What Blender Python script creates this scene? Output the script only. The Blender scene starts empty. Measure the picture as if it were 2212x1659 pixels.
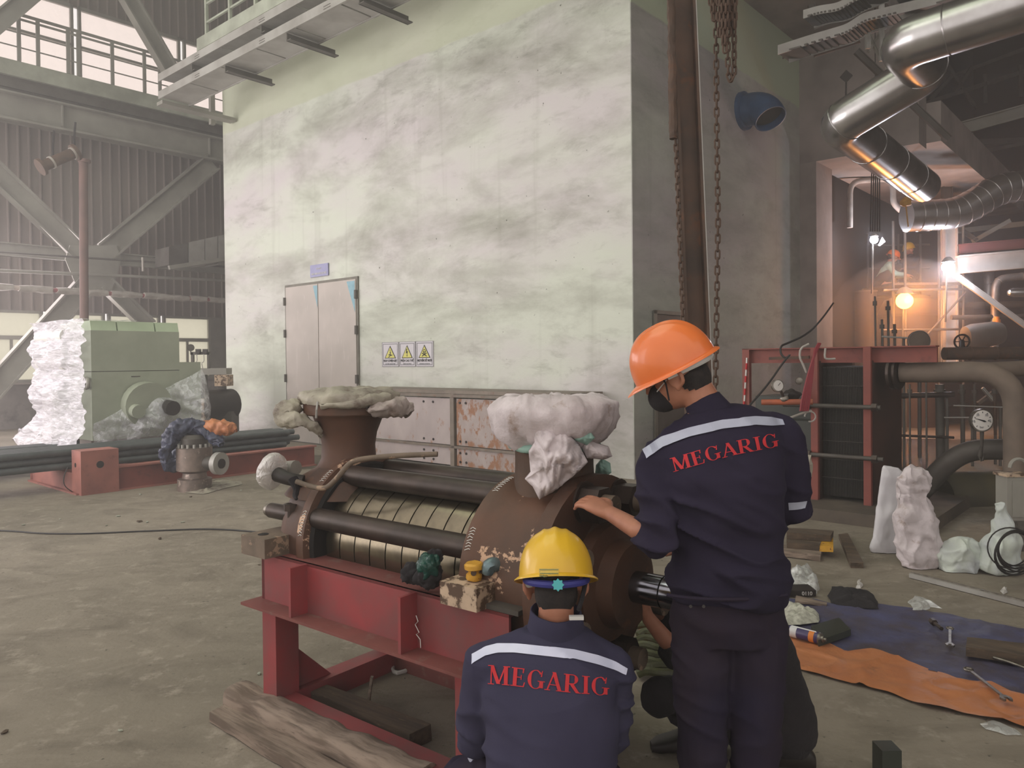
import bpy, bmesh, math, random
import numpy as np
from mathutils import Vector, Matrix, noise
from mathutils.bvhtree import BVHTree
V = Vector
R = math.radians
random.seed(7)
sc = bpy.context.scene
COL = sc.collection

# ------------------------------------------------------------------ camera
F, CX, CY, CAMH = 1650.0, 1106.0, 799.5, 1.6
PITCH, ROLL = R(0.75), R(-0.57)
RC = (Matrix.Rotation(R(90) - PITCH, 3, 'X') @ Matrix.Rotation(ROLL, 3, 'Z'))
CAM = V((0, 0, CAMH))
cd = bpy.data.cameras.new('camera'); cam = bpy.data.objects.new('camera', cd); COL.objects.link(cam)
cam.matrix_world = Matrix.Translation(CAM) @ RC.to_4x4()
cd.sensor_width = 36; cd.lens = 36 * F / 2212; cd.shift_y = -30 / 2212; cd.clip_end = 300
sc.camera = cam
# building frame: X runs along the big painted wall, Y along its return wall
B2W = Matrix.Rotation(R(-41.4), 4, 'Z'); W2B = B2W.inverted()

# ------------------------------------------------------------------ world and light
sc.view_settings.view_transform = 'Standard'; sc.view_settings.look = 'None'
sc.view_settings.gamma = 1.0; sc.view_settings.exposure = 0.0
sc.view_settings.use_curve_mapping = False
sc.cycles.use_denoising = True
sc.cycles.max_bounces = 8
sc.cycles.volume_bounces = 0
sc.cycles.transparent_max_bounces = 12
sc.cycles.sample_clamp_indirect = 4.0
w = bpy.data.worlds.new('world'); sc.world = w; w.use_nodes = True
bg = w.node_tree.nodes['Background']
bg.inputs['Color'].default_value = (1.0, 0.93, 0.88, 1); bg.inputs['Strength'].default_value = 1.15

def light(name, loc, target, energy, size, size_y, color, frame=B2W, spread=180):
    l = bpy.data.lights.new(name, 'AREA'); l.shape = 'RECTANGLE'; l.size = size; l.size_y = size_y
    l.energy = energy; l.color = color; l.spread = R(spread)
    o = bpy.data.objects.new(name, l); COL.objects.link(o)
    a, b = frame @ V(loc), frame @ V(target)
    o.location = a; o.rotation_euler = (b - a).to_track_quat('-Z', 'Y').to_euler()
    return o
# daylight through the big doorway behind the camera, the left windows and the green roof light
light('doorway_light', (-14, -5.6, 3.6), (-13.5, 8.6, 3.0), 560, 10, 6, (1.0, 0.93, 0.93), spread=125)
light('machine_fill_light', (-17.5, -2.2, 2.6), (-13.2, 4.2, 1.2), 190, 4, 3, (1.0, 0.93, 0.97))  # extra light added to brighten the wrapped machine end and the left floor
light('window_light', (-21.0, 3, 3.4), (-9, 3.4, 0.8), 420, 10, 3.2, (1.0, 0.88, 0.90))
light('roof_light', (-8, 2.5, 13), (-9, 3, 0), 420, 9, 9, (0.90, 1.0, 0.76))
light('side_light', (3.0, -5.2, 3.0), (-0.8, 3.5, 1.0), 15, 4, 3, (1.0, 0.96, 0.9))

# ------------------------------------------------------------------ pixel helpers (photograph pixels to real planes)
def ray(x, y):
    return RC @ V(((x - CX) / F, -(y - CY) / F, -1))
def PD(x, y, fwd):
    d = ray(x, y); return CAM + d * (fwd / d.y)
def PZ(x, y, z=0.0):
    d = ray(x, y); return CAM + d * ((z - CAMH) / d.z)
def BX(x, y, X):          # world point on building plane X
    c, d = W2B @ CAM, W2B.to_3x3() @ ray(x, y); return B2W @ (c + d * ((X - c.x) / d.x))
def BY(x, y, Y):
    c, d = W2B @ CAM, W2B.to_3x3() @ ray(x, y); return B2W @ (c + d * ((Y - c.y) / d.y))
def bY(x, y, Y): return W2B @ BY(x, y, Y)
def bX(x, y, X): return W2B @ BX(x, y, X)
def bZ(x, y, z=0.0): return W2B @ PZ(x, y, z)

# ------------------------------------------------------------------ materials
def S(r, g, b):
    f = lambda c: (c / 255 / 12.92) if c / 255 <= .04045 else ((c / 255 + .055) / 1.055) ** 2.4
    return (f(r), f(g), f(b), 1)
class NT:
    def __init__(s, name):
        s.m = bpy.data.materials.new(name); s.m.use_nodes = True; s.t = s.m.node_tree
        s.p = s.t.nodes['Principled BSDF']; s.co = s.t.nodes.new('ShaderNodeTexCoord')
    def n(s, k, **kw):
        x = s.t.nodes.new(k)
        for a, b in kw.items(): setattr(x, a, b)
        return x
    def l(s, a, b): s.t.links.new(a, b)
    def mapping(s, scale, rot=(0, 0, 0)):
        m = s.n('ShaderNodeMapping', vector_type='TEXTURE'); m.inputs['Scale'].default_value = tuple(1 / k for k in scale); m.inputs['Rotation'].default_value = rot
        s.l(s.co.outputs['Object'], m.inputs['Vector']); return m.outputs[0]
    def noise(s, scale, detail=5, vec=None, dist=0.0, rough=.55):
        x = s.n('ShaderNodeTexNoise'); x.inputs['Scale'].default_value = scale; x.inputs['Detail'].default_value = detail
        x.inputs['Distortion'].default_value = dist; x.inputs['Roughness'].default_value = rough
        s.l(vec if vec is not None else s.co.outputs['Object'], x.inputs['Vector']); return x.outputs['Fac']
    def ramp(s, fac, a, b):
        r = s.n('ShaderNodeMapRange'); r.inputs['From Min'].default_value = a; r.inputs['From Max'].default_value = b
        s.l(fac, r.inputs['Value']); return r.outputs['Result']
    def mix(s, fac, a, b, mode='MIX'):
        x = s.n('ShaderNodeMix', data_type='RGBA', blend_type=mode)
        if isinstance(fac, float): x.inputs['Factor'].default_value = fac
        else: s.l(fac, x.inputs['Factor'])
        for v, k in ((a, 'A'), (b, 'B')):
            sock = [i for i in x.inputs if i.name == k and i.type == 'RGBA'][0]
            if isinstance(v, tuple): sock.default_value = v
            else: s.l(v, sock)
        return [o for o in x.outputs if o.type == 'RGBA'][0]
    def col(s, c):
        if isinstance(c, tuple): s.p.inputs['Base Color'].default_value = c
        else: s.l(c, s.p.inputs['Base Color'])
    def bump(s, fac, strength, dist=0.01):
        b = s.n('ShaderNodeBump'); b.inputs['Strength'].default_value = strength; b.inputs['Distance'].default_value = dist
        s.l(fac, b.inputs['Height']); s.l(b.outputs[0], s.p.inputs['Normal'])
    def set(s, rough=None, metal=None, **kw):
        if rough is not None: s.p.inputs['Roughness'].default_value = rough
        if metal is not None: s.p.inputs['Metallic'].default_value = metal
        for k, v in kw.items(): s.p.inputs[k.replace('_', ' ')].default_value = v

MATS = {}
def pm(name, c1, c2=None, scale=6, lo=.35, hi=.65, rough=.6, metal=0.0, bump=0.15, bs=None, bd=.004, c3=None, s3=20, lo3=.6, hi3=.68, stretch=None, rot=(0, 0, 0), **kw):
    """painted or dirty surface: two tones by noise and an optional third, sharper one (rust, chips)"""
    if name in MATS: return MATS[name]
    m = NT(name); vec = m.mapping(stretch, rot) if stretch else None
    c = c1
    if c2: c = m.mix(m.ramp(m.noise(scale, 6, vec), lo, hi), c1, c2)
    if c3: c = m.mix(m.ramp(m.noise(s3, 7, vec, rough=.65), lo3, hi3), c, c3)
    m.col(c); m.set(rough, metal, **kw)
    if bump: m.bump(m.noise(bs or scale * 6, 4), bump, bd)
    MATS[name] = m.m
    return m.m
def emis(name, c, s):
    m = NT(name); m.col((0, 0, 0, 1)); m.p.inputs['Emission Color'].default_value = c; m.p.inputs['Emission Strength'].default_value = s
    MATS[name] = m.m; return m.m
def plastic(name, tint, alpha, rough=.18, bump=.6, sc_=18, stretch=None):
    """thin crumpled film: glossy skin over a partly clear sheet"""
    m = NT(name); t = m.t
    gl = m.n('ShaderNodeBsdfGlossy'); gl.inputs['Color'].default_value = (1, 1, 1, 1); gl.inputs['Roughness'].default_value = rough
    df = m.n('ShaderNodeBsdfDiffuse'); df.inputs['Color'].default_value = tint
    tr = m.n('ShaderNodeBsdfTransparent')
    a = m.n('ShaderNodeMixShader'); a.inputs[0].default_value = .35
    b = m.n('ShaderNodeMixShader')
    vec = m.mapping(stretch) if stretch else None
    f = m.ramp(m.noise(sc_ * .4, 5, vec, dist=1.5), .3, .75)
    mr = m.n('ShaderNodeMapRange'); mr.inputs['To Min'].default_value = max(0, alpha - .3); mr.inputs['To Max'].default_value = min(1, alpha + .3)
    m.l(f, mr.inputs['Value']); m.l(mr.outputs[0], b.inputs[0])
    m.l(df.outputs[0], a.inputs[1]); m.l(gl.outputs[0], a.inputs[2])
    m.l(tr.outputs[0], b.inputs[1]); m.l(a.outputs[0], b.inputs[2])
    bp = m.n('ShaderNodeBump'); bp.inputs['Strength'].default_value = bump; bp.inputs['Distance'].default_value = .03
    m.l(m.noise(sc_, 6, vec, dist=2.0), bp.inputs['Height'])
    m.l(bp.outputs[0], gl.inputs['Normal']); m.l(bp.outputs[0], df.inputs['Normal'])
    m.l(b.outputs[0], t.nodes['Material Output'].inputs['Surface'])
    MATS[name] = m.m; return m.m

def wall_plaster(name, base, pink, dirt, band, band_z):
    m = NT(name)
    sep = m.n('ShaderNodeSeparateXYZ'); m.l(m.co.outputs['Object'], sep.inputs[0])
    st = m.mapping((.16, .16, .42)); st2 = m.mapping((.5, .5, 1.5))
    c = m.mix(m.ramp(m.noise(1.5, 5, st), .42, .6), base, pink)
    d = m.ramp(m.noise(2.2, 9, st, dist=.25, rough=.66), .45, .74)
    d2 = m.ramp(m.noise(3.0, 10, st2, dist=.35, rough=.74), .52, .80)
    mm = m.n('ShaderNodeMath', operation='MULTIPLY'); mm.inputs[1].default_value = .95; m.l(d, mm.inputs[0])
    c = m.mix(mm.outputs[0], c, dirt)
    m3 = m.n('ShaderNodeMath', operation='MULTIPLY'); mx = m.n('ShaderNodeMath', operation='MULTIPLY_ADD')
    mx.inputs[1].default_value = .9; mx.inputs[2].default_value = .12; m.l(m.ramp(m.noise(.8, 3, st), .4, .6), mx.inputs[0])
    m.l(d2, m3.inputs[0]); m.l(mx.outputs[0], m3.inputs[1])
    c = m.mix(m3.outputs[0], c, tuple(x * .72 for x in dirt[:3]) + (1,))
    # drip streaks
    sv = m.mapping((3.0, 3.0, .12))
    s4 = m.n('ShaderNodeMath', operation='MULTIPLY'); s4.inputs[1].default_value = .35; m.l(m.ramp(m.noise(1.2, 5, sv), .58, .8), s4.inputs[0])
    c = m.mix(s4.outputs[0], c, dirt)
    # fine specks
    c = m.mix(m.ramp(m.noise(14, 2), .74, .78), c, tuple(x * .45 for x in dirt[:3]) + (1,))
    # painted band along the top
    if band:
        e = m.n('ShaderNodeMath', operation='MULTIPLY_ADD'); e.inputs[1].default_value = .12; m.l(m.noise(1.2, 3), e.inputs[0]); m.l(sep.outputs['Z'], e.inputs[2])
        up = m.ramp(e.outputs[0], band_z, band_z + .03)
        b5 = m.n('ShaderNodeMath', operation='MULTIPLY'); b5.inputs[1].default_value = .75; m.l(up, b5.inputs[0])
        c = m.mix(b5.outputs[0], c, band)
    m.col(c); m.set(.85, 0); m.bump(m.noise(9, 8, rough=.65), .25, .02)
    MATS[name] = m.m; return m.m

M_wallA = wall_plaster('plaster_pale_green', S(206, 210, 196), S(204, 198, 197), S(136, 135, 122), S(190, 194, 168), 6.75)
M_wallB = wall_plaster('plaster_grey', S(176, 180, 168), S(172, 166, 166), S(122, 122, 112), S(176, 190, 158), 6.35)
def floor_mat():
    m = NT('concrete_floor')
    st = m.mapping((.6, 1.0, 1)); 
    c = m.mix(m.ramp(m.noise(.55, 6), .35, .65), S(146, 136, 122), S(130, 122, 108))
    c = m.mix(m.ramp(m.noise(2.6, 10, st, dist=.8, rough=.7), .45, .8), c, S(100, 92, 80))
    c = m.mix(m.ramp(m.noise(7, 9, rough=.75), .54, .72), c, S(164, 154, 140))
    c = m.mix(m.ramp(m.noise(26, 4), .66, .74), c, S(80, 76, 66))
    m.col(c); m.set(.8, 0, Specular_IOR_Level=.3); m.bump(m.noise(5, 10, rough=.72), .5, .02)
    return m.m
M_floor = floor_mat()
M_conc = pm('concrete_raw', S(160, 150, 144), S(128, 120, 114), 1.2, rough=.9, bump=.3, bs=8, bd=.02)
M_conc_g = pm('concrete_edge', S(172, 176, 160), S(142, 144, 130), 2, rough=.9, bump=.3, bs=8, bd=.02)
M_cladding = pm('grey_cladding', S(136, 124, 116), S(122, 112, 106), .6, rough=.55, bump=.05, c3=S(98, 90, 84), s3=1.5, lo3=.5, hi3=.75, stretch=(1, 1, .15))
M_steelg = pm('grey_painted_steel', S(150, 148, 138), S(126, 122, 114), 1.2, rough=.55, bump=.08)
M_steeld = pm('dark_dusty_steel', S(92, 88, 82), S(72, 66, 60), 3, rough=.6, metal=.2, bump=.15)
M_galv = pm('galvanised_tray', S(172, 170, 164), S(146, 142, 136), 2, rough=.5, metal=.25, bump=.1)
M_black = pm('black_steel', S(38, 34, 32), S(52, 46, 42), 5, rough=.5, metal=.3)
M_darkpipe = pm('dark_grey_pipe', S(92, 98, 98), S(76, 80, 82), 6, rough=.45, metal=.3, bump=.05)
M_rust = pm('rusty_iron', S(92, 70, 56), S(66, 54, 46), 4, rough=.75, metal=.15, bump=.35, bs=30, c3=S(112, 70, 44), s3=9, lo3=.55, hi3=.75)
M_rustb = pm('rusty_brown_casting', S(98, 68, 52), S(70, 54, 46), 3.5, rough=.62, metal=.25, bump=.3, bs=40, c3=S(126, 80, 50), s3=5, lo3=.56, hi3=.74)
M_rustp = pm('rusty_casting_cream_paint', S(104, 72, 55), S(82, 62, 50), 4, rough=.6, metal=.15, bump=.3, bs=30, c3=S(196, 162, 134), s3=7.5, lo3=.6, hi3=.615)
M_cream = pm('cream_paint_worn', S(196, 172, 146), S(160, 138, 116), 8, rough=.7, bump=.2, c3=S(86, 66, 50), s3=16, lo3=.5, hi3=.55)
M_creamd = pm('cream_paint_very_worn', S(120, 104, 88), S(92, 80, 68), 8, rough=.7, bump=.2, c3=S(156, 132, 110), s3=13, lo3=.56, hi3=.6)
M_rod = pm('oily_brown_steel', S(74, 62, 55), S(54, 45, 40), 7, rough=.42, metal=.45, bump=.15, stretch=(1, 1, 1))
M_barrel = pm('worn_bare_steel', S(140, 130, 110), S(98, 90, 76), 7, rough=.2, metal=.9, bump=.04, bs=60, bd=.001)
M_barreld = pm('dull_bare_steel', S(120, 106, 92), S(88, 76, 66), 9, rough=.42, metal=.6, bump=.15)
M_groove = pm('groove_black', S(22, 18, 15), rough=.8)
M_chrome = pm('polished_shaft', S(150, 150, 158), S(116, 116, 126), 3, rough=.16, metal=1.0, bump=0)
M_chrome2 = pm('tool_chrome', S(150, 144, 134), S(108, 102, 94), 25, rough=.38, metal=.85, bump=.05)
M_red = pm('red_painted_frame', S(152, 62, 64), S(136, 56, 58), 3, rough=.55, bump=.1, c3=S(112, 74, 72), s3=3.6, lo3=.42, hi3=.74)
M_redd = pm('red_dusty_top', S(124, 68, 62), S(112, 62, 56), 6, rough=.75, bump=.15, c3=S(128, 110, 100), s3=9, lo3=.58, hi3=.8)
M_redx = pm('red_oxide_steel', S(138, 72, 60), S(116, 60, 52), 3, rough=.65, bump=.15, c3=S(92, 52, 44), s3=6, lo3=.58, hi3=.75)
M_redx_lit = pm('red_oxide_lit', S(164, 104, 92), S(140, 88, 80), 3, rough=.7, bump=.12, c3=S(110, 70, 64), s3=6, lo3=.6, hi3=.75)  # lighter copy of the red oxide, with the window light put into its colour
M_wood = pm('weathered_wood', S(142, 126, 112), S(104, 90, 78), 1.6, lo=.42, hi=.6, rough=.9, bump=.7, bs=8, bd=.01, stretch=(2.0, 22, 22), rot=(0, 0, R(-38.3)), c3=S(78, 68, 58), s3=4.5, lo3=.58, hi3=.72)
M_woodl = pm('sawn_wood_edge', S(180, 144, 120), S(150, 116, 96), 10, rough=.85, bump=.4, bs=60)
M_woodd = pm('dark_dirty_timber', S(98, 82, 66), S(66, 56, 46), 1.6, rough=.9, bump=.6, bs=8, bd=.008, stretch=(2.0, 20, 20), rot=(0, 0, R(-36)), c3=S(138, 114, 90), s3=6, lo3=.6, hi3=.72)
M_sack = pm('woven_sack_white', S(214, 204, 206), S(186, 176, 176), 7, rough=.7, bump=.5, bs=26, bd=.012, c3=S(150, 130, 118), s3=9, lo3=.6, hi3=.72)
M_sackd = pm('woven_sack_dirty', S(190, 178, 172), S(154, 140, 132), 9, rough=.65, bump=.6, bs=30, bd=.012, c3=S(116, 96, 82), s3=10, lo3=.54, hi3=.68)
M_sackg = pm('woven_sack_grimy_green', S(176, 170, 152), S(140, 132, 120), 8, rough=.6, bump=.6, bs=26, bd=.012, c3=S(98, 82, 72), s3=9, lo3=.55, hi3=.68)
M_greenmc = pm('green_machine_paint', S(162, 168, 150), S(152, 158, 140), 3, rough=.5, bump=.04)
M_greenlt = pm('bright_green_lid', S(186, 202, 172), S(174, 190, 160), 3, rough=.45, bump=.04)
M_film = plastic('clear_film', (.85, .85, .9, 1), .42)
M_filmw = plastic('white_stretch_film', (.92, .88, .95, 1), .66, rough=.3, bump=.9, sc_=8, stretch=(1, 1, 6))
M_bag = plastic('clear_bag', (.8, .82, .8, 1), .6)
M_bagw = plastic('white_plastic_wrap', (.82, .78, .74, 1), .86)
M_door = NT('door_steel')
_c = M_door.mix(M_door.ramp(M_door.noise(1.3, 5), .35, .65), S(190, 180, 172), S(172, 164, 156))
_c = M_door.mix(M_door.ramp(M_door.noise(5, 8, M_door.mapping((3, 3, .5)), rough=.7), .6, .7), _c, S(206, 196, 190))
M_door.col(_c); M_door.set(.6, 0); M_door.bump(M_door.noise(20, 4), .1, .01); M_door = M_door.m
M_doorf = pm('door_frame_grey', S(120, 116, 104), S(100, 96, 86), 5, rough=.6)
M_bluepatch = pm('pale_blue_primer', S(140, 178, 190), S(120, 160, 172), 12, rough=.6)
M_enc = pm('rust_spotted_white_panel', S(176, 164, 160), S(160, 148, 146), 3, rough=.6, bump=.1, c3=S(146, 106, 78), s3=8, lo3=.6, hi3=.68, stretch=(1, 1, .6))
M_enc2 = pm('rust_streaked_panel', S(168, 156, 152), S(150, 136, 130), 3, rough=.6, bump=.1, c3=S(142, 100, 72), s3=9, lo3=.5, hi3=.58, stretch=(1, 1, .6))
M_encf = pm('enclosure_frame_grey', S(128, 116, 104), S(106, 96, 86), 5, rough=.6, c3=S(112, 76, 58), s3=8, lo3=.6, hi3=.68)
M_blue = pm('blue_painted_pipe', S(44, 82, 124), S(36, 66, 102), 6, rough=.5)
M_bluet = pm('blue_tarpaulin', S(78, 80, 114), S(70, 66, 84), 4, rough=.6, bump=.6, bs=9, bd=.02, c3=S(72, 62, 64), s3=3.0, lo3=.46, hi3=.66)
M_oranget = pm('orange_tarpaulin', S(190, 124, 80), S(176, 110, 70), 4, rough=.5, bump=.5, bs=9, bd=.02, c3=S(140, 92, 62), s3=6, lo3=.6, hi3=.75)
M_bluedk = pm('dark_blue_tarpaulin', S(64, 70, 92), S(48, 52, 72), 6, rough=.45, bump=.6, bs=12, bd=.02)
M_cloth = pm('navy_coverall', S(46, 41, 58), S(40, 36, 52), 3, rough=.95, bump=.25, bs=220, bd=.002, Specular_IOR_Level=.15)
M_cloth2 = pm('navy_coverall_faded', S(62, 60, 80), S(53, 51, 70), 3, rough=.95, bump=.25, bs=220, bd=.002, Specular_IOR_Level=.15)
M_trous = pm('dark_trousers', S(42, 38, 54), S(50, 42, 50), 3, rough=.95, bump=.2, bs=200, bd=.002, Specular_IOR_Level=.1)
M_dark = pm('black_cloth', S(30, 27, 30), S(38, 34, 36), 5, rough=.95, bump=.5, bs=30, bd=.01)
M_skin = pm('skin', S(176, 120, 94), S(160, 106, 82), 14, rough=.55, bump=.08, bs=120, bd=.002)
M_hair = pm('short_black_hair', S(26, 21, 20), S(44, 36, 33), 60, rough=.8, bump=.6, bs=260, bd=.003)
M_tape = pm('reflective_tape', S(180, 184, 200), S(164, 168, 186), 10, rough=.4, metal=.1, bump=.05)
M_tapeb = pm('reflective_tape_bright', S(214, 216, 236), S(200, 204, 226), 10, rough=.4, metal=.05, bump=.05)
M_print = pm('red_print', S(196, 44, 50), S(180, 40, 46), 30, rough=.8, bump=0)
M_orange = pm('orange_helmet', S(234, 124, 60), S(220, 112, 54), 5, rough=.32, bump=.05, c3=S(176, 112, 60), s3=7, lo3=.62, hi3=.8, Coat_Weight=.3)
M_yellow = pm('yellow_helmet', S(224, 180, 40), S(212, 166, 36), 6, rough=.35, bump=.05, c3=S(156, 122, 48), s3=9, lo3=.64, hi3=.8, Coat_Weight=.25)
M_white = pm('white_plastic', S(206, 204, 198), rough=.5, bump=0)
M_bluepl = pm('blue_strap', S(52, 54, 130), rough=.6, bump=0)
M_teal = pm('teal_knob', S(70, 168, 172), rough=.5, bump=0)
M_duct = pm('aluminium_cladding', S(206, 204, 204), S(176, 172, 170), 2, rough=.26, metal=.95, bump=.12, bs=8)
M_ductd = pm('dull_lagging', S(150, 144, 138), S(110, 104, 98), 3, rough=.5, metal=.5, bump=.1)
M_greyp = pm('grey_dusty_pipe', S(116, 102, 90), S(98, 86, 76), 4, rough=.8, bump=.2, bs=20)
M_plates = pm('oily_plate_pack', S(40, 33, 27), S(28, 23, 20), 4, rough=.55, metal=.3, bump=.2)
M_dial = pm('gauge_face_white', S(224, 220, 214), rough=.4, bump=0)
M_ink = pm('black_ink', S(30, 30, 34), rough=.7, bump=0)
M_inkg = pm('grey_ink', S(120, 120, 124), rough=.7, bump=0)
M_signw = pm('sign_grey_white', S(200, 196, 200), rough=.5, bump=0)
M_signy = pm('sign_yellow', S(206, 200, 104), rough=.5, bump=0)
M_signb = pm('sign_lilac_blue', S(150, 150, 186), S(140, 140, 176), 8, rough=.45, bump=0)
M_brace = pm('pale_girder_paint', S(206, 198, 190), S(176, 168, 160), 2, rough=.6)
M_redhose = pm('dark_red_hose', S(128, 34, 44), rough=.6, bump=0)
M_cable = pm('black_cable', S(36, 33, 32), rough=.6, bump=0)
M_yel = pm('yellow_chipped_paint', S(206, 156, 50), S(190, 140, 44), 20, rough=.5, c3=S(110, 60, 36), s3=28, lo3=.6, hi3=.64)
M_metalb = pm('tarnished_grey_blue_metal', S(118, 138, 142), S(84, 96, 100), 14, rough=.4, metal=.6, bump=.3)
M_greenf = pm('dark_green_film', S(20, 72, 62), S(14, 48, 44), 20, rough=.25, bump=.6, bs=40, bd=.01)
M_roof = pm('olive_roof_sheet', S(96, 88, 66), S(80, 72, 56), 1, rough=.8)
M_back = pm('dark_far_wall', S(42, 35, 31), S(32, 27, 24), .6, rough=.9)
M_lagw = pm('white_lagged_pipe', S(176, 170, 162), S(146, 138, 130), 4, rough=.6)
M_oran = pm('orange_vessel', S(214, 126, 48), rough=.5)
M_spray = pm('spray_can_purple', S(58, 48, 92), rough=.35, bump=0)
M_sprayw = pm('spray_can_label', S(206, 206, 206), rough=.35, bump=0)
M_paper = pm('newsprint', S(196, 196, 180), S(150, 148, 136), 30, rough=.8, bump=.3, bs=12, bd=.02)
M_case = pm('dark_green_case', S(48, 52, 44), rough=.5)
M_green_cloth = pm('olive_green_hoses', S(74, 76, 44), S(44, 44, 28), 9, rough=.5, bump=.4)

# pane: dusty glass, lets daylight through
def pane_mat(name, col, clear):
    m = NT(name); tr = m.n('ShaderNodeBsdfTransparent'); tl = m.n('ShaderNodeBsdfTranslucent'); mx = m.n('ShaderNodeMixShader')
    tl.inputs['Color'].default_value = col; tr.inputs['Color'].default_value = col
    mr = m.n('ShaderNodeMapRange'); mr.inputs['To Min'].default_value = clear - .12; mr.inputs['To Max'].default_value = clear + .12
    m.l(m.noise(2.2, 5), mr.inputs['Value']); m.l(mr.outputs[0], mx.inputs[0])
    m.l(tl.outputs[0], mx.inputs[1]); m.l(tr.outputs[0], mx.inputs[2]); m.l(mx.outputs[0], m.t.nodes['Material Output'].inputs['Surface'])
    return m.m
M_pane = pane_mat('dusty_pane', (.86, .85, .76, 1), .6)
M_paneu = pane_mat('upper_pane', (1, .95, .93, 1), .8)

# ------------------------------------------------------------------ mesh builder
WLOC = {}
def fr(d, up=V((0, 0, 1))):
    d = V(d).normalized(); up = V(up)
    if abs(d.dot(up)) > .97: up = V((1, 0, 0)) if abs(d.x) < .9 else V((0, 1, 0))
    x = up.cross(d).normalized(); y = d.cross(x)
    return x, y, d
class MB:
    def __init__(s, T=None): s.v = []; s.f = []; s.T = T
    def add(s, vs, fs):
        b = len(s.v)
        s.v += [(s.T @ V(p)) if s.T else V(p) for p in vs]
        s.f += [[i + b for i in f] for f in fs]; return s
    def box(s, a, b):
        (x0, y0, z0), (x1, y1, z1) = [min(p, q) for p, q in zip(a, b)], [max(p, q) for p, q in zip(a, b)]
        return s.add([(x0, y0, z0), (x1, y0, z0), (x1, y1, z0), (x0, y1, z0), (x0, y0, z1), (x1, y0, z1), (x1, y1, z1), (x0, y1, z1)],
                     [(0, 3, 2, 1), (4, 5, 6, 7), (0, 1, 5, 4), (1, 2, 6, 5), (2, 3, 7, 6), (3, 0, 4, 7)])
    def beam(s, p, q, w, h, up=(0, 0, 1)):
        p, q = V(p), V(q); x, y, d = fr(q - p, up); x = x * (w / 2); y = y * (h / 2)
        return s.add([p - x - y, p + x - y, p + x + y, p - x + y, q - x - y, q + x - y, q + x + y, q - x + y],
                     [(0, 3, 2, 1), (4, 5, 6, 7), (0, 1, 5, 4), (1, 2, 6, 5), (2, 3, 7, 6), (3, 0, 4, 7)])
    def ibeam(s, p, q, w, h, t=.02, up=(0, 0, 1)):
        p, q = V(p), V(q); x, y, d = fr(q - p, up)
        s.beam(p, q, t, h, up); s.beam(p + y * (h / 2 - t / 2), q + y * (h / 2 - t / 2), w, t, up); s.beam(p - y * (h / 2 - t / 2), q - y * (h / 2 - t / 2), w, t, up)
        return s
    def cyl(s, p, q, r0, r1=None, n=16, caps=True):
        p, q = V(p), V(q); r1 = r0 if r1 is None else r1; x, y, d = fr(q - p); vs = []
        for c, r in ((p, r0), (q, r1)):
            vs += [c + x * (r * math.cos(2 * math.pi * i / n)) + y * (r * math.sin(2 * math.pi * i / n)) for i in range(n)]
        fs = [(i, (i + 1) % n, n + (i + 1) % n, n + i) for i in range(n)]
        if caps: fs += [tuple(range(n))[::-1], tuple(range(n, 2 * n))]
        return s.add(vs, fs)
    def lathe(s, prof, c=(0, 0, 0), axis=(0, 0, 1), n=24, caps=True):
        c = V(c); x, y, d = fr(axis); vs = []; k = len(prof)
        for r, z in prof:
            vs += [c + d * z + x * (r * math.cos(2 * math.pi * i / n)) + y * (r * math.sin(2 * math.pi * i / n)) for i in range(n)]
        fs = [(j * n + i, j * n + (i + 1) % n, (j + 1) * n + (i + 1) % n, (j + 1) * n + i) for j in range(k - 1) for i in range(n)]
        if caps: fs += [tuple(range(n))[::-1], tuple(range((k - 1) * n, k * n))]
        return s.add(vs, fs)
    def tube(s, pts, r, n=8, sm=0, caps=True):
        pts = [V(p) for p in pts]
        rs = list(r) if isinstance(r, (list, tuple)) else [r] * len(pts)
        for _ in range(sm):
            np_, nr = [pts[0]], [rs[0]]
            for i in range(len(pts) - 1):
                a, b = pts[i], pts[i + 1]
                np_ += [a * .75 + b * .25, a * .25 + b * .75]; nr += [rs[i] * .75 + rs[i + 1] * .25, rs[i] * .25 + rs[i + 1] * .75]
            np_.append(pts[-1]); nr.append(rs[-1]); pts, rs = np_, nr
        k = len(pts); vs = []; x = None
        for i in range(k):
            d = (pts[min(i + 1, k - 1)] - pts[max(i - 1, 0)]).normalized()
            if x is None: x, y, _ = fr(d)
            else:
                x = (x - d * x.dot(d)); x = x.normalized() if x.length > 1e-6 else fr(d)[0]
                y = d.cross(x)
            # mitre
            vs += [pts[i] + x * (rs[i] * math.cos(2 * math.pi * j / n)) + y * (rs[i] * math.sin(2 * math.pi * j / n)) for j in range(n)]
        fs = [(j * n + i, j * n + (i + 1) % n, (j + 1) * n + (i + 1) % n, (j + 1) * n + i) for j in range(k - 1) for i in range(n)]
        if caps: fs += [tuple(range(n))[::-1], tuple(range((k - 1) * n, k * n))]
        return s.add(vs, fs)
    def loft(s, rings, n=20, e=2.0):
        """rings: (centre, u-vector, v-vector) ellipses (superellipse power e)"""
        vs = []; k = len(rings)
        for c, u, v in rings:
            for i in range(n):
                a = 2 * math.pi * i / n; ca, sa = math.cos(a), math.sin(a)
                vs.append(V(c) + V(u) * (math.copysign(abs(ca) ** (2 / e), ca)) + V(v) * (math.copysign(abs(sa) ** (2 / e), sa)))
        fs = [(j * n + i, j * n + (i + 1) % n, (j + 1) * n + (i + 1) % n, (j + 1) * n + i) for j in range(k - 1) for i in range(n)]
        fs += [tuple(range(n))[::-1], tuple(range((k - 1) * n, k * n))]
        return s.add(vs, fs)
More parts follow.
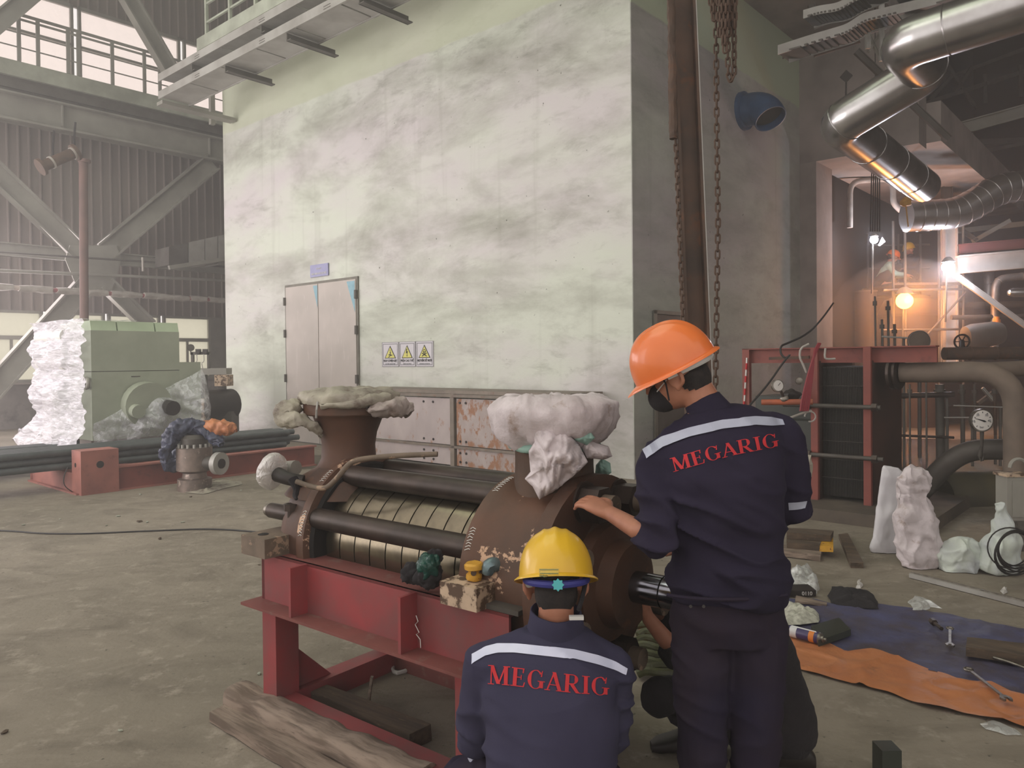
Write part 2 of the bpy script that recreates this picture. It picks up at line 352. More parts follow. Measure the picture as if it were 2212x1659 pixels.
    def ell(s, c, rx, ry=None, rz=None, A=None, n=16):
        ry = rx if ry is None else ry; rz = rx if rz is None else rz; A = A or Matrix.Identity(3); c = V(c)
        vs = [c + A @ V((0, 0, -rz))]; m = n // 2
        for j in range(1, m):
            t = -math.pi / 2 + math.pi * j / m
            vs += [c + A @ V((rx * math.cos(t) * math.cos(2 * math.pi * i / n), ry * math.cos(t) * math.sin(2 * math.pi * i / n), rz * math.sin(t))) for i in range(n)]
        vs.append(c + A @ V((0, 0, rz))); L = len(vs) - 1
        fs = [(0, 1 + (i + 1) % n, 1 + i) for i in range(n)]
        fs += [(1 + j * n + i, 1 + j * n + (i + 1) % n, 1 + (j + 1) * n + (i + 1) % n, 1 + (j + 1) * n + i) for j in range(m - 2) for i in range(n)]
        b = 1 + (m - 2) * n; fs += [(b + i, b + (i + 1) % n, L) for i in range(n)]
        return s.add(vs, fs)
    def prism(s, poly, ext):
        n = len(poly); ext = V(ext); vs = [V(p) for p in poly]; vs += [p + ext for p in vs]
        return s.add(vs, [tuple(range(n))[::-1], tuple(range(n, 2 * n))] + [(i, (i + 1) % n, n + (i + 1) % n, n + i) for i in range(n)])
    def torus(s, c, axis, R_, r, n=24, m=8, arc=1.0):
        x, y, d = fr(axis); c = V(c)
        k = n if arc >= 1 else n + 1
        pts = [c + (x * math.cos(2 * math.pi * arc * i / n) + y * math.sin(2 * math.pi * arc * i / n)) * R_ for i in range(k)]
        if arc >= 1:
            vs = []
            for i in range(n):
                rd = (pts[i] - c).normalized()
                vs += [pts[i] + rd * (r * math.cos(2 * math.pi * j / m)) + d * (r * math.sin(2 * math.pi * j / m)) for j in range(m)]
            return s.add(vs, [(i * m + j, i * m + (j + 1) % m, ((i + 1) % n) * m + (j + 1) % m, ((i + 1) % n) * m + j) for i in range(n) for j in range(m)])
        return s.tube(pts, r, m)
    def rough(s, amp, freq, start=0, seed=0.0):
        for i in range(start, len(s.v)):
            p = s.v[i]; o = noise.noise_vector(p * freq + V((seed, seed, seed)))
            s.v[i] = p + o * amp
        return s
    def build(s, name, mat, parent=None, angle=38, recenter=True):
        me = bpy.data.meshes.new(name)
        xs = np.array([tuple(p) for p in s.v]); lo, hi = xs.min(0), xs.max(0)
        c = V(((lo[0] + hi[0]) / 2, (lo[1] + hi[1]) / 2, lo[2]))
        me.from_pydata([tuple(p - c) for p in s.v], [], s.f)
        bm = bmesh.new(); bm.from_mesh(me); bmesh.ops.recalc_face_normals(bm, faces=bm.faces); bm.to_mesh(me); bm.free()
        me.shade_smooth() if hasattr(me, 'shade_smooth') else None
        me.polygons.foreach_set('use_smooth', [True] * len(me.polygons))
        if angle: me.set_sharp_from_angle(angle=R(angle))
        me.materials.append(mat)
        o = bpy.data.objects.new(name, me); COL.objects.link(o)
        if parent is not None: o.parent = parent; o.location = c - WLOC[parent.name]
        else: o.location = c
        WLOC[o.name] = c
        return o
def tag(o, label=None, cat=None, group=None, kind=None):
    if label: o['label'] = label
    if cat: o['category'] = cat
    if group: o['group'] = group
    if kind: o['kind'] = kind
    return o
def thing(name, loc, label, cat, group=None):
    o = bpy.data.objects.new(name, None); COL.objects.link(o); o.location = V(loc); o.empty_display_size = .05; WLOC[o.name] = V(loc)
    return tag(o, label, cat, group)
def struct(name, mb, mat, parent=None, angle=38):
    o = mb.build(name, mat, parent, angle)
    if parent is None: o['kind'] = 'structure'
    return o
def single(name, mb, mat, label, cat, group=None, angle=38):
    return tag(mb.build(name, mat, None, angle), label, cat, group)
def share(o, parent, M):
    """copy a part (sharing its mesh) under parent with world matrix M"""
    c = o.copy(); COL.objects.link(c); c.parent = parent
    c.matrix_basis = Matrix.Translation(-WLOC[parent.name]) @ M if parent else M
    return c
def crumple(mb, amp, freq, oct_=3, seed=0):
    for i, p in enumerate(mb.v):
        o = V((0, 0, 0)); a = amp; f = freq
        for k in range(oct_):
            o += noise.noise_vector(p * f + V((seed, seed * 2, seed * 3))) * a; a *= .5; f *= 2.1
        mb.v[i] = p + o
    return mb
def wrinkle(mb, amp, freq, seed=0, sy=1.0):
    """crumpled cloth or film: faceted creases pushed along the surface normal"""
    me = bpy.data.meshes.new('t'); me.from_pydata([tuple(p) for p in mb.v], [], mb.f); me.update()
    ns = [V(v.normal) for v in me.vertices]; bpy.data.meshes.remove(me)
    o = V((seed * 1.7, seed * .9, seed * 2.3))
    for i, p in enumerate(mb.v):
        q = V((p.x, p.y, p.z * sy)) * freq + o
        q += noise.noise_vector(q * .6) * .5
        d1 = noise.voronoi(q)[0]; d2 = noise.voronoi(q * 2.3 + o)[0]
        mb.v[i] = p + ns[i] * (amp * ((d1[1] - d1[0]) * 1.1 + (d2[1] - d2[0]) * .45 - .45))
    return mb
def text_mesh(body, size, T, mat, name, parent, align='CENTER', ext=.001, bold=False):
    cu = bpy.data.curves.new(name, 'FONT'); cu.body = body; cu.size = size; cu.align_x = align; cu.extrude = ext
    if bold: cu.offset = size * .02
    o = bpy.data.objects.new(name, cu); COL.objects.link(o)
    bpy.context.view_layer.update()
    me = bpy.data.meshes.new_from_object(o.evaluated_get(bpy.context.evaluated_depsgraph_get()))
    bpy.data.objects.remove(o); me.materials.clear(); me.materials.append(mat)
    o = bpy.data.objects.new(name, me); COL.objects.link(o); me.transform(T.to_3x3().to_4x4())
    c = T.translation; o.parent = parent; o.location = c - WLOC[parent.name]; WLOC[o.name] = c
    return o
exec_parts = []
# ================================================================== SETTING
def B(): return MB(B2W)
YA, XB, XL = 8.65, -5.49, -22.0
struct('floor', B().box((-24, -7, -.2), (12, 34, 0)), M_floor)
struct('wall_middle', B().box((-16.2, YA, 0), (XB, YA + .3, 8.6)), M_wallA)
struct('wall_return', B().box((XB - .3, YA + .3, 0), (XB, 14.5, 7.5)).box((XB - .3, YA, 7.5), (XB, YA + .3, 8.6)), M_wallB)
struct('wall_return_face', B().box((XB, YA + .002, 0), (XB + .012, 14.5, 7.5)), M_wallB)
struct('wall_end', B().box((-16.2, YA + .3, 0), (-15.9, 14.5, 8.6)), M_wallA)
# column at the end of the return wall, and the deep beam that carries the soffit
struct('trim_column', B().box((XB, 14.5, 0), (XB + .32, 15.35, 5.25)), M_conc)
bz = 5.25
struct('trim_deep_beam', B().box((XB - .3, 14.5, bz), (bY(1985, 250, 14.5).x, 15.0, 7.5)), M_conc)
struct('trim_cross_beam', B().box((XB + .02, 15.0, bz + .1), (-3.2, 24, bz + .8)), M_conc)
struct('ceiling_soffit', B().box((-16.2, YA + .3, 7.5), (-3.75, 16.5, 7.75)), M_conc)
# roof and far walls of the hall
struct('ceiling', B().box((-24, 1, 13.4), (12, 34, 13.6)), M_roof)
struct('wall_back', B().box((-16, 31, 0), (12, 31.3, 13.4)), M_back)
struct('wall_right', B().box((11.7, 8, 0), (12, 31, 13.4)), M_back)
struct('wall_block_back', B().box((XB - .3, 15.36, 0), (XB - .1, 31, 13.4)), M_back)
struct('wall_far_end', B().box((-24, 20, 0), (-16, 20.3, 13.4)), M_cladding)

# ---- left wall: masonry plinth, two rows of windows, cladding sheets
zS, zT = 1.16, 2.98
struct('wall_left', B().box((XL - .25, -2, 0), (XL, 20, zS)), pm('old_grey_render', S(150, 142, 138), S(116, 110, 106), .8, rough=.9, bump=.3, c3=S(96, 92, 88), s3=3, lo3=.5, hi3=.7))
wl = struct('wall_left_cladding', B().box((XL - .25, -2, zT), (XL - .16, 20, 8.9)).box((XL - .25, -2, 11.1), (XL - .16, 20, 13.4)), M_cladding)
def sheet(z0, z1):
    m = B(); prof = []
    y = 0
    for k in range(4):
        prof += [(0, y), (0, y + .17), (.045, y + .19), (.045, y + .215), (0, y + .235)]; y += .245
    vs = [(XL - .1 + a, b, z) for z in (z0, z1) for a, b in prof]; n = len(prof)
    m.add(vs, [(i, i + 1, n + i + 1, n + i) for i in range(n - 1)])
    return m
s0 = sheet(zT, 8.9).build('cladding_sheet', M_cladding, wl, angle=20); s1 = sheet(11.1, 13.4).build('cladding_sheet', M_cladding, wl, angle=20)
ydir = (B2W.to_3x3() @ V((0, 1, 0)))
for s in (s0, s1):
    base = s.location.copy()
    for k in range(1, 16):
        c = s.copy(); COL.objects.link(c); c.location = base + ydir * (.98 * k - 1.0)
    s.location = base - ydir * 1.0
sillL = B().box((XL - .2, -2, zS - .05), (XL + .08, 20, zS)); struct('trim_sill', sillL, M_conc)
ye = bX(456, 700, XL).y
for k in range(6):
    y1 = ye - 1.5 * k; y0 = y1 - 1.42
    m = B()
    for a, b in (((y0, zS), (y0 + .07, zT)), ((y1 - .07, zS), (y1, zT)), ((y0, zS), (y1, zS + .07)), ((y0, zT - .07), (y1, zT)), ((y0, 2.24), (y1, 2.34))):
        m.box((XL - .12, a[0], a[1]), (XL - .02, b[0], b[1]))
    w_ = struct('window_%d' % (k + 1), m, M_steelg)
    for a, b in (((y0 + .07, zS + .07), ((y0 + y1) / 2 - .03, 2.24)), (((y0 + y1) / 2 + .03, zS + .07), (y1 - .07, 2.24)), ((y0 + .07, 2.34), (y1 - .07, zT - .07))):
        B().box((XL - .08, a[0], a[1]), (XL - .07, b[0], b[1])).build('pane', M_pane, w_)
    B().box((XL - .1, (y0 + y1) / 2 - .03, zS), (XL - .04, (y0 + y1) / 2 + .03, 2.24)).build('mullion', M_steelg, w_)
struct('trim_wall_pier', B().box((XL - .25, ye, zS), (XL - .02, 20, zT)), M_steelg)
# upper windows, very bright
yu = bX(165, 60, XL).y
for k, (y0, y1) in enumerate([(yu - 5.6, yu - 2.9), (yu - 2.8, yu - .06), (yu + .06, yu + 2.8), (yu + 2.9, yu + 5.6)]):
    m = B()
    for a, b in (((y0, 8.9), (y0 + .07, 11.1)), ((y1 - .07, 8.9), (y1, 11.1)), ((y0, 11.0), (y1, 11.1)), ((y0, 10.0), (y1, 10.06))):
        m.box((XL - .12, a[0], a[1]), (XL - .02, b[0], b[1]))
    w_ = struct('window_%d' % (k + 7), m, M_steelg)
    B().box((XL - .08, y0, 10.06), (XL - .07, y1, 11)).build('pane', M_paneu, w_)
    B().box((XL - .08, y0, 8.9), (XL - .07, y1, 10.0)).build('pane', M_paneu, w_)
# walkway in front of the upper windows
XW = -20.8
z1, z0 = bX(0, 122, XW).z, bX(0, 156, XW).z
struct('trim_walkway_slab', B().box((XL, -2, z0), (XW, 18, z1)), M_conc_g)
struct('trim_walkway_fascia', B().box((XW - .25, -2, bX(0, 193, XW - .2).z), (XW - .1, 18, z0)), M_steeld)
XG = -20.9
ga, gb = bX(0, 196, XG).z, bX(0, 258, XG).z
g = thing('runway_girder', B2W @ V((XG, 6, gb)), 'long grey steel girder running under the high walkway', 'girder')
B().beam((XG, -2, (ga + gb) / 2 - .02), (XG, 18, (ga + gb) / 2 - .02), .03, ga - gb - .04).build('web', M_steelg, g)
B().box((XG - .2, -2, ga - .04), (XG + .2, 18, ga)).build('flange', M_steelg, g)
B().box((XG - .2, -2, gb), (XG + .2, 18, gb + .05)).build('flange', M_steelg, g)
B().box((XG - .3, -2, ga + .12), (XG + .05, 18, ga + .3)).build('crane_rail', M_steeld, g)
for y in (3.1, 6.9, 10.7): B().box((XG - .1, y, gb), (XG + .1, y + .03, ga)).build('stiffener', M_steelg, g)
r_ = thing('guard_rail', B2W @ V((XW, 7, z1)), 'steel guard rail on the high walkway before the bright windows', 'railing')
for px in (-40, 42, 83, 148, 170, 243, 312, 345, 400):
    y = bX(px, 150, XW).y; B().box((XW - .03, y - .04, z1), (XW + .02, y + .04, z1 + 1.1)).build('post', M_steelg, r_)
for dz, t in ((1.08, .07), (.98, .05), (.66, .025), (.32, .025)):
    B().box((XW - .02, -2, z1 + dz), (XW + .01, 16, z1 + dz + t)).build('rail', M_steelg, r_)

def brace(p0, p1, wpx, X, label, mat=None, name='diagonal_brace', cat='brace', group=None):
    a, b = BX(*p0, X), BX(*p1, X); wd = wpx * (a.y + b.y) / 2 / F
    t = thing(name, a if a.z < b.z else b, label, cat, group)
    xn = (B2W.to_3x3() @ V((1, 0, 0)))
    d = (b - a).normalized(); sd = d.cross(xn).normalized()
    MB().beam(a, b, .03, wd * .9, sd if False else sd).build('web', mat or M_steelg, t)
    for s in (-1, 1):
        MB().beam(a + xn * (.0) + sd * (s * wd * .45), b + sd * (s * wd * .45), .26, .04, sd).build('flange', mat or M_steelg, t)
    return t
brace((-60, 325), (172, 545), 44, -20.9, 'wide diagonal brace falling from the girder towards the thin brown post')
brace((458, 350), (225, 545), 42, -20.9, 'wide diagonal brace climbing to the girder beside the white block')
brace((190, 612), (-25, 850), 46, -20.9, 'thick diagonal brace passing behind the film-wrapped machine to the floor')
brace((228, 612), (322, 705), 32, -20.9, 'shorter diagonal brace ending above the green machine lid')
brace((262, -30), (368, 152), 34, -20.2, 'steep diagonal brace across the bright upper windows')
brace((95, -35), (-20, 62), 36, -20.2, 'diagonal brace at the corner of the upper windows', name='diagonal_brace')
n_ = single('gusset_plate', MB().prism([BX(x, y, -20.85) for x, y in ((150, 530), (250, 530), (262, 560), (240, 632), (170, 632), (140, 560))], (B2W.to_3x3() @ V((.03, 0, 0)))), M_steelg, 'flat grey gusset plate joining the four diagonal braces', 'plate')
def hpipe(name, p0, p1, wpx, X, mat, label, cat='pipe', group=None, n=10):
    a, b = BX(*p0, X), BX(*p1, X)
    return single(name, MB().cyl(a, b, wpx * a.y / F / 2, wpx * a.y / F / 2, n), mat, label, cat, group)
hb = B(); a, b = bX(-60, 556, -21.0), bX(500, 596, -21.0); hb.ibeam((-21, a.y, 4.35), (-21, b.y, 4.35), .2, .32, .03)
single('wall_girt', hb, M_steelg, 'horizontal grey steel girt across the cladding at mid height', 'beam')
hpipe('thin_pipe', (-60, 541), (495, 577), 5, -20.6, M_steeld, 'thin dark pipe running just above the horizontal girt')
hpipe('conduit', (-60, 582), (495, 606), 8, -20.6, M_steelg, 'pale round conduit running under the horizontal girt')
rp = thing('peeling_pipe', BX(240, 634, -20.3), 'red wall pipe with peeling pale lagging', 'pipe')
a, b = BX(-60, 616, -20.3), BX(495, 650, -20.3)
MB().cyl(a, b, .055, n=10).build('pipe_run', pm('peeling_red', S(150, 66, 70), S(140, 58, 62), 6, rough=.7, c3=S(190, 176, 166), s3=5, lo3=.5, hi3=.54), rp)
for k in range(14):
    t = .04 + k * .068 + random.uniform(-.02, .02); c = a.lerp(b, t); d = (b - a).normalized()
    crumple(MB().tube([c - d * .22, c, c + d * .22], [.075, .09, .07], 8), .03, 6, seed=k).build('torn_lagging', M_lagw, rp)
m = MB().cyl(BX(182, 700, -18.2), BX(180, 345, -18.2), .09, n=10); m.cyl(BX(182, 345, -18.2), BX(182, 352, -18.2), .13, n=10); 
p_ = BX(184, 700, -18.2); m.cyl((p_.x, p_.y, 0), p_, .09, n=10)
single('brown_post', m, pm('brown_post_paint', S(112, 84, 76), S(96, 74, 68), 3, rough=.7), 'thin brown steel post standing behind the green machine', 'post')
hpipe('pale_marker', (308, 556), (309, 586), 5, -20.2, M_lagw, 'short pale upright tube on the wall pipes', 'tube')
# hanging pipe spool
sp = thing('pipe_spool', BX(85, 365, -17), 'short rusty flanged pipe hung on ropes before the cladding', 'pipe')
a, b = BX(88, 361, -17), BX(163, 329, -17)
MB().cyl(a, b, .11, n=14).build('pipe', M_rust, sp)
MB().cyl(a - (b - a) * .03, a + (b - a) * .05, .17, n=16).build('flange', M_rust, sp)
MB().cyl(b - (b - a) * .05, b + (b - a) * .03, .17, n=16).build('flange', M_rust, sp)
for t in (.28, .9): MB().cyl(a.lerp(b, t), a.lerp(b, t + .05), .125, n=14).build('pale_band', M_lagw, sp)
for t, yy in ((.35, 322), (.97, 296)):
    c = a.lerp(b, t); MB().tube([c, c + V((0, 0, .3)), c + V((.03, 0, .62))], .02, 6).build('rope', M_dark, sp)

# box duct on the wall, beside the block
dk = thing('wall_duct', BX(365, 575, -19.5), 'pale box duct on a steel bracket next to the white block', 'duct')
def qbox(m, pts, X, dX):
    return m.prism([BX(x, y, X) for x, y in pts], (B2W.to_3x3() @ V((dX, 0, 0))))
for (x0, x1) in ((408, 442), (444, 470), (472, 492)):
    f0 = lambda x: 533 - (x - 365) * .22
    qbox(MB(), [(x0, f0(x0)), (x1, f0(x1)), (x1, 572 - (x1 - 365) * .02), (x0, 572)], -19.5, -.8).build('duct_section', M_galv, dk)
qbox(MB(), [(365, 533), (406, 524), (406, 572), (365, 572)], -19.5, -.8).build('dark_open_end', M_steeld, dk)
MB().beam(BX(365, 578, -19.4), BX(495, 558, -19.4), .1, .1).build('bracket', M_steelg, dk)

# ---- cable trays and the ledge above the white block
def tray(y, pb0, pb1, h, wd, label, name='cable_tray', brs=()):
    a, b = bY(*pb0, y), bY(*pb1, y); x0 = a.x; x1 = -3.0; z = a.z
    t = thing(name, B2W @ V(((x0 + x1) / 2, y, z)), label, 'cable tray')
    B().box((x0, y, z), (x1, y + .03, z + h)).build('outer_channel', M_galv, t)
    B().box((x0, y + wd, z), (x1, y + wd + .03, z + h)).build('inner_channel', M_galv, t)
    k = 0; x = x0 + .1
    while x < x1 - .6:
        B().box((x, y + .03, z + .012), (x + 1.16, y + wd, z + .03)).build('bottom_plate', M_galv, t); x += 1.2
    for px in brs:
        q = bY(px[0], px[1], y).x
        m = B(); m.box((q, y + .03, z - .0), (q + .02, y + wd + .35, z - .13 + .0)); m.box((q, y + .03, z - .13), (q + .12, y + wd + .35, z - .115))
        m.build('bracket', M_steeld, t)
    for k in range(3):
        xx = bY(420 + k * 140, 100, y).x
        for dz in (.035, .075): B().box((xx, y - .004, z + dz), (xx + .18, y, z + dz + .008)).build('vent_slot', M_steeld, t)
    return t
tray(6.95, (342, 214), (768, 9), .15, .62, 'lower cable tray with closed underside bracketed from the white block', brs=((482, 139), (615, 74), (771, 3)))
tray(6.95, (342, 176), (690, 0), .15, .62, 'upper cable tray directly under the concrete ledge', brs=((410, 150), (560, 80), (700, 12)))
lz = bY(425, 111, 7.6).z; lx = bY(425, 111, 7.6).x; lt = bY(425, 84, 7.6).z
struct('trim_ledge', B().box((lx, 7.6, lz), (XB + .6, YA + .4, lt)), M_conc_g)
lr = thing('ledge_railing', B2W @ V((lx, 7.7, lt)), 'pale green railing standing on the concrete ledge', 'railing')
for k in range(7): B().box((lx + .15 + k * .95, 7.7, lt), (lx + .21 + k * .95, 7.76, lt + 1.15)).build('post', M_conc_g, lr)
for dz in (.3, .68, 1.05): B().box((lx + .15, 7.71, lt + dz), (XB, 7.75, lt + dz + .04)).build('rail', M_conc_g, lr)
# end bits under the trays, beside the block corner
m = B(); q = bY(360, 232, 7.2); m.box((q.x, 7.0, q.z - .02), (q.x + .25, 8.6, q.z + .05))
q2 = bY(455, 205, 8.4); m.box((q2.x, 8.35, q.z), (q2.x + .1, 8.45, q.z + 1.3))
single('tray_support', m, M_steelg, 'steel cross piece and hanger carrying the end of the cable trays', 'bracket')

# ---- door in the white block
X0, X1 = bY(622, 700, YA).x, bY(773, 700, YA).x; dz = bY(700, 612, YA).z
d = struct('door_1', B().box((X0 - .05, YA - .03, 0), (X0, YA, dz + .05)).box((X1, YA - .03, 0), (X1 + .05, YA, dz + .05)).box((X0, YA - .03, dz), (X1, YA, dz + .05)), M_doorf)
xm = bY(692, 700, YA).x
lf = [B().box((X0, YA - .045, .02), (xm - .01, YA, dz)).build('door_leaf', M_door, d), B().box((xm + .01, YA - .045, .02), (X1, YA, dz)).build('door_leaf', M_door, d)]
for i, (x, s) in enumerate(((X0, -1), (X1, 1))):
    for z in (.35, 1.2, 2.1, 2.75 if dz > 3 else dz - .4):
        B().cyl((x + s * .02, YA - .06, z), (x + s * .02, YA - .06, z + .16), .03, n=8).build('hinge', M_steeld, lf[i])
B().prism([(X1 - .02, YA - .05, dz - .03), (X1 - .26, YA - .05, dz - .03), (X1 - .02, YA - .05, dz - .6)], (0, .004, 0)).build('bare_patch', M_bluepatch, lf[1])
B().prism([(xm - .02, YA - .05, dz - .03), (xm - .16, YA - .05, dz - .03), (xm - .02, YA - .05, dz - .45)], (0, .004, 0)).build('bare_patch', M_bluepatch, lf[0])
B().cyl((xm + .03, YA - .06, .98), (xm + .03, YA - .06, 1.1), .012, n=6).build('keeper', M_steeld, lf[1])

# ---- signs
def signT(x, z, y): return B2W @ Matrix.Translation((x, y, z)) @ Matrix.Rotation(R(90), 4, 'X')
def quadXZ(x0, z0, x1, z1, y, th): return B().box((x0, y, z0), (x1, y + th, z1))
a, b = bY(673, 600, YA), bY(711, 568, YA); zc0, zc1 = a.z, b.z - .0
sg = thing('room_sign', B2W @ V(((a.x + b.x) / 2, YA - .03, a.z)), 'small lilac-blue room name plate above the double door', 'sign')
H = (zc1 - zc0); quadXZ(a.x, zc0, b.x, zc1, YA - .03, .02).build('plate', M_signb, sg)
cx = (a.x + b.x) / 2; W_ = b.x - a.x
text_mesh('PHÒNG', H * .2, signT(cx, zc0 + H * .58, YA - .034), M_white, 'lettering', sg)
o = text_mesh('MÁY NÉN KHÍ CỤC BỘ', H * .2, signT(cx, zc0 + H * .18, YA - .034), M_white, 'lettering', sg, bold=True)
def fit(o, width):
    xs = [v.co.dot((B2W.to_3x3() @ V((1, 0, 0)))) for v in o.data.vertices]; w0 = max(xs) - min(xs)
    if w0 > width:
        k = width / w0; ax = (B2W.to_3x3() @ V((1, 0, 0)))
        for v in o.data.vertices: v.co -= ax * (v.co.dot(ax) * (1 - k))
    return o
fit(o, W_ * .9)
sx = [bY(p, 765, YA).x for p in (826, 863, 899, 938)]; za = bY(826, 792, YA).z; zb = bY(826, 740, YA).z
txt = [('NGUY CƠ ĐIỆN GIẬT', 'ELECTRIC SHOCK RISK', 'shock'), ('ĐIỆN CAO THẾ', 'HIGH VOLTAGE', 'bolt'), ('NGUY HIỂM CHẾT NGƯỜI', 'DANGER OF DEATH', 'skull')]
lab = ['warning sign with a falling figure in a yellow triangle, next to the door', 'warning sign with a lightning bolt, middle of the three plates', 'warning sign with skull and crossbones in a yellow triangle']
for i in range(3):
    x0, x1 = sx[i] + .008, sx[i + 1] - .008; w_ = x1 - x0; cx = (x0 + x1) / 2; h = zb - za; y = YA - .012
    t = thing('warning_sign', B2W @ V((cx, y, za)), lab[i], 'sign')
    quadXZ(x0, za, x1, zb, y, .01).build('plate', M_signw, t)
    bd = B(); e = .035 * h + .012; q = .010
    for (p0, q0, p1, q1) in ((x0 + e, za + e, x1 - e, za + e + q), (x0 + e, zb - e - q, x1 - e, zb - e), (x0 + e, za + e, x0 + e + q, zb - e), (x1 - e - q, za + e, x1 - e, zb - e), (x0, za, x1, za + .006), (x0, zb - .006, x1, zb), (x0, za, x0 + .006, zb), (x1 - .006, za, x1, zb)):
        bd.box((p0, y - .003, q0), (p1, y, q1))
    bd.build('border', M_inkg, t)
    tb, tt, tw = za + h * .34, za + h * .86, w_ * .34
    B().prism([(cx - tw, y - .003, tb), (cx + tw, y - .003, tb), (cx, y - .003, tt)], (0, .003, 0)).build('triangle_edge', M_ink, t)
    B().prism([(cx - tw * .83, y - .005, tb + h * .025), (cx + tw * .83, y - .005, tb + h * .025), (cx, y - .005, tt - h * .06)], (0, .002, 0)).build('triangle', M_signy, t)
    ic = B(); yy = y - .007; hz = lambda f: tb + (tt - tb) * f; hx = lambda f: cx + tw * f
    def st(p, q, wd=.014): ic.beam((hx(p[0]), yy, hz(p[1])), (hx(q[0]), yy, hz(q[1])), .003, wd, (0, 0, 1)) if abs(p[0] - q[0]) > abs(p[1] - q[1]) * .2 else ic.box((hx(p[0]) - wd / 2, yy, hz(p[1])), (hx(p[0]) + wd / 2, yy + .003, hz(q[1])))
    def poly(pts): ic.prism([(hx(a), yy, hz(b)) for a, b in pts], (0, .002, 0))
    if txt[i][2] == 'bolt':
        poly([(-.1, .72), (.06, .72), (.0, .5), (.2, .55), (-.02, .2), (.02, .42), (-.2, .36)]); poly([(-.08, .24), (.1, .24), (0, .1)])
    elif txt[i][2] == 'shock':
        poly([(-.08, .66), (.06, .68), (0, .55)]); ic.ell((hx(.05), yy, hz(.47)), .014, .002, .016, n=8)
        poly([(.0, .44), (.1, .44), (.12, .24), (-.02, .22)]); poly([(-.32, .08), (-.24, .05), (.08, .24), (0, .28)]); poly([(.05, .26), (.4, .3), (.4, .24), (.08, .18)]); poly([(-.28, .3), (0, .34), (0, .28), (-.28, .24)])
    else:
        ic.torus((cx, yy, hz(.5)), B2W.to_3x3() @ V((0, 1, 0)) if False else (0, 1, 0), .03, .005, 16, 4)
        poly([(-.13, .33), (.13, .33), (.08, .27), (-.08, .27)]); poly([(-.42, .34), (-.36, .4), (.42, .16), (.36, .1)]); poly([(.42, .34), (.36, .4), (-.42, .16), (-.36, .1)])
        poly([(-.14, .5), (-.04, .5), (-.04, .42), (-.14, .42)]); poly([(.04, .5), (.14, .5), (.14, .42), (.04, .42)])
    ic.build('symbol', M_ink, t)
    fit(text_mesh(txt[i][0], h * .12, signT(cx, za + h * .2, y - .003), M_ink, 'lettering', t, bold=True), w_ * .8)
    fit(text_mesh(txt[i][1], h * .07, signT(cx, za + h * .09, y - .003), M_inkg, 'lettering', t), w_ * .6)

# ---- low panel enclosure in front of the white block
ec = thing('panel_enclosure', B2W @ V((-9, 7.9, 0)), 'low steel enclosure of rust-spotted panels against the white block', 'enclosure')
YE = 7.9; ex0 = bY(780, 850, YE).x; ex1 = bY(1235, 855, YE).x; ez = 1.16
zm = bY(975, 965, YE).z
B().box((ex0, YE - .02, ez - .05), (ex1, YA - .05, ez)).build('top_plate', M_encf, ec)
B().box((ex0, YE - .04, ez - .1), (ex1, YE, ez - .055)).build('top_rail', M_encf, ec)
xs = [ex0] + [bY(p, 900, YE).x for p in (976, 1125)]; 
for i in range(2):
    x0, x1 = xs[i] + (.02 if i == 0 else .1), xs[i + 1] - .02
    for z0_, z1_ in ((.05, zm - .02), (zm + .03, ez - .12)):
        pnl = B().box((x0, YE, z0_), (x1, YE + .02, z1_)).build('panel', (M_enc, M_enc2)[i], ec)
        for fx in ((.72, .82) if i == 0 else (.06, .16)):
            for zz in (z0_ + .06, z1_ - .06):
                B().cyl((x0 + (x1 - x0) * fx, YE - .012, zz), (x0 + (x1 - x0) * fx, YE, zz), .018, n=8).build('bolt', M_black, pnl)
    B().box((xs[i], YE - .03, zm - .015), (xs[i + 1], YE + .02, zm + .02)).build('mid_rail', M_encf, ec)
    B().box((xs[i + 1] - .01, YE - .03, 0), (xs[i + 1] + .07, YE + .03, ez - .05)).build('post', M_encf, ec)
B().box((ex0 - .06, YE - .03, 0), (ex0, YE + .03, ez - .05)).build('post', M_encf, ec)

# blue pipe stub on the return wall
bs_ = thing('wall_pipe_elbow', BX(1600, 245, XB), 'blue open-ended pipe elbow sticking out of the return wall', 'pipe')
c = BX(1606, 240, XB + .03); nx = (B2W.to_3x3() @ V((1, 0, 0))); ny = (B2W.to_3x3() @ V((0, 1, 0)))
MB().cyl(c - nx * .02, c + nx * .05, .31, n=24).build('flange', M_blue, bs_)
pts = [c + nx * .04, c + nx * .16, c + nx * .30 - ny * .02 + V((0, 0, -.03)), c + nx * .42 + V((0, 0, -.12)) - ny * .06, c + nx * .50 + V((0, 0, -.26)) - ny * .10]
o = MB().tube(pts, [.26, .26, .255, .255, .255], 24, sm=2, caps=False).build('elbow', M_blue, bs_); sm = o.modifiers.new('wall', 'SOLIDIFY'); sm.thickness = .02; sm.offset = -1
MB().cyl(pts[-1] + (pts[-2] - pts[-1]) * .8, pts[-1] + (pts[-2] - pts[-1]) * .7, .225, n=24).build('dark_bore', M_black, bs_)
# small dark door of the return wall behind the standing worker
y0, y1 = bX(1410, 800, XB).y, bX(1520, 800, XB).y; zd = bX(1410, 678, XB).z
dd = struct('door_2', B().box((XB + .012, y0, 0), (XB + .04, y1, zd)), M_steeld)
B().box((XB + .04, y0 - .04, 0), (XB + .06, y0 + .03, zd + .05)).box((XB + .04, y0 - .04, zd), (XB + .06, y1, zd + .05)).build('door_frame', M_doorf, dd)
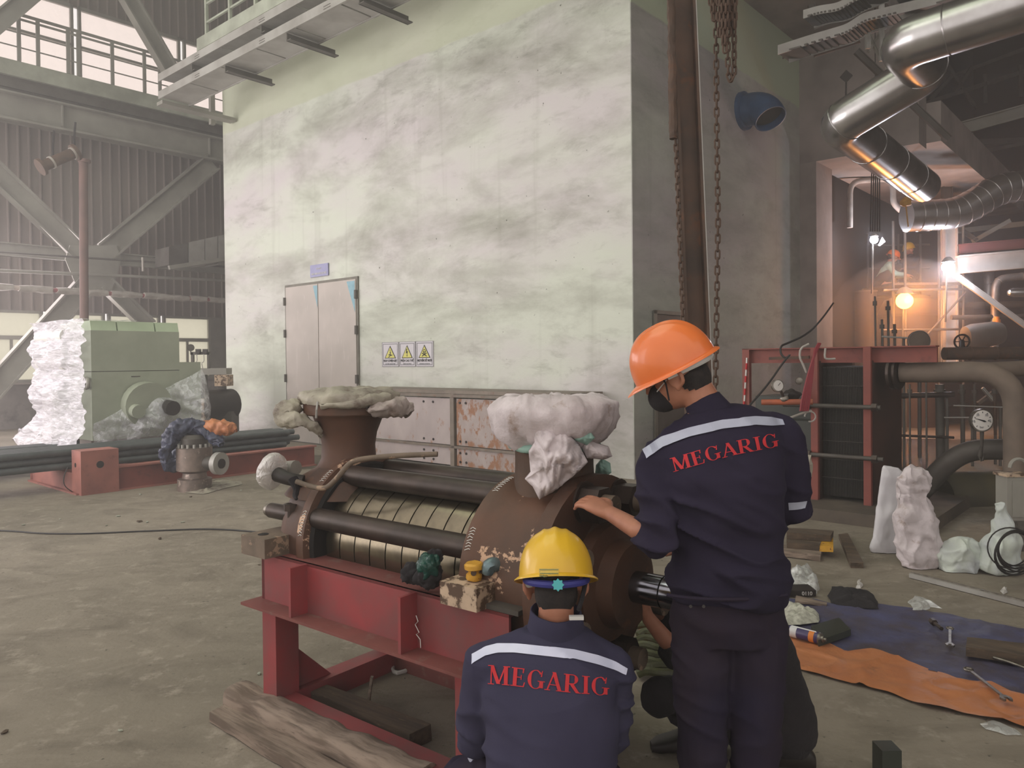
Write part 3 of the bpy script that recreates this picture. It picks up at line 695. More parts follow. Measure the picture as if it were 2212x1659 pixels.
# ================================================================== LEFT SIDE
# ---- red skid
SX, SY = -10.15, 3.5
sk = thing('steel_skid', B2W @ V((-10.8, 5, 0)), 'red oxide steel skid with a box post at its near corner', 'skid')
def chan(m, x0, x1, y0, y1, h, out):   # channel with flanges on side "out"
    m.box((x0, y0, 0), (x1, y1, h)); return m
B().box((SX - .02, SY, .01), (SX, SY + 3.35, .30)).build('beam_web', M_redx, sk)
B().box((SX - .1, SY, .29), (SX + .06, SY + 3.35, .31)).build('beam_flange', M_redx_lit, sk)
B().box((SX - .1, SY, 0), (SX + .06, SY + 3.35, .02)).build('beam_flange', M_redx_lit, sk)
B().box((-11.95, SY, .01), (SX, SY + .03, .24)).build('end_beam', M_redx_lit, sk)
B().box((-11.95, SY - .05, 0), (SX, SY + .03, .02)).build('beam_flange', M_redx_lit, sk)
B().box((-12.0, SY, 0), (-11.9, SY + 3.35, .3)).build('rear_beam', M_redx, sk)
for y in (4.4, 5.5, 6.6): B().box((-11.9, y, .0), (SX - .1, y + .1, .24)).build('cross_beam', M_redx, sk)
pst = B().box((SX - .22, SY - .02, 0), (SX + .08, SY + .42, .54)).build('corner_post', M_redx_lit, sk)
for (cx, cy) in ((SX + .081, SY + .2),): B().cyl((cx, cy, .36), (cx + .002, cy, .36), .045, n=12).build('bolt_hole', M_black, pst)
B().cyl((SX - .1, SY - .021, .36), (SX - .1, SY - .019, .36), .03, n=12).build('bolt_hole', M_black, pst)
B().box((-13.2, SY - .4, 0), (-12.1, SY - .36, .2)).build('outrigger', M_redx_lit, sk)
# pipes bundled on it
first = None
for r in range(3):
    for c in range(6):
        x, z = -10.62 - c * .1 - (r % 2) * .03, .315 + r * .088
        l = random.uniform(-.15, .15)
        m = B().cyl((x, 1.2 + l, z), (x, 6.75 + l, z), .044, n=10)
        single('steel_pipe', m, M_darkpipe, 'dark grey steel pipe lying in the bundle on the red skid', 'pipe', 'dark pipes bundled on the red skid')
for r in range(2):
    for c in range(4):
        x, z = -12.35 - c * .1, .31 + r * .088
        single('steel_pipe', B().cyl((x, 2.2 + .1 * c, z), (x, 6.6, z), .044, n=10), M_darkpipe, 'dark grey pipe stacked behind the wrapped machine', 'pipe', 'pipes stacked behind the wrapped machine')
B().box((-12.8, 2.4, 0), (-12.25, 2.5, .265)).build('bearer', M_woodd, thing('bearer_timber', B2W @ V((-12.5, 2.45, 0)), 'dark timber bearer under the rear pipe stack', 'timber'))
t = thing('bearer_timber', B2W @ V((-12.5, 6, 0)), 'second dark timber bearer under the rear pipe stack, beside the block', 'timber')
B().box((-12.8, 6.0, 0), (-12.25, 6.1, .265)).build('bearer', M_woodd, t)
# ---- green machine wrapped in film
mx0, mx1, my0, my1 = -14.2, -11.75, 4.22, 5.50
gm = thing('wrapped_machine', B2W @ V(((mx0 + mx1) / 2, (my0 + my1) / 2, .5)), 'large pale green machine housing wrapped in plastic film on the skid', 'machine')
seam = bX(250, 802, mx1).z; zt = bX(193, 692, mx1).z
B().box((-13.0, my0, seam + .005), (mx1, my1, zt - .14)).build('upper_housing', M_greenmc, gm)
B().box((-13.4, my0, .5), (mx1, my1, seam - .005)).build('lower_housing', M_greenmc, gm)
B().box((-12.98, my0 + .02, seam - .006), (mx1 - .02, my1 - .02, seam + .006)).build('seam_gasket', M_steeld, gm)
m = B(); 
for (a, b_) in ((my0, my0 + .36), (my0 + .37, my1 - .37), (my1 - .36, my1)):
    m.prism([(mx1 + .0, a + .005, zt - .14), (mx1 - .04, a + .005, zt), (-12.96, a + .005, zt), (-13.0, a + .005, zt - .14)], (0, b_ - a - .01, 0))
m.build('lid', M_greenlt, gm)
lug = M_steelg
for (x, y) in ((mx1 - .05, my0 - .05), (-13.95, my0 - .05)):
    B().torus((x, y, bX(183, 828, mx1).z), (0, 1, 0), .07, .028, 16, 8).build('lifting_lug', lug, gm)
B().box((mx1 - .001, my0 + .55, seam - .09), (mx1 + .004, my0 + .68, seam - .075)).build('name_slot', M_steeld, gm)
B().cyl((mx1, 4.95, 1.0), (mx1 + .18, 4.95, .98), .34, n=24).build('cover_boss', M_greenmc, gm)
B().cyl((mx1 + .15, 5.2, .95), (mx1 + .42, 5.2, .93), .11, n=16).build('dark_flange', M_black, gm)
B().cyl((mx1, 4.75, .93), (mx1 + .3, 4.75, .9), .1, n=14).build('pipe_stub', M_greenmc, gm)
B().box((mx1 - .4, my1 + .0, .5), (mx1 + .0, my1 + .34, 1.62)).build('side_cabinet', M_greenmc, gm)
# pipework and rolls inside the film, at the lit end
for i, (z, r, l) in enumerate(((zt - .2, .11, 1.15), (1.92, .09, 1.0), (1.62, .11, 1.1), (1.3, .1, 1.0))):
    B().cyl((-12.6, my0 - .02, z), (-12.6 - l, my0 - .02, z), r, n=14).build('wrapped_roll', M_filmw if i % 2 else M_white, gm)
B().box((-13.9, my0 + .02, .5), (-13.0, my1 - .3, 1.95)).build('end_panel', M_white, gm)
for x in (-13.6, -12.3):
    B().box((x, my0 + .02, .25), (x + .45, my1 - .1, .5)).build('support_block', M_conc, gm)
# film sheets: real draped surfaces
def sheet_grid(f, nu, nv):
    vs, fs = [], []
    for j in range(nv + 1):
        for i in range(nu + 1): vs.append(f(i / nu, j / nv))
    for j in range(nv):
        for i in range(nu):
            a = j * (nu + 1) + i; fs.append((a, a + 1, a + nu + 2, a + nu + 1))
    return vs, fs
def film_left(u, v):
    x = mx1 + (mx0 - .05 - mx1) * u; z = .34 + (zt + .03 - .34) * v
    bul = .07 + .10 * (.5 + .5 * math.sin(v * 19)) * (1 if u > .25 else .3) + (.22 * (1 - v / .18) if v < .18 else 0)
    n1 = noise.noise(V((x * 2.2, z * 9, 1))) * .07 + noise.noise(V((x * 5, z * 22, 3))) * .03
    y = my0 - .02 - bul - n1
    if u > .86: y += (u - .86) * 3.0
    z2 = z + noise.noise(V((x * 3, 0, 7))) * (.14 if v < .1 else .015)
    x2 = x - (.25 * (1 - v / .2) * u if v < .2 else 0)
    return V((x2, y, z2))
v_, f_ = sheet_grid(film_left, 70, 90); B().add(v_, f_).build('stretch_film', M_filmw, gm, angle=0)
def film_top(u, v):
    x = mx1 + .02 + (mx0 + .3 - mx1) * u; y = my0 - .1 + (.75) * v
    return V((x, y, zt + .02 + .03 * noise.noise(V((x * 4, y * 6, 2))) - (.35 * (u - .5) if u > .5 else 0) * .6))
v_, f_ = sheet_grid(film_top, 40, 20); B().add(v_, f_).build('top_film', M_film, gm, angle=0)
def film_right(u, v):
    y = my0 + (my1 + .35 - my0) * u; top = .75 + .75 * u; z = .36 + (top - .36) * v
    bump_ = .03 + .28 * math.exp(-((y - 5.1) ** 2) / .12) * math.sin(math.pi * min(1, (1 - v) * 1.15)) ** .6 + .32 * math.exp(-((y - 5.72) ** 2) / .05) * math.sin(math.pi * min(1, (1 - v) * .9))
    n1 = noise.noise(V((y * 5 + z * 4, z * 7, 5))) * .05
    z2 = z + noise.noise(V((y * 4, 0, 9))) * (.08 if v < .06 else .01)
    return V((mx1 + .015 + max(0, bump_ + n1) + (.1 * (1 - v / .12) if v < .12 else 0), y, z2))
v_, f_ = sheet_grid(film_right, 60, 50); B().add(v_, f_).build('draped_film', M_film, gm, angle=0)
# ---- small instrument skid and motor behind it
si = thing('instrument_stand', PD(450, 890, 15), 'small instrument frame with two black transmitters before the low window', 'stand')
def pbox(m, x0, y0, x1, y1, d, dep):
    a, b = PD(x0, y0, d), PD(x1, y1, d); return m.box((a.x, a.y, b.z), (b.x, a.y + dep, a.z))
W = lambda: MB()
for x0, x1 in ((412, 418), (447, 452)): pbox(W(), x0, 762, x1, 796, 15, .06).build('upright', M_steeld, si)
pbox(W(), 411, 760, 453, 766, 15, .06).build('crossbar', M_steeld, si)
pbox(W(), 410, 796, 489, 809, 15, .3).build('table_beam', M_steelg, si)
for x in (422, 437): pbox(W(), x, 754, x + 9, 764, 14.95, .09).build('transmitter', M_black, si)
W().cyl(PD(412, 751, 14.98), PD(412, 751, 15.04), .07, n=16).build('gauge', M_steeld, si); W().cyl(PD(412, 758, 15), PD(412, 764, 15), .012, n=6).build('gauge_stem', M_steeld, si)
for x in (425, 440): W().tube([PD(x, 765, 14.97), PD(x + 1, 782, 14.97), PD(x - 5, 783, 14.97), PD(x - 2, 796, 14.97)], .008, 6, sm=1).build('tubing', M_galv, si)
a = PD(430, 809, 15.1); MB().box((a.x, a.y, 0), (a.x + .12, a.y + .12, a.z)).build('leg', M_steeld, si)
a = PD(470, 809, 15.1); MB().box((a.x, a.y, 0), (a.x + .12, a.y + .12, a.z)).build('leg', M_steeld, si)
pbox(W(), 463, 810, 492, 834, 14.9, .3).build('junction_box', M_cream, si)
a, b = PD(425, 897, 14.6), PD(500, 897, 14.6)
mo = thing('dark_motor', PD(460, 905, 14.6), 'dark round electric motor half hidden behind the block corner', 'motor')
W().cyl(PD(434, 878, 14.6), PD(500, 872, 15.2), .3, n=24).build('motor_body', M_black, mo)
W().torus(PD(440, 878, 14.6), (1, .6, 0), .3, .03, 24, 6).build('end_ring', M_steeld, mo)
W().cyl(PD(427, 862, 14.5), PD(427, 846, 14.5), .06, n=10).build('pale_cap', M_galv, mo)
q = PD(460, 900, 14.9); MB().box((q.x - .3, q.y - .1, 0), (q.x + .4, q.y + .3, q.z + .1)).build('motor_foot', M_steeld, mo)
q0, q1 = PD(412, 862, 14.3), PD(440, 862, 14.3); MB().box((q0.x, q0.y, 0), (q1.x, q0.y + .1, q0.z)).build('bracket', M_cream, mo)
# ---- valve body with tarpaulins
c = PZ(421, 1058); vb = thing('flanged_valve', c, 'steel valve body standing on the floor with a ring of bolts round its neck', 'valve')
zc = lambda y: 1.6 - (y - 786) * c.y / F
MB().lathe([(.205, 0), (.205, zc(1035)), (.15, zc(1033)), (.14, zc(1022)), (.215, zc(1016)), (.215, zc(968)), (.17, zc(966))], c, n=28).build('body', pm('bare_valve_steel', S(138, 122, 112), S(104, 94, 88), 8, rough=.5, metal=.5, c3=S(176, 160, 148), s3=10, lo3=.6, hi3=.64), vb)
MB().lathe([(.16, zc(966)), (.16, zc(948)), (.12, zc(940))], c, n=24).build('neck', M_steeld, vb)
for k in range(16):
    a = 2 * math.pi * k / 16; p = c + V((.19 * math.cos(a), .19 * math.sin(a), zc(967)))
    MB().cyl(p, p + V((0, 0, .045)), .017, n=8).build('bolt', M_galv, vb)
d = B2W.to_3x3() @ V((0, 1, 0)); d = V((.93, -.37, 0)).normalized(); p = c + V((0, 0, zc(1000)))
MB().cyl(p, p + d * .42, .085, n=18).build('branch', M_steeld, vb)
MB().cyl(p + d * .36, p + d * .43, .14, n=20).build('branch_flange', M_galv, vb)
MB().cyl(p + d * .43, p + d * .445, .06, n=16).build('bore', M_black, vb)
tp = thing('folded_tarpaulin', c + V((0, 0, .6)), 'blue and orange tarpaulin bundled over the steel valve', 'tarpaulin')
P = lambda x, y, dd=0: PD(x, y, c.y + dd)
bl = crumple(MB().tube([P(355, 1000, -.1), P(360, 965, -.15), P(376, 932, -.1), P(405, 921), P(440, 925), P(468, 950, -.05), P(478, 962, -.1)], [.04, .1, .12, .11, .1, .08, .04], 40, sm=4), .035, 7, seed=2); wrinkle(bl, .045, 9, 2).build('blue_side', M_bluedk, tp, angle=0)
wrinkle(crumple(MB().tube([P(356, 1006, -.05), P(385, 1005, .1), P(392, 960, .1)], [.05, .12, .1], 36, sm=4), .03, 7, seed=5), .045, 9, 4).build('blue_side', M_bluedk, tp, angle=0)
wrinkle(crumple(MB().tube([P(405, 921, .1), P(440, 920, .05), P(475, 924, 0), P(500, 926, 0), P(512, 930, 0)], [.05, .08, .11, .10, .04], 40, sm=4), .035, 6, seed=9), .04, 8, 5).build('orange_side', M_oranget, tp, angle=0)
def floor_rag(name, pts, h, mat, label, cat, n=18, seed=0, amp=.02, z0=0.004, freq=9):
    """crumpled flat sheet: outline given by photograph points on the floor"""
    P3 = [PZ(x, y, z0) for x, y in pts]; cc = sum(P3, V()) / len(P3)
    k = len(P3); rings = 12; vs = []; per = 8
    for r in range(rings + 1):
        t = r / rings
        for i in range(k * per):
            a, b = P3[i // per], P3[(i // per + 1) % k]; q = a.lerp(b, (i % per) / per)
            p = cc.lerp(q, t); hh = h * (1 - t ** 3) * (.55 + .9 * abs(noise.noise(p * freq + V((seed, 0, 0)))))
            vs.append(p + V((noise.noise(p * freq + V((9, seed, 0))) * amp, noise.noise(p * freq + V((3, seed, 5))) * amp, hh * (.7 + .6 * (lambda d: d[1] - d[0])(noise.voronoi(p * freq * 1.6 + V((seed, 0, 0)))[0])) + .002)))
    nn = k * per
    fs = [(r * nn + i, r * nn + (i + 1) % nn, (r + 1) * nn + (i + 1) % nn, (r + 1) * nn + i) for r in range(rings) for i in range(nn)]
    return single(name, MB().add(vs, fs), mat, label, cat, angle=0)
floor_rag('plastic_sheet', [(384, 1058), (430, 1052), (480, 1036), (520, 1040), (524, 1046), (480, 1056), (440, 1068), (400, 1064)], .05, M_sackg, 'crumpled pale sheet trapped under the steel valve', 'plastic sheet', seed=1)
# cable across the floor
cp = [PZ(x, y, .008) for x, y in ((-60, 1144), (30, 1147), (90, 1153), (190, 1153), (270, 1149), (370, 1145), (450, 1142), (540, 1147), (640, 1160))]
single('floor_cable', MB().tube(cp, .008, 6, sm=2), M_cable, 'thin black cable lying across the bare concrete floor', 'cable')
cp = [PZ(147 + 10, 1063, .01), PD(138, 1050, 9.0), PD(137, 1030, 9.0), PD(146, 1010, 9.1)]
single('loose_wire', MB().tube(cp, .006, 6, sm=2), M_cable, 'short dark wire looping up the end of the red skid', 'wire')
# ---- litter on the open floor
lit = [(301, 1128, 14, 2), (318, 1129, 10, 2), (256, 1116, 10, 2), (345, 1165, 14, 8), (395, 1129, 10, 3), (303, 1069, 10, 2), (412, 1074, 7, 3), (521, 1060, 7, 4), (50, 1135, 9, 3), (560, 1221, 8, 6), (230, 1136, 6, 2), (260, 1580, 14, 18), (10, 1584, 20, 6), (130, 1122, 5, 3), (560, 1457, 16, 6), (700, 1362, 22, 4)]
for i, (x, y, w_, h_) in enumerate(lit):
    p = PZ(x, y); r = w_ * p.y / F / 2
    m = MB().ell(V((0, 0, 0)), r, r * .5, max(.005, r * .25), Matrix.Rotation(i * 1.7, 3, 'Z'), 10)
    crumple(m, r * .25, 3 / r, seed=i)
    for j in range(len(m.v)): m.v[j] += p + V((0, 0, max(.005, r * .3)))
    single('litter_scrap', m, M_conc_g if i % 3 else M_woodd, 'small scrap of litter on the open concrete floor', 'litter', 'scraps scattered over the bare concrete')

# ================================================================== PUMP
O = PZ(565, 1192, .745); O.z = 0
PF = Matrix(((.784, .620, 0, O.x), (-.620, .784, 0, O.y), (0, 0, 1, 0), (0, 0, 0, 1))); PI = PF.inverted()
def K(): return MB(PF)
def pw(s, t, z): return PF @ V((s, t, z))
TC, ZC = .40, .79
# red stand
fs_ = thing('pump_stand', pw(.7, .4, 0), 'red painted steel stand of plate beams and box legs under the pump', 'stand')
ZB, ZT = .535, .745
for (t0, sg_) in ((0, -1), (.8, 1)):
    tt = t0 + .012 * (-sg_)
    bw = K().box((0, min(t0, tt), ZB), (1.43, max(t0, tt), ZT)).build('beam_web', M_red, fs_)
    K().box((-.0, t0 - .22 * (sg_ > 0), ZT - .012), (1.43, t0 + .22 * (sg_ < 0), ZT)).build('top_plate', M_redd, fs_)
    K().box((-.03, t0 + (.1 if sg_ < 0 else -.1), ZB - .012), (1.46, t0 - (.09 if sg_ < 0 else -.09), ZB)).build('bottom_flange', M_redd, fs_)
    for s in (.32, .98): K().box((s, t0, ZB), (s + .014, t0 + .085 * sg_, ZT - .003)).build('stiffener', M_red, fs_)
for s in (0.0, 1.18):
    for t in (0, .68):
        K().box((s, t, .1), (s + .1, t + .12, ZB - .012)).build('leg', M_red, fs_)
    K().box((s, -.02, 0), (s + .1, .82, .1)).build('base_cross_beam', M_red, fs_)
    K().prism([(s + .05, .12, .1), (s + .05, .33, .1), (s + .05, .12, .30)], (.012, 0, 0)).build('gusset', M_red, fs_)
K().box((.1, 0, 0), (1.18, .1, .1)).build('base_rail', M_red, fs_)
K().box((.1, .72, 0), (1.18, .82, .1)).build('base_rail', M_redd, fs_)
K().box((.0, .0, ZB), (.02, .8, ZT - .012)).build('end_beam', M_red, fs_)
# pump
pu = thing('multistage_pump', pw(.7, TC, ZT), 'rusty brown multistage pump with tie rods and two upright nozzles', 'pump')
ax = PF.to_3x3() @ V((1, 0, 0))
def ring_lathe(prof, s0, name, mat, parent=pu, n=48, t=TC, z=ZC, caps=True):
    return MB().lathe([(r, s) for r, s in prof], pw(s0, t, z), ax, n, caps).build(name, mat, parent)
ring_lathe([(.12, -.10), (.16, -.10), (.19, -.04), (.26, -.02), (.32, .03), (.345, .09), (.35, .20)], 0, 'discharge_head', M_rustb)
ring_lathe([(.345, .20), (.37, .215), (.37, .262), (.345, .268)], 0, 'head_rim', M_rustp)
ring_lathe([(.34, .268), (.33, .285)], 0, 'inner_plate', M_groove)
ring_lathe([(.34, 1.165), (.365, 1.17), (.365, 1.215), (.352, 1.235), (.35, 1.44), (.34, 1.475)], 0, 'suction_head', M_rustp)
ring_lathe([(.385, 1.475), (.385, 1.535), (.30, 1.54), (.22, 1.55)], 0, 'end_flange', M_rustb)
ring_lathe([(.21, 1.54), (.21, 1.60), (.16, 1.62), (.15, 1.68), (.11, 1.69)], 0, 'bearing_housing', M_rustb)
# stage barrel
n_st, s0, s1 = 9, .30, 1.165; ds = (s1 - s0) / n_st
for k in range(n_st):
    a = s0 + k * ds
    ring_lathe([(.24, a), (.275, a + .001), (.275, a + ds - .0055), (.24, a + ds - .005)], 0, 'stage_ring', M_barrel, n=64)
ring_lathe([(.245, s0 - .02), (.245, s1 + .01)], 0, 'barrel_core', M_groove)
rods = []
for k in range(8):
    a = R(22.5 + 45 * k); t, z = TC - .315 * math.cos(a), ZC + .315 * math.sin(a)
    K().cyl((.26, t, z), (1.18, t, z), .046, n=18).build('tie_rod', M_rod, pu)
    a2 = a + R(5)
    t2, z2 = TC - .31 * math.cos(a2), ZC + .31 * math.sin(a2)
    nt = K().cyl((1.535, t2, z2), (1.62, t2, z2), .068, n=6).build('nut', M_rod, pu)
    K().cyl((1.62, t2, z2), (1.665, t2, z2), .04, n=16).build('stud_end', M_creamd, nt)
    K().cyl((1.53, t2, z2), (1.545, t2, z2), .078, n=18).build('washer', M_rod, nt)
# nozzles
def nozzle(s, prof, name, mat, fl_mat, zt_):
    o = MB().lathe(prof, pw(s, TC, 0), n=36).build(name, mat, pu)
    MB().lathe([(.205, zt_ - .07), (.21, zt_ - .064), (.21, zt_ - .006), (.205, zt_)], pw(s, TC, 0), n=40).build('nozzle_flange', fl_mat, o)
    return o
nozzle(.13, [(.30, .98), (.24, 1.05), (.15, 1.10), (.13, 1.14), (.126, 1.2), (.135, 1.26), (.155, 1.31), (.17, 1.35)], 'discharge_nozzle', M_rustb, M_rustp, 1.42)
nozzle(1.34, [(.24, .96), (.2, 1.05), (.155, 1.12), (.15, 1.2), (.15, 1.3), (.17, 1.35)], 'suction_nozzle', M_rust, M_rustp, 1.40)
for s in (.13, 1.34): ring_lathe([(.05, 0)] * 2, 0, 'x', M_rust) if False else None
# feet
K().box((-.05, -.07, ZT), (.13, .18, .83)).build('foot_pad', M_creamd, pu)
K().cyl((.03, -.01, .829), (.03, -.01, .832), .024, n=16).build('bolt_hole', M_groove, pu)
m = K().cyl((.1, .09, .83), (.1, .09, .93), .018, n=12).cyl((.1, .09, .93), (.1, .09, .96), .034, n=8); m.build('jacking_bolt', M_rod, pu)
K().box((1.16, -.05, ZT), (1.33, .19, .825)).build('foot_pad', M_cream, pu)
K().box((1.13, .6, ZT), (1.35, .83, .825)).build('foot_pad', M_cream, pu); K().box((-.05, .6, ZT), (.15, .83, .83)).build('foot_pad', M_creamd, pu)
K().box((1.33, .0, ZT + .001), (1.47, .16, ZT + .018)).build('shim_plate', M_steeld, pu)
m = K().cyl((1.2, .14, .825), (1.2, .14, .89), .017, n=12).cyl((1.2, .14, .89), (1.2, .14, .925), .032, n=6); m.build('holding_bolt', M_rod, pu)
# shaft
sh = ring_lathe([(.056, 1.6), (.056, 1.80)], 0, 'shaft_sleeve', M_chrome, n=32)
ring_lathe([(.05, 1.80), (.05, 1.806)], 0, 'shaft_groove', M_black, n=32)
ring_lathe([(.0565, 1.806), (.0565, 2.15), (.05, 2.16)], 0, 'shaft', M_chrome, n=32)
ring_lathe([(.04, -.16), (.045, -.16), (.045, -.1)], 0, 'shaft_end', M_chrome2, n=24)
K().cyl((.06, .13, .90), (-.11, .13, .90), .036, n=18).build('plug', M_rod, pu); K().cyl((-.11, .13, .90), (-.135, .13, .9), .03, n=18).build('chrome_cap', M_chrome2, pu)
# chalk writing on the rims
for (s, a0, a1, n_) in ((.24, 8, 26, 9), (.24, 48, 60, 6), (1.195, 20, 34, 8), (1.195, 60, 78, 9)):
    m = MB()
    for i in range(n_):
        a = R(a0 + (a1 - a0) * i / n_); rr = .3715 if s < 1 else .3665
        f = lambda ss, aa: pw(ss, TC - rr * math.cos(aa), ZC + rr * math.sin(aa))
        q = random.uniform(-.006, .006)
        m.tube([f(s - .012, a), f(s + q, a + .02), f(s + .012, a + .012 + q)], .0016, 4)
    m.build('chalk_mark', M_white, pu)
m = K().tube([(1.0, -.0125, .66), (1.01, -.0125, .64), (.995, -.0125, .625), (1.015, -.0125, .60), (1.0, -.0125, .59), (1.02, -.0125, .575), (1.022, -.0125, .545)], .002, 4)
m.build('chalk_mark', M_white, fs_)
# ---- covers tied over the nozzles
cv = thing('nozzle_cover', pw(.13, TC, 1.42), 'grimy woven sack draped over the flared nozzle beside the double door', 'sack')
c0 = pw(.13, TC, 1.42)
m = MB().lathe([(.02, .045), (.06, .05), (.1, .052), (.14, .05), (.17, .045), (.2, .038), (.218, .028), (.228, .01), (.226, -.005), (.222, -.02)], c0, n=80, caps=False); wrinkle(m, .02, 11, 4); crumple(m, .014, 9, seed=4); m.build('top_sheet', M_sackg, cv, angle=0)
q = lambda x, y, dd=0: PD(x, y, c0.y + dd)
wrinkle(crumple(MB().tube([q(648, 872, -.05), q(625, 880, -.1), q(610, 900, -.12), q(640, 908, -.15), q(672, 915, -.12), q(700, 945, -.1)], [.03, .05, .045, .035, .03, .012], 28, sm=3), .018, 14, seed=6), .014, 22, 6).build('hanging_flap', M_sackg, cv, angle=0)
wrinkle(crumple(MB().tube([q(790, 880, -.18), q(822, 886, -.15), q(850, 878, -.1), q(870, 880, 0), q(885, 895, 0)], [.03, .05, .05, .04, .03], 28, sm=3), .02, 14, seed=7), .014, 22, 7).build('hanging_flap', M_sackd, cv, angle=0)
wrinkle(crumple(MB().tube([q(690, 880, -.21), q(740, 876, -.23), q(790, 866, -.2), q(840, 862, -.1)], [.012, .02, .03, .03], 10, sm=2), .012, 14, seed=8), .012, 22, 8).build('fold', M_sackg, cv, angle=0)
wrinkle(crumple(MB().tube([q(715, 852, -.1), q(770, 848, -.05), q(830, 850, 0), q(868, 860, .05)], [.02, .03, .035, .02], 10, sm=2), .02, 12, seed=12), .012, 22, 12).build('fold', M_sackg, cv, angle=0)
MB().tube([q(686, 868, -.2), q(684, 885, -.22), q(683, 903, -.21)], .005, 6).build('wire_tie', M_galv, cv)
cv = thing('nozzle_bag', pw(1.34, TC, 1.40), 'dirty white woven bag tied over the nozzle in front of the workers', 'sack')
c0 = pw(1.34, TC, 1.40)
m = MB().lathe([(.02, .045), (.06, .045), (.1, .05), (.14, .056), (.17, .06), (.195, .055), (.215, .045), (.23, .032), (.238, .018), (.243, .0), (.243, -.02), (.236, -.042), (.225, -.065), (.208, -.085), (.19, -.10), (.165, -.12)], c0, n=110, caps=False); wrinkle(m, .024, 10, 5, .7)
crumple(m, .02, 10, seed=14); m.build('bag', M_sack, cv, angle=0)
q = lambda x, y, dd=0: PD(x, y, c0.y + dd)
wrinkle(crumple(MB().tube([q(1090, 880, -.02), q(1110, 900, -.06), q(1150, 915, -.14), q(1200, 922, -.17)], [.03, .035, .025, .012], 12, sm=2), .012, 14, seed=16), .012, 22, 16).build('fold', M_sack, cv, angle=0)
crumple(MB().torus(c0 + V((0, 0, -.125)), (0, 0, 1), .160, .016, 36, 8), .006, 20, seed=3).build('tie_band', pm('pale_teal_strip', S(150, 186, 172), S(126, 160, 150), 9, rough=.6, bump=.3), cv, angle=0)
def cloth_patch(pts, d, th, mat, name, parent, seed, amp=.02, dome=.03, n=14):
    """hanging cloth piece inside an outline, slightly domed and crumpled"""
    cx = sum(p[0] for p in pts) / len(pts); cy = sum(p[1] for p in pts) / len(pts); k = len(pts); per = 7; rings = 16; vs = []
    for side in (0, 1):
        for r in range(rings + 1):
            t = r / rings
            for i in range(k * per):
                a, b = pts[i // per], pts[(i // per + 1) % k]; u = (i % per) / per
                x = a[0] + (b[0] - a[0]) * u; y = a[1] + (b[1] - a[1]) * u
                x, y = cx + (x - cx) * t, cy + (y - cy) * t
                p = PD(x, y, d); w_ = noise.noise(V((x * .03, y * .03, seed))) * amp + abs(noise.noise(V((x * .07, y * .03, seed + 4)))) * amp
                q_ = V((x * .028, y * .028, seed)); v1 = noise.voronoi(q_)[0]; w_ += (v1[1] - v1[0]) * amp * .9
                vs.append(p + V((0, -1, 0)) * (dome * (1 - t * t) + w_ * (1 if t < 1 else .5)) * (1 if side == 0 else .5) + V((0, th if side else 0, 0)))
    nn = k * per; off = (rings + 1) * nn
    fs = [(o + r * nn + i, o + r * nn + (i + 1) % nn, o + (r + 1) * nn + (i + 1) % nn, o + (r + 1) * nn + i) for o in (0, off) for r in range(rings) for i in range(nn)]
    fs += [(rings * nn + i, rings * nn + (i + 1) % nn, off + rings * nn + (i + 1) % nn, off + rings * nn + i) for i in range(nn)]
    return MB().add(vs, fs).build(name, mat, parent, angle=0)
dd = c0.y - .2
cloth_patch([(1150, 928), (1200, 930), (1225, 935), (1250, 960), (1270, 998), (1235, 1030), (1205, 1055), (1165, 1078), (1150, 1050), (1134, 1035), (1146, 1020), (1142, 975), (1155, 955)], dd, .02, M_sack, 'hanging_tail', cv, 1, .05, .05)
cloth_patch([(1262, 945), (1290, 958), (1315, 965), (1322, 985), (1300, 992), (1268, 990), (1255, 965)], dd + .05, .02, M_sack, 'hanging_tail', cv, 2, .03, .04)
cloth_patch([(1225, 935), (1275, 932), (1285, 945), (1268, 962), (1240, 950)], dd + .02, .02, MATS['pale_teal_strip'], 'knot', cv, 3, .02, .03)
cloth_patch([(1140, 925), (1190, 925), (1185, 945), (1172, 955), (1150, 940)], dd + .02, .02, M_sackd, 'torn_edge', cv, 4, .02, .03)
cloth_patch([(1288, 1005), (1300, 990), (1318, 1000), (1320, 1020), (1300, 1034), (1286, 1022)], dd + .25, .01, MATS['pale_teal_strip'], 'loose_scrap', cv, 5, .02, .02)
# ---- small flange wrapped in plastic, strap and bent bar
wf = thing('wrapped_flange', PD(600, 1030, 3.55), 'small tilted pipe flange wrapped in clear plastic beside the pump', 'flange')
a, b = PD(580, 1014, 3.6), PD(597, 1021, 3.55); d = (b - a).normalized(); d = V((.8, -.45, -.25)).normalized(); c = PD(588, 1018, 3.58)
el = MB().lathe([(.01, -.03), (.05, -.032), (.08, -.018), (.083, .0), (.08, .018), (.05, .032)], c, d, 28); 
for i in range(len(el.v)): p = el.v[i] - c; el.v[i] = c + V((p.x * 1.0, p.y, p.z * 1.05))
crumple(el, .008, 16, seed=1); el.build('plastic_wrap', M_bagw, wf, angle=0)
MB().tube([PD(600, 1025, 3.55), PD(625, 1035, 3.5), PD(655, 1040, 3.5)], [.035, .03, .03], 12, sm=1).build('pipe_arm', M_black, wf)
crumple(MB().tube([PD(632, 1035, 3.38), PD(640, 1048, 3.37), PD(637, 1070, 3.36), PD(641, 1078, 3.35)], [.02, .02, .012, .006], 8, sm=2), .008, 20).build('black_rag', M_dark, wf)
MB().tube([PD(612, 1012, 3.7), PD(640, 1010, 3.65)], .035, 12).build('grey_lug', M_steelg, wf)
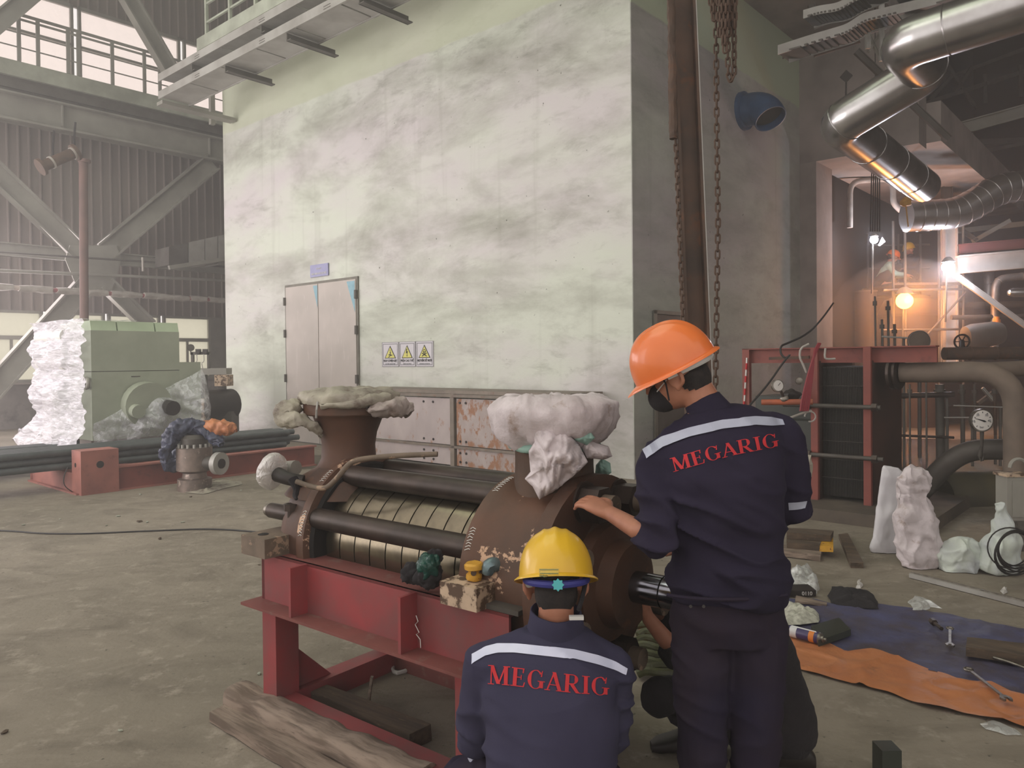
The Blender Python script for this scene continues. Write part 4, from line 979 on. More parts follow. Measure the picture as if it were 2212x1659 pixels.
bar = [PD(*p) for p in ((640, 1040, 3.36), (668, 1050, 3.34), (697, 1056, 3.30), (712, 1050, 3.30), (735, 1025, 3.26), (752, 1003, 3.26), (768, 994, 3.26), (800, 989, 3.26), (860, 984, 3.24), (945, 981, 3.22))]
single('bent_bar', MB().tube(bar, .0115, 10, sm=2), M_creamd, 'long bent lever bar laid across the end of the pump', 'bar')
# ---- things lying on the red beam
gb_ = thing('rag_bundle', pw(.93, .04, ZT), 'black cloth and dark green plastic bag bundled on the red beam', 'rag')
wrinkle(MB().ell(PD(893, 1238, 2.82), .052, .05, .042, n=44), .02, 22, 1).build('black_cloth', M_dark, gb_, angle=0)
wrinkle(MB().ell(PD(925, 1243, 2.78), .052, .06, .05, n=44), .022, 20, 4).build('black_cloth', M_dark, gb_, angle=0)
wrinkle(MB().ell(PD(924, 1222, 2.76), .046, .045, .045, n=44), .022, 22, 2).build('green_film', M_greenf, gb_, angle=0)
wrinkle(MB().ell(PD(938, 1202, 2.8), .034, .03, .03, n=40), .016, 26, 3).build('black_cloth', M_dark, gb_, angle=0)
yb = thing('yellow_block', pw(1.24, .03, .825), 'small chipped yellow casting sitting on the cream pump foot', 'fitting')
c = PZ(1024, 1252, .83); k_ = c.y / F
crumple(MB().lathe([(16 * k_, 0), (18 * k_, 4 * k_), (17 * k_, 12 * k_), (12 * k_, 16 * k_), (13 * k_, 20 * k_), (21 * k_, 24 * k_), (21 * k_, 33 * k_), (17 * k_, 37 * k_), (8 * k_, 36 * k_)], c, n=16), .002, 60).build('body', M_yel, yb)
MB().cyl(c + V((0, -.027, .03)), c + V((0, -.02, .03)), .01, n=10).build('bore', M_rust, yb)
mc = single('metal_clamp', crumple(MB().tube([PD(1052, 1240, 2.66), PD(1056, 1222, 2.66), PD(1078, 1220, 2.68), PD(1097, 1228, 2.7), PD(1102, 1243, 2.7)], [.02, .026, .026, .022, .012], 12, sm=2), .006, 30), M_metalb, 'tarnished bluish metal clip lying beside the yellow casting', 'clip')
# ---- timber on the floor round the stand
def plank(pts, z0, h, mat, label, name='timber_plank', cat='timber', roughn=.006, ew=None, group=None):
    """a plank with its top outline given by four floor-plane points (pixels at the top height)"""
    P4 = [PZ(x, y, z0 + h) for x, y in pts]; n = 14; m = MB(); rows = []
    vs, fs = [], []
    for i in range(n + 1):
        t = i / n; a, b = P4[0].lerp(P4[1], t), P4[3].lerp(P4[2], t)
        for p, z in ((a, 0), (b, 0), (b, -h), (a, -h)): vs.append(p + V((0, 0, z)))
    for i in range(n):
        for j in range(4): fs.append((i * 4 + j, i * 4 + (j + 1) % 4, i * 4 + 4 + (j + 1) % 4, i * 4 + 4 + j))
    fs += [(0, 1, 2, 3), (n * 4 + 3, n * 4 + 2, n * 4 + 1, n * 4)]
    m.add(vs, fs); crumple(m, roughn, 6, seed=len(label))
    lo = min(p.z for p in m.v)
    for p in m.v: p.z += z0 - lo
    return single(name, m, mat, label, cat, group)
lg0, lg1 = PZ(512, 1506, .05), PZ(915, 1700, .05)
m = MB(); nn = 30; rr = []
for i in range(nn + 1):
    c = lg0.lerp(lg1, i / nn); d = (lg1 - lg0).normalized(); sd = d.cross(V((0, 0, 1)))
    k1 = .072 + .006 * math.sin(i * .9); rr.append((c + V((0, 0, .006)), sd * k1, V((0, 0, .058 + .005 * math.sin(i * 1.3)))))
m.loft(rr, 24, 3.6); crumple(m, .007, 7, seed=2)
for p in m.v: p.z = max(p.z, .001)
single('timber_log', m, M_wood, 'thick weathered half-round timber lying along the red stand', 'timber', angle=60)
plank([(452, 1540), (745, 1720), (800, 1690), (500, 1516)], 0, .045, M_wood, 'flat sawn plank on the floor outside the half-round timber')
plank([(668, 1492), (885, 1588), (932, 1566), (700, 1478)], 0, .07, M_woodd, 'dark squared timber with a splintered end inside the stand')
bt = thing('splinter', PZ(795, 1524), 'upright splinter of wood standing under the red stand', 'wood')
crumple(MB().beam(PZ(795, 1526), PD(803, 1462, PZ(795, 1524).y), .03, .012), .003, 30).build('splinter', M_wood, bt)
stick = [PZ(850, 1430, .03), PZ(848, 1450, .01), PZ(862, 1455, .012), PZ(905, 1436, .012)]
single('bent_strip', MB().tube(stick, [.008, .01, .011, .01], 8, sm=1), M_white, 'bent white strip lying under the red stand', 'strip')
# ================================================================== RIGHT SIDE
# ---- rusty steel upright and chains in front of the return wall
up = thing('steel_upright', PZ(1500, 1290), 'tall rusty steel channel standing behind the orange-helmeted worker', 'column')
c1, c0 = PD(1470, -60, 4.3), PD(1503, 760, 4.0)
d = (c1 - c0).normalized(); foot = c0 - d * (c0.z / d.z); top = c1
sx_ = V((.8, -.6, 0)).normalized(); hw = .063
MB().beam(foot, top, .02, .10, V((1, 0, 0))).build('web', M_rust, up)
for s in (-1, 1):
    MB().beam(foot + V((s * .055, -.01, 0)), top + V((s * .055, -.01, 0)), .014, .10, V((0, 1, 0))).build('flange', M_rust, up)
MB().beam(foot + V((.062, -.055, 0)), top + V((.062, -.055, 0)), .012, .006, V((0, 1, 0))).build('bright_edge', M_galv, up)
MB().box((foot.x - .15, foot.y - .15, 0), (foot.x + .15, foot.y + .15, .02)).build('base_plate', M_rust, up)
_lk = {}
def chain(name, pts, label, pitch=.036, mat=None, wire=.0048, group=None):
    """a hanging chain of separate links along a path"""
    pts = [V(p) for p in pts]; t = thing(name, pts[-1] if pts[-1].z < pts[0].z else pts[0], label, 'chain', group); mat = mat or M_rust
    seg = []; L = 0
    for a, b in zip(pts, pts[1:]): seg.append((L, a, b)); L += (b - a).length
    n = int(L / pitch); k = (pitch, mat.name)
    for i in range(n):
        s = (i + .5) * pitch
        for l0, a, b in reversed(seg):
            if s >= l0: c = a + (b - a).normalized() * (s - l0); dr = (b - a).normalized(); break
        if k not in _lk:
            h, r = pitch * .36, pitch * .26; p = []
            for j in range(6): an = math.pi * j / 5; p.append(V((r * math.cos(an), 0, h + r * math.sin(an))))
            for j in range(6): an = math.pi + math.pi * j / 5; p.append(V((r * math.cos(an), 0, -h + r * math.sin(an))))
            p.append(p[0]); me = MB().tube(p, wire, 6, caps=False); o = me.build('link', mat); _lk[k] = o.data; bpy.data.objects.remove(o); _lk[(k, 0)] = V((0, 0, -(h + r + wire)))
        x, y, z = fr(dr); ang = 0 if i % 2 else math.pi / 2
        Rm = Matrix((x, y, z)).transposed() @ Matrix.Rotation(ang + .35, 3, 'Z')
        o = bpy.data.objects.new('link', _lk[k]); COL.objects.link(o); o.parent = t
        o.matrix_basis = Matrix.Translation(c - WLOC[t.name] + Rm @ _lk[(k, 0)]) @ Rm.to_4x4()
    return t
DCH = 3.5
chain('hanging_chain', [PD(1546, -40, DCH), PD(1548, 250, DCH), PD(1551, 480, DCH), PD(1545, 870, DCH)], 'long single chain hanging beside the rusty steel upright')
chain('chain_loop', [PD(1574, -40, 3.4), PD(1572, 120, 3.4), PD(1573, 160, 3.4), PD(1579, 175, 3.4), PD(1586, 160, 3.4), PD(1586, -40, 3.4)], 'short chain loop hanging just above the blue pipe elbow', pitch=.034)
for i, (x, y1, dp) in enumerate(((1540, 60, 3.38), (1552, 85, 3.36), (1558, 110, 3.34), (1564, 95, 3.4), (1569, 118, 3.33), (1577, 90, 3.37), (1583, 60, 3.42), (1589, 75, 3.36), (1534, 35, 3.4))):
    chain('bunched_chain', [PD(x, -40, dp), PD(x + (3 if x < 1560 else -3), y1, dp)], 'rusty chain in the knotted bunch at the top of the picture', pitch=.034, group='chains bunched beside the steel upright')
ec_ = chain('edge_chain', [PD(1449, 175, 4.15), PD(1461, 330, 4.1), PD(1466, 470, 4.05), PD(1476, 700, 3.95)], 'chain running down along the rusty steel upright', pitch=.036)
# strand of corroded rope along the upright
crumple(m := MB().tube([PD(1448, -40, 4.15), PD(1452, 130, 4.12), PD(1455, 300, 4.1)], .022, 8, sm=4), .008, 18); single('corroded_rope', m, M_rust, 'thick corroded rope clinging to the top of the steel upright', 'rope')

# ---- plate heat exchanger in its red frame
hx = thing('plate_heat_exchanger', B2W @ V((-2.6, 8.4, .12)), 'dark plate heat exchanger clamped in a red oxide frame', 'heat exchanger')
YH = 8.0
struct('trim_plinth', B().box((-4.1, 7.55, 0), (-1.7, 9.6, .12)), pm('oily_concrete', S(98, 88, 76), S(74, 66, 58), 3, rough=.85))
p1, p2 = bY(1759, 950, YH).x, bY(1873, 950, YH).x; ztp = 1.70
for x, nm in ((p1, 'fixed_cover'), (p2, 'moving_cover')):
    B().box((x - .035, YH + .06, .12), (x + .035, YH + 1.1, ztp - .14)).build(nm, pm('brown_cover', S(74, 46, 36), S(54, 37, 31), 2, rough=.6, bump=.1), hx)
    B().box((x - .035, YH, .12), (x + .035, YH + .05, ztp + .0)).build('red_post', M_redx, hx)
xl = bY(1600, 800, YH).x
B().box((xl, YH + .1, ztp - .16), (p2 + .6, YH + .14, ztp)).build('top_beam_web', M_redx, hx)
B().box((xl, YH + .04, ztp - .012), (p2 + .6, YH + .2, ztp)).build('top_beam_flange', M_redx, hx)
B().box((xl, YH + .04, .12), (xl + .08, YH + .1, ztp)).build('end_post', M_redx, hx)
B().beam((xl + .02, YH + .035, 1.0), (xl + .06, YH + .035, 1.6), .012, .03, (0, 1, 0)).build('barrier_tape', M_white, hx)
for k in range(4): B().beam((xl + .023 + .01 * k, YH + .028, 1.05 + .14 * k), (xl + .03 + .01 * k, YH + .028, 1.12 + .14 * k), .012, .032, (0, 1, 0)).build('tape_stripe', M_print, hx)
m = B(); x = p1 + .05
while x < p2 - .045: m.box((x, YH + .12, .16), (x + .006, YH + 1.0, ztp - .2)); x += .011
tag(m.build('plate_pack', M_plates, hx), kind='stuff')
for k in range(7): B().box((p1 + .04, YH + .1, .35 + k * .19), (p2 - .04, YH + .118, .353 + k * .19)).build('plate_edge_line', M_steeld, hx)
for z, a, b in ((bY(1760, 876, YH - .05).z, 1692, 1902), (bY(1760, 982, YH - .05).z, 1700, 1908)):
    xa, xb = bY(a, 900, YH - .05).x, bY(b, 900, YH - .05).x
    o = B().cyl((xa, YH - .05, z), (xb, YH - .05, z), .022, n=12).build('tie_bolt', M_steeld, hx)
    for x in (p1 - .07, p2 + .06): B().cyl((x, YH - .05, z), (x + .05, YH - .05, z), .042, n=6).build('nut', M_rod, o)
B().beam((bY(1662, 771, YH - .02).x, YH - .02, 1.59), (p1 - .04, YH - .02, 1.6), .03, .03).build('rust_bar', M_rust, hx)
# manifold and gauges beside it
mf = thing('gauge_manifold', B2W @ V((-3.4, 8.3, .12)), 'small pressure gauge on an orange pipe manifold beside the red frame', 'gauge')
MB().cyl(PD(1645, 869, 7.9), PD(1756, 868, 7.7), .03, n=12).build('orange_pipe', pm('orange_rust_pipe', S(180, 92, 56), S(140, 76, 52), 6, rough=.6), mf)
gd = MB().lathe([(.05, 0), (.066, .002), (.066, .03), (.05, .03)], PD(1681, 833, 7.75), (-.2, 1, -.1), 20).build('gauge_case', M_chrome2, mf)
MB().lathe([(.0, -.003), (.054, -.003)], PD(1681, 833, 7.75), (-.2, 1, -.1), 20, caps=False).build('dial', M_dial, gd)
MB().beam(PD(1681, 833, 7.744), PD(1686, 827, 7.744), .004, .004).build('needle', M_ink, gd)
MB().tube([PD(1687, 845, 7.78), PD(1693, 860, 7.8), PD(1700, 868, 7.85)], .014, 8).build('gauge_stem', M_rod, mf)
crumple(MB().ell(PD(1712, 853, 7.9), .09, .05, .06), .03, 14, seed=2).build('valve_cluster', M_black, mf)
crumple(MB().ell(PD(1695, 862, 7.8), .045, .03, .035), .012, 20, seed=3).build('elbow', M_chrome2, mf)
MB().lathe([(.03, 0), (.036, .002), (.036, .03)], PD(1727, 823, 7.8), (0, 1, 0), 14).build('small_valve', M_chrome2, mf)
MB().tube([PD(1700, 905, 7.4), PD(1735, 892, 7.5), PD(1752, 888, 7.6)], .012, 8).build('pale_tube', M_lagw, mf)
MB().torus(PD(1750, 900, 7.55), (.3, 1, 0), .05, .008, 16, 6, .8).build('pale_coil', M_lagw, mf)
a = bY(1632, 855, 8.7); 
single('oily_machine', B().box((a.x, 8.7, .12), (p1 - .12, 9.3, a.z)).box((a.x + .25, 8.4, .12), (p1 - .15, 8.7, .9)), M_case, 'dark oily machine block hidden behind the standing worker', 'machine')
hs = thing('red_hoses', PD(1735, 885, 7.6), 'bunch of dark red hoses hanging on the heat exchanger post', 'hose')
for k in range(5):
    x = 1733 + k * 4
    MB().tube([PD(1772 - k, 742, 7.65), PD(1762 - k, 760, 7.6), PD(1748 + k * 2, 800, 7.55), PD(x, 860, 7.5), PD(x - 4, 888, 7.5)], .012, 6, sm=2).build('hose', M_redhose, hs)
for i, (pts, lb) in enumerate((([(1747, 743), (1729, 752), (1727, 772), (1735, 788), (1742, 805)], 'thin white bent tube hooked over the red top beam'), ([(1783, 752), (1781, 772), (1786, 776), (1804, 775)], 'short white angled tube hanging at the red post'))):
    single('bent_tube', MB().tube([PD(x, y, 7.6) for x, y in pts], .011, 8, sm=1), M_lagw, lb, 'tube')
single('sagging_cable', MB().tube([PD(*p) for p in ((1800, 655, 9.5), (1775, 690, 9), (1745, 722, 8.4), (1700, 742, 8.0), (1686, 747, 7.85), (1686, 765, 7.8), (1698, 775, 7.75), (1710, 762, 7.75), (1690, 785, 7.75), (1660, 830, 7.6), (1612, 884, 7.4))], .011, 6, sm=2), M_cable, 'black cable sagging from the concrete column over the red beam', 'cable')
# ---- grey pipe loop with the large gauge
gp = thing('grey_pipe_loop', PZ(2190, 1160), 'thick dusty grey pipe bending down to the floor near the large gauge', 'pipe')
def fillet(pts, r, n=5):
    out = [V(pts[0])]
    for i in range(1, len(pts) - 1):
        a, b, c = V(pts[i - 1]), V(pts[i]), V(pts[i + 1]); u, v = (a - b), (c - b)
        rr = min(r, u.length * .45, v.length * .45); p, q = b + u.normalized() * rr, b + v.normalized() * rr
        for k in range(n + 1):
            t = k / n; out.append(p * (1 - t) ** 2 + b * 2 * t * (1 - t) + q * t * t)
    return out + [V(pts[-1])]
MB().tube(fillet([PD(1945, 805, 7.6), PD(2193, 802, 7.0), PD(2194, 1170, 7.0)], .35, 8), .098, 20).build('pipe_run', M_greyp, gp)
MB().cyl(PD(2120, 800, 7.25), PD(2330, 790, 7.6), .075, n=18).build('rear_branch', M_greyp, gp)
for x in (1926, 1938): MB().cyl(PD(x, 806, 7.62), PD(x + 6, 806, 7.6), .16, n=20).build('flange', M_rod, gp)
MB().torus(PD(2193, 1022, 7.0), (0, 0, 1), .1, .008, 24, 6).build('weld_seam', M_steeld, gp)
cp_ = thing('curved_pipe', PZ(1985, 1110), 'dark curved pipe sweeping up below the large gauge', 'pipe')
MB().tube([PD(1960, 1095, 7.9), PD(2000, 1050, 7.8), PD(2045, 1000, 7.6), (PD(2090, 974, 7.5)), PD(2140, 970, 7.4), PD(2230, 972, 7.3)], .10, 18, sm=2).build('pipe_run', M_steeld, cp_)
q = PD(1975, 1080, 7.9); MB().cyl((q.x, q.y, 0), q, .11, n=18).build('stub', M_steeld, cp_)
gg = thing('large_gauge', PD(2121, 985, 7.3), 'large round white-faced gauge on a stem above the curved pipe', 'gauge')
c = PD(2121, 908, 7.2)
MB().lathe([(.0, -.010), (.096, -.010)], c, (0, 1, 0), 36, caps=False).build('dial', M_dial, gg)
MB().lathe([(.094, -.006), (.108, -.008), (.108, .03), (.05, .035)], c, (0, 1, 0), 36).build('gauge_rim', M_chrome2, gg)
MB().prism([PD(2104, 903, 7.186), PD(2127, 908, 7.186), PD(2131, 911, 7.186), (PD(2126, 912, 7.186)), PD(2120, 909, 7.186)], (0, -.002, 0)).build('needle', M_ink, gg)
for k in range(9):
    a = R(225 - k * 33.75); r0, r1 = .07, .082; e = lambda r: c + V((r * math.cos(a), -.012, r * math.sin(a)))
    MB().beam(e(r0), e(r1), .005, .003, (0, 1, 0)).build('scale_mark', M_ink, gg)
for s_, x, y in (('20', 2112, 899), ('30', 2131, 899), ('10', 2103, 912), ('40', 2137, 911), ('bar', 2121, 925)):
    text_mesh(s_, .03, Matrix.Translation(PD(x, y, 7.187)) @ Matrix.Rotation(R(90), 4, 'X'), M_inkg, 'scale_figure', gg)
MB().tube([PD(2121, 932, 7.22), PD(2121, 960, 7.25), PD(2117, 985, 7.3)], [.018, .014, .022], 10).build('stem', M_steeld, gg)
MB().tube([PD(2119, 962, 7.25), PD(2114, 985, 7.3), PD(2122, 1000, 7.3), PD(2126, 980, 7.28)], .008, 6, sm=1).build('stem_tube', M_steeld, gg)
bx = thing('grey_junction_box', PZ(2192, 1215), 'grey junction box on a dark post carrying the cable coil', 'box')
a, b = PD(2176, 1125, 6.2), PD(2230, 1030, 6.2)
MB().box((a.x, a.y, a.z), (b.x, a.y + .15, b.z)).build('box', M_steelg, bx)
MB().box((a.x + .04, a.y - .008, a.z + .03), (b.x, a.y, b.z - .03)).build('box_cover', M_steelg, bx)
MB().box((a.x - .01, a.y - .01, b.z), (b.x, a.y + .17, b.z + .02)).build('box_lid', M_cream, bx)
q = PD(2196, 1130, 6.2); MB().box((q.x - .04, q.y, 0), (q.x + .06, q.y + .1, a.z)).build('post', M_steeld, bx)
MB().torus(PD(2200, 1010, 6.25), (0, 1, 0), .07, .015, 16, 6, .5).build('conduit_loop', M_steelg, bx)
MB().tube([PD(2196, 1130, 6.2), PD(2198, 1148, 5.3)], .008, 6).build('coil_hook', M_steeld, bx)
cc = thing('cable_coil', PD(2190, 1240, 5.3), 'coil of dark cable hanging in front of the grey junction box', 'cable')
for k in range(8):
    c = PD(2190 + (k % 3) * 6, 1184 + (k % 4) * 4, 5.30 - k * .012); MB().torus(c, (.15 * (k % 3 - 1), 1, .05), .125 + .008 * (k % 4), .0055, 28, 6).build('cable_turn', M_cable, cc)
MB().torus(PD(2182, 1184, 5.2), (.2, 1, 0), .14, .005, 28, 6).build('cable_turn', M_cable, cc)
ov = single('olive_tank', MB().lathe([(.0, 0), (.22, .02), (.28, .1), (.28, 1.0), (.22, 1.12), (0, 1.14)], PD(2030, 1075, 8.3), (1, .1, 0), 24), pm('olive_tank_paint', S(78, 72, 50), S(58, 54, 42), 3, rough=.7), 'low dark olive cylinder lying behind the white sacks', 'tank')
# ---- sacks
def sack(name, rows, fwd, label, mat, depth=.6, cr=.03, fq=8, seed=0, cat='sack'):
    rr = []; zb = PD(rows[-1][1], rows[-1][0], fwd).z
    for i, (y, x0, x1) in enumerate(rows):
        a, b = PD(x0, y, fwd), PD(x1, y, fwd); c = (a + b) / 2; h = (b - a).length / 2
        rr.append((c, V((h, 0, 0)), V((0, h * depth, 0))))
    # densify
    dn = []
    for i in range(len(rr) - 1):
        for k in range(8):
            t = k / 8; dn.append(tuple(rr[i][j].lerp(rr[i + 1][j], t) for j in range(3)))
    dn.append(rr[-1]); m = MB().loft(dn, 72, 2.6); wrinkle(m, cr * 1.1, fq * .9, seed, .6)
    for i, p in enumerate(m.v):
        n_ = noise.noise_vector(p * fq + V((seed, 0, 0))) * cr
        rg = 1 - abs(noise.noise(V((p.x * fq * 1.1, p.y * fq, p.z * fq * .55 + seed * 3)))) * 2
        m.v[i] = p + n_ + V((0, -1, 0)) * cr * .8 * max(0, rg) ** 3
    for p in m.v: p.z = max(p.z, .004 + abs(p.z) * .1 if p.z < .01 else p.z)
    return single(name, m, mat, label, cat, angle=0)
def fw(y, x=2000): return PZ(x, y).y
sack('tall_sack', [(1006, 1908, 1912), (1010, 1905, 1940), (1030, 1903, 1958), (1090, 1896, 1965), (1150, 1888, 1962), (1185, 1882, 1960), (1197, 1884, 1955), (1200, 1895, 1950)], fw(1192), 'smooth tall white sack standing at the back of the sack group', pm('clean_white_sack', S(214, 212, 214), S(198, 194, 198), 4, rough=.6, bump=.2, bs=12, bd=.01), .35, .014, 6, 1)
sack('twisted_sack', [(1008, 1968, 1986), (1014, 1952, 2000), (1030, 1942, 2006), (1050, 1940, 2004), (1066, 1946, 1998), (1074, 1942, 2000), (1110, 1938, 2016), (1160, 1936, 2026), (1200, 1940, 2033), (1222, 1950, 2031), (1230, 1964, 2028), (1232, 1970, 2020)], fw(1224), 'grubby white sack with a knotted top standing in front of the tall one', M_sack, .6, .03, 9, 2)
sack('low_sack', [(1162, 2080, 2092), (1168, 2062, 2104), (1185, 2042, 2116), (1205, 2034, 2122), (1225, 2034, 2112), (1234, 2040, 2098)], fw(1232), 'low slumped white sack lying beside the knotted one', pm('green_white_sack', S(204, 212, 200), S(176, 180, 182), 6, rough=.6, bump=.4, bs=14, bd=.012), .7, .035, 8, 3)
sack('peaked_sack', [(1088, 2146, 2156), (1098, 2146, 2168), (1120, 2148, 2180), (1150, 2138, 2190), (1180, 2118, 2196), (1215, 2118, 2198), (1238, 2136, 2196), (1243, 2146, 2186)], fw(1240), 'white sack with a raised peak beside the cable coil', MATS['green_white_sack'], .6, .03, 8, 4)
sack('green_white_scrap', [(985, 1744, 1752), (1000, 1737, 1753), (1020, 1736, 1752), (1040, 1740, 1750), (1060, 1744, 1750)], 7.5, 'pale sheet of plastic caught on the heat exchanger post', M_sackg, .3, .02, 10, 5, 'plastic')
# ---- timber near the plinth
def tim(name, pts, z0, h, mat, label, g=None): return plank(pts, z0, h, mat, label, name=name, group=g)
tim('timber_stack_plank', [(1700, 1152), (1795, 1158), (1800, 1148), (1700, 1140)], .10, .05, M_woodd, 'topmost timber of the small stack before the plinth')
tim('timber_stack_plank', [(1700, 1172), (1770, 1178), (1775, 1164), (1700, 1158)], .05, .05, M_woodd, 'middle timber of the small stack before the plinth')
tim('timber_stack_plank', [(1690, 1190), (1772, 1200), (1776, 1182), (1690, 1176)], .0, .05, M_wood, 'bottom timber of the small stack before the plinth')
tim('yellow_timber_end', [(1772, 1178), (1800, 1180), (1800, 1162), (1774, 1160)], .05, .05, M_yel, 'yellow painted block end sticking out of the timber stack')
tim('loose_timber', [(1838, 1216), (1865, 1216), (1832, 1152), (1812, 1154)], 0, .04, M_woodd, 'dark loose timber on the floor between stack and sacks')
# ---- aluminium bar
al = thing('aluminium_bar', PZ(2090, 1270), 'long silvery aluminium section lying on the floor before the sacks', 'bar')
a, b = PZ(1968, 1242, .02), PZ(2290, 1324, .02)
MB().beam(a, b, .05, .03).build('section', M_galv, al); MB().beam(a + V((0, 0, .018)), b + V((0, 0, .018)), .008, .012).build('rib', M_chrome2, al)
# ---- tarpaulin on the floor
gt = thing('ground_tarpaulin', PZ(1950, 1400), 'dark blue tarpaulin with a wide orange border spread under the tools', 'tarpaulin')
def flat_sheet(top, bot, z, name, mat, amp, seed, nv=14):
    """strip of sheet between two floor polylines"""
    def at(pl, u):
        xs = [p[0] for p in pl]; x = xs[0] + (xs[-1] - xs[0]) * u
        for a, b in zip(pl, pl[1:]):
            if a[0] <= x <= b[0]: return (x, a[1] + (b[1] - a[1]) * (x - a[0]) / max(1e-6, b[0] - a[0]))
        return pl[-1]
    def f(u, v):
        a, b = at(top, u), at(bot, u); x, y = a[0] + (b[0] - a[0]) * v, a[1] + (b[1] - a[1]) * v
        p = PZ(x, y, z); r1 = max(0, 1 - abs(noise.noise(V((p.x * 3, p.y * 3, seed)))) * 5)
        p.z += amp * (.6 * r1 ** 2 + .5 * abs(noise.noise(p * 7 + V((seed, 0, 0))))); return p
    v_, f_ = sheet_grid(f, 110, nv * 2); return MB().add(v_, f_).build(name, mat, gt, angle=0)
flat_sheet([(1380, 1310), (1500, 1300), (1690, 1292), (1760, 1296), (1800, 1308), (1900, 1304), (2000, 1319), (2100, 1340), (2212, 1358), (2300, 1372)], [(1380, 1360), (1500, 1350), (1690, 1366), (1780, 1392), (1830, 1412), (1890, 1408), (1990, 1446), (2070, 1472), (2212, 1510), (2300, 1530)], .004, 'blue_sheet', M_bluet, .02, 3)
flat_sheet([(1380, 1345), (1500, 1335), (1690, 1354), (1780, 1384), (1830, 1407), (1885, 1402), (1990, 1440), (2070, 1465), (2212, 1502), (2300, 1525)], [(1380, 1400), (1500, 1400), (1700, 1438), (1800, 1466), (1920, 1496), (2000, 1526), (2110, 1547), (2212, 1572), (2300, 1590)], .012, 'orange_border', M_oranget, .03, 8)
ol = thing('green_hose_tangle', PZ(1410, 1440), 'tangle of olive green flattened hoses under the pump shaft', 'hose')
rs = random.Random(3)
for k in range(9):
    y = 1345 + k * 14; pts = [PZ(1370 + rs.uniform(-5, 8), y + rs.uniform(-6, 6), .03), PZ(1395, y - rs.uniform(0, 14), .05), PZ(1425, y + rs.uniform(-8, 8), .04), PZ(1470, y - rs.uniform(-4, 12), .02)]
    MB().tube(pts, .022, 8, sm=2).build('hose', M_green_cloth, ol)
# ---- tools
def spanner(p, q, z, sc_, label, w=.014, mat=None):
    a, b = PZ(*p, z), PZ(*q, z); d = (b - a).normalized(); sd = V((-d.y, d.x, 0)); t = thing('spanner', a.lerp(b, .5), label, 'spanner'); mat = mat or M_chrome2
    MB().beam(a + d * .018 * sc_, b - d * .02 * sc_, w * sc_, .007, (0, 0, 1)).build('shank', mat, t)
    MB().torus(a, (0, 0, 1), .016 * sc_, .0065 * sc_, 20, 8).build('ring_end', mat, t)
    u = .024 * sc_
    pl = [b - d * u + sd * .5 * u, b + sd * u, b + d * u + sd * .75 * u, b + d * .8 * u + sd * .3 * u, b - d * .1 * u + sd * .35 * u, b - d * .1 * u - sd * .35 * u, b + d * .8 * u - sd * .3 * u, b + d * u - sd * .75 * u, b - sd * u, b - d * u - sd * .5 * u]
    MB().prism([x - V((0, 0, .005)) for x in pl], (0, 0, .01)).build('open_jaw', mat, t)
    return t
spanner((2092, 1446), (2172, 1508), .05, 1.05, 'chrome combination spanner lying across the orange border')
spanner((2052, 1357), (2052, 1393), .035, .95, 'combination spanner pointing straight away on the blue sheet')
bo = thing('loose_bolt', PZ(2022, 1350, .03), 'short dark bolt lying on the blue sheet before the spanner', 'bolt')
MB().cyl(PZ(2018, 1345, .035), PZ(2034, 1358, .035), .011, n=10).build('shank', M_rod, bo); MB().cyl(PZ(2013, 1341, .035), PZ(2019, 1346, .035), .02, n=6).build('head', M_rod, bo)
single('chrome_bar', MB().tube([PZ(2146, 1420, .04), PZ(2180, 1430, .04), PZ(2240, 1452, .04)], .007, 10), M_chrome2, 'thin chrome bar beside the squared timber on the blue sheet', 'bar')
tim('squared_timber', [(2088, 1400), (2290, 1428), (2290, 1400), (2090, 1376)], .02, .05, M_woodd, 'squared timber lying on the blue sheet near the spanners')
sp_ = thing('spray_can', PZ(1750, 1370, .04), 'purple and white spray can lying at the edge of the blue sheet', 'spray can')
a, b = PZ(1706, 1362, .05), PZ(1775, 1380, .05); d = (b - a).normalized()
MB().lathe([(.029, 0), (.032, .004), (.032, .17)], a, d, 20).build('can_body', M_spray, sp_)
MB().lathe([(.0323, .01), (.0323, .05)], a, d, 20, caps=False).build('label_band', M_sprayw, sp_)
MB().lathe([(.0325, .12), (.0325, .15)], a, d, 20, caps=False).build('orange_band', M_oran, sp_)
MB().prism([a + d * .01 + V((0, -.022, .024)), a + d * .15 + V((0, -.022, .024)), a + d * .15 + V((0, -.004, .0335)), a + d * .01 + V((0, -.004, .0335))], (0, -.001, .0015)).build('label_strip', M_sprayw, sp_)
MB().lathe([(.032, .17), (.03, .18), (.018, .186), (.018, .195), (.01, .197), (.01, .21)], a, d, 20).build('nozzle_cap', M_chrome2, sp_)
plank([(1768, 1384), (1838, 1360), (1812, 1334), (1752, 1352)], .015, .035, M_case, 'dark green flat case lying behind the spray can', name='flat_case', cat='case', roughn=.001)
floor_rag('newspaper', [(1692, 1302), (1720, 1305), (1745, 1320), (1768, 1328), (1766, 1344), (1730, 1350), (1692, 1352)], .07, M_paper, 'crumpled printed paper beside the standing worker legs', 'paper', seed=3, z0=.02)
floor_rag('clear_plastic_bag', [(1692, 1252), (1720, 1236), (1750, 1228), (1766, 1250), (1768, 1284), (1740, 1282), (1700, 1274)], .14, M_bag, 'crumpled clear plastic bag on the floor behind the standing worker', 'plastic bag', seed=4, amp=.03)
floor_rag('black_rag', [(1790, 1288), (1796, 1268), (1840, 1272), (1880, 1280), (1898, 1300), (1894, 1316), (1850, 1314), (1800, 1306)], .06, M_dark, 'black rag dropped at the far edge of the blue sheet', 'rag', seed=5, amp=.02, z0=.01)
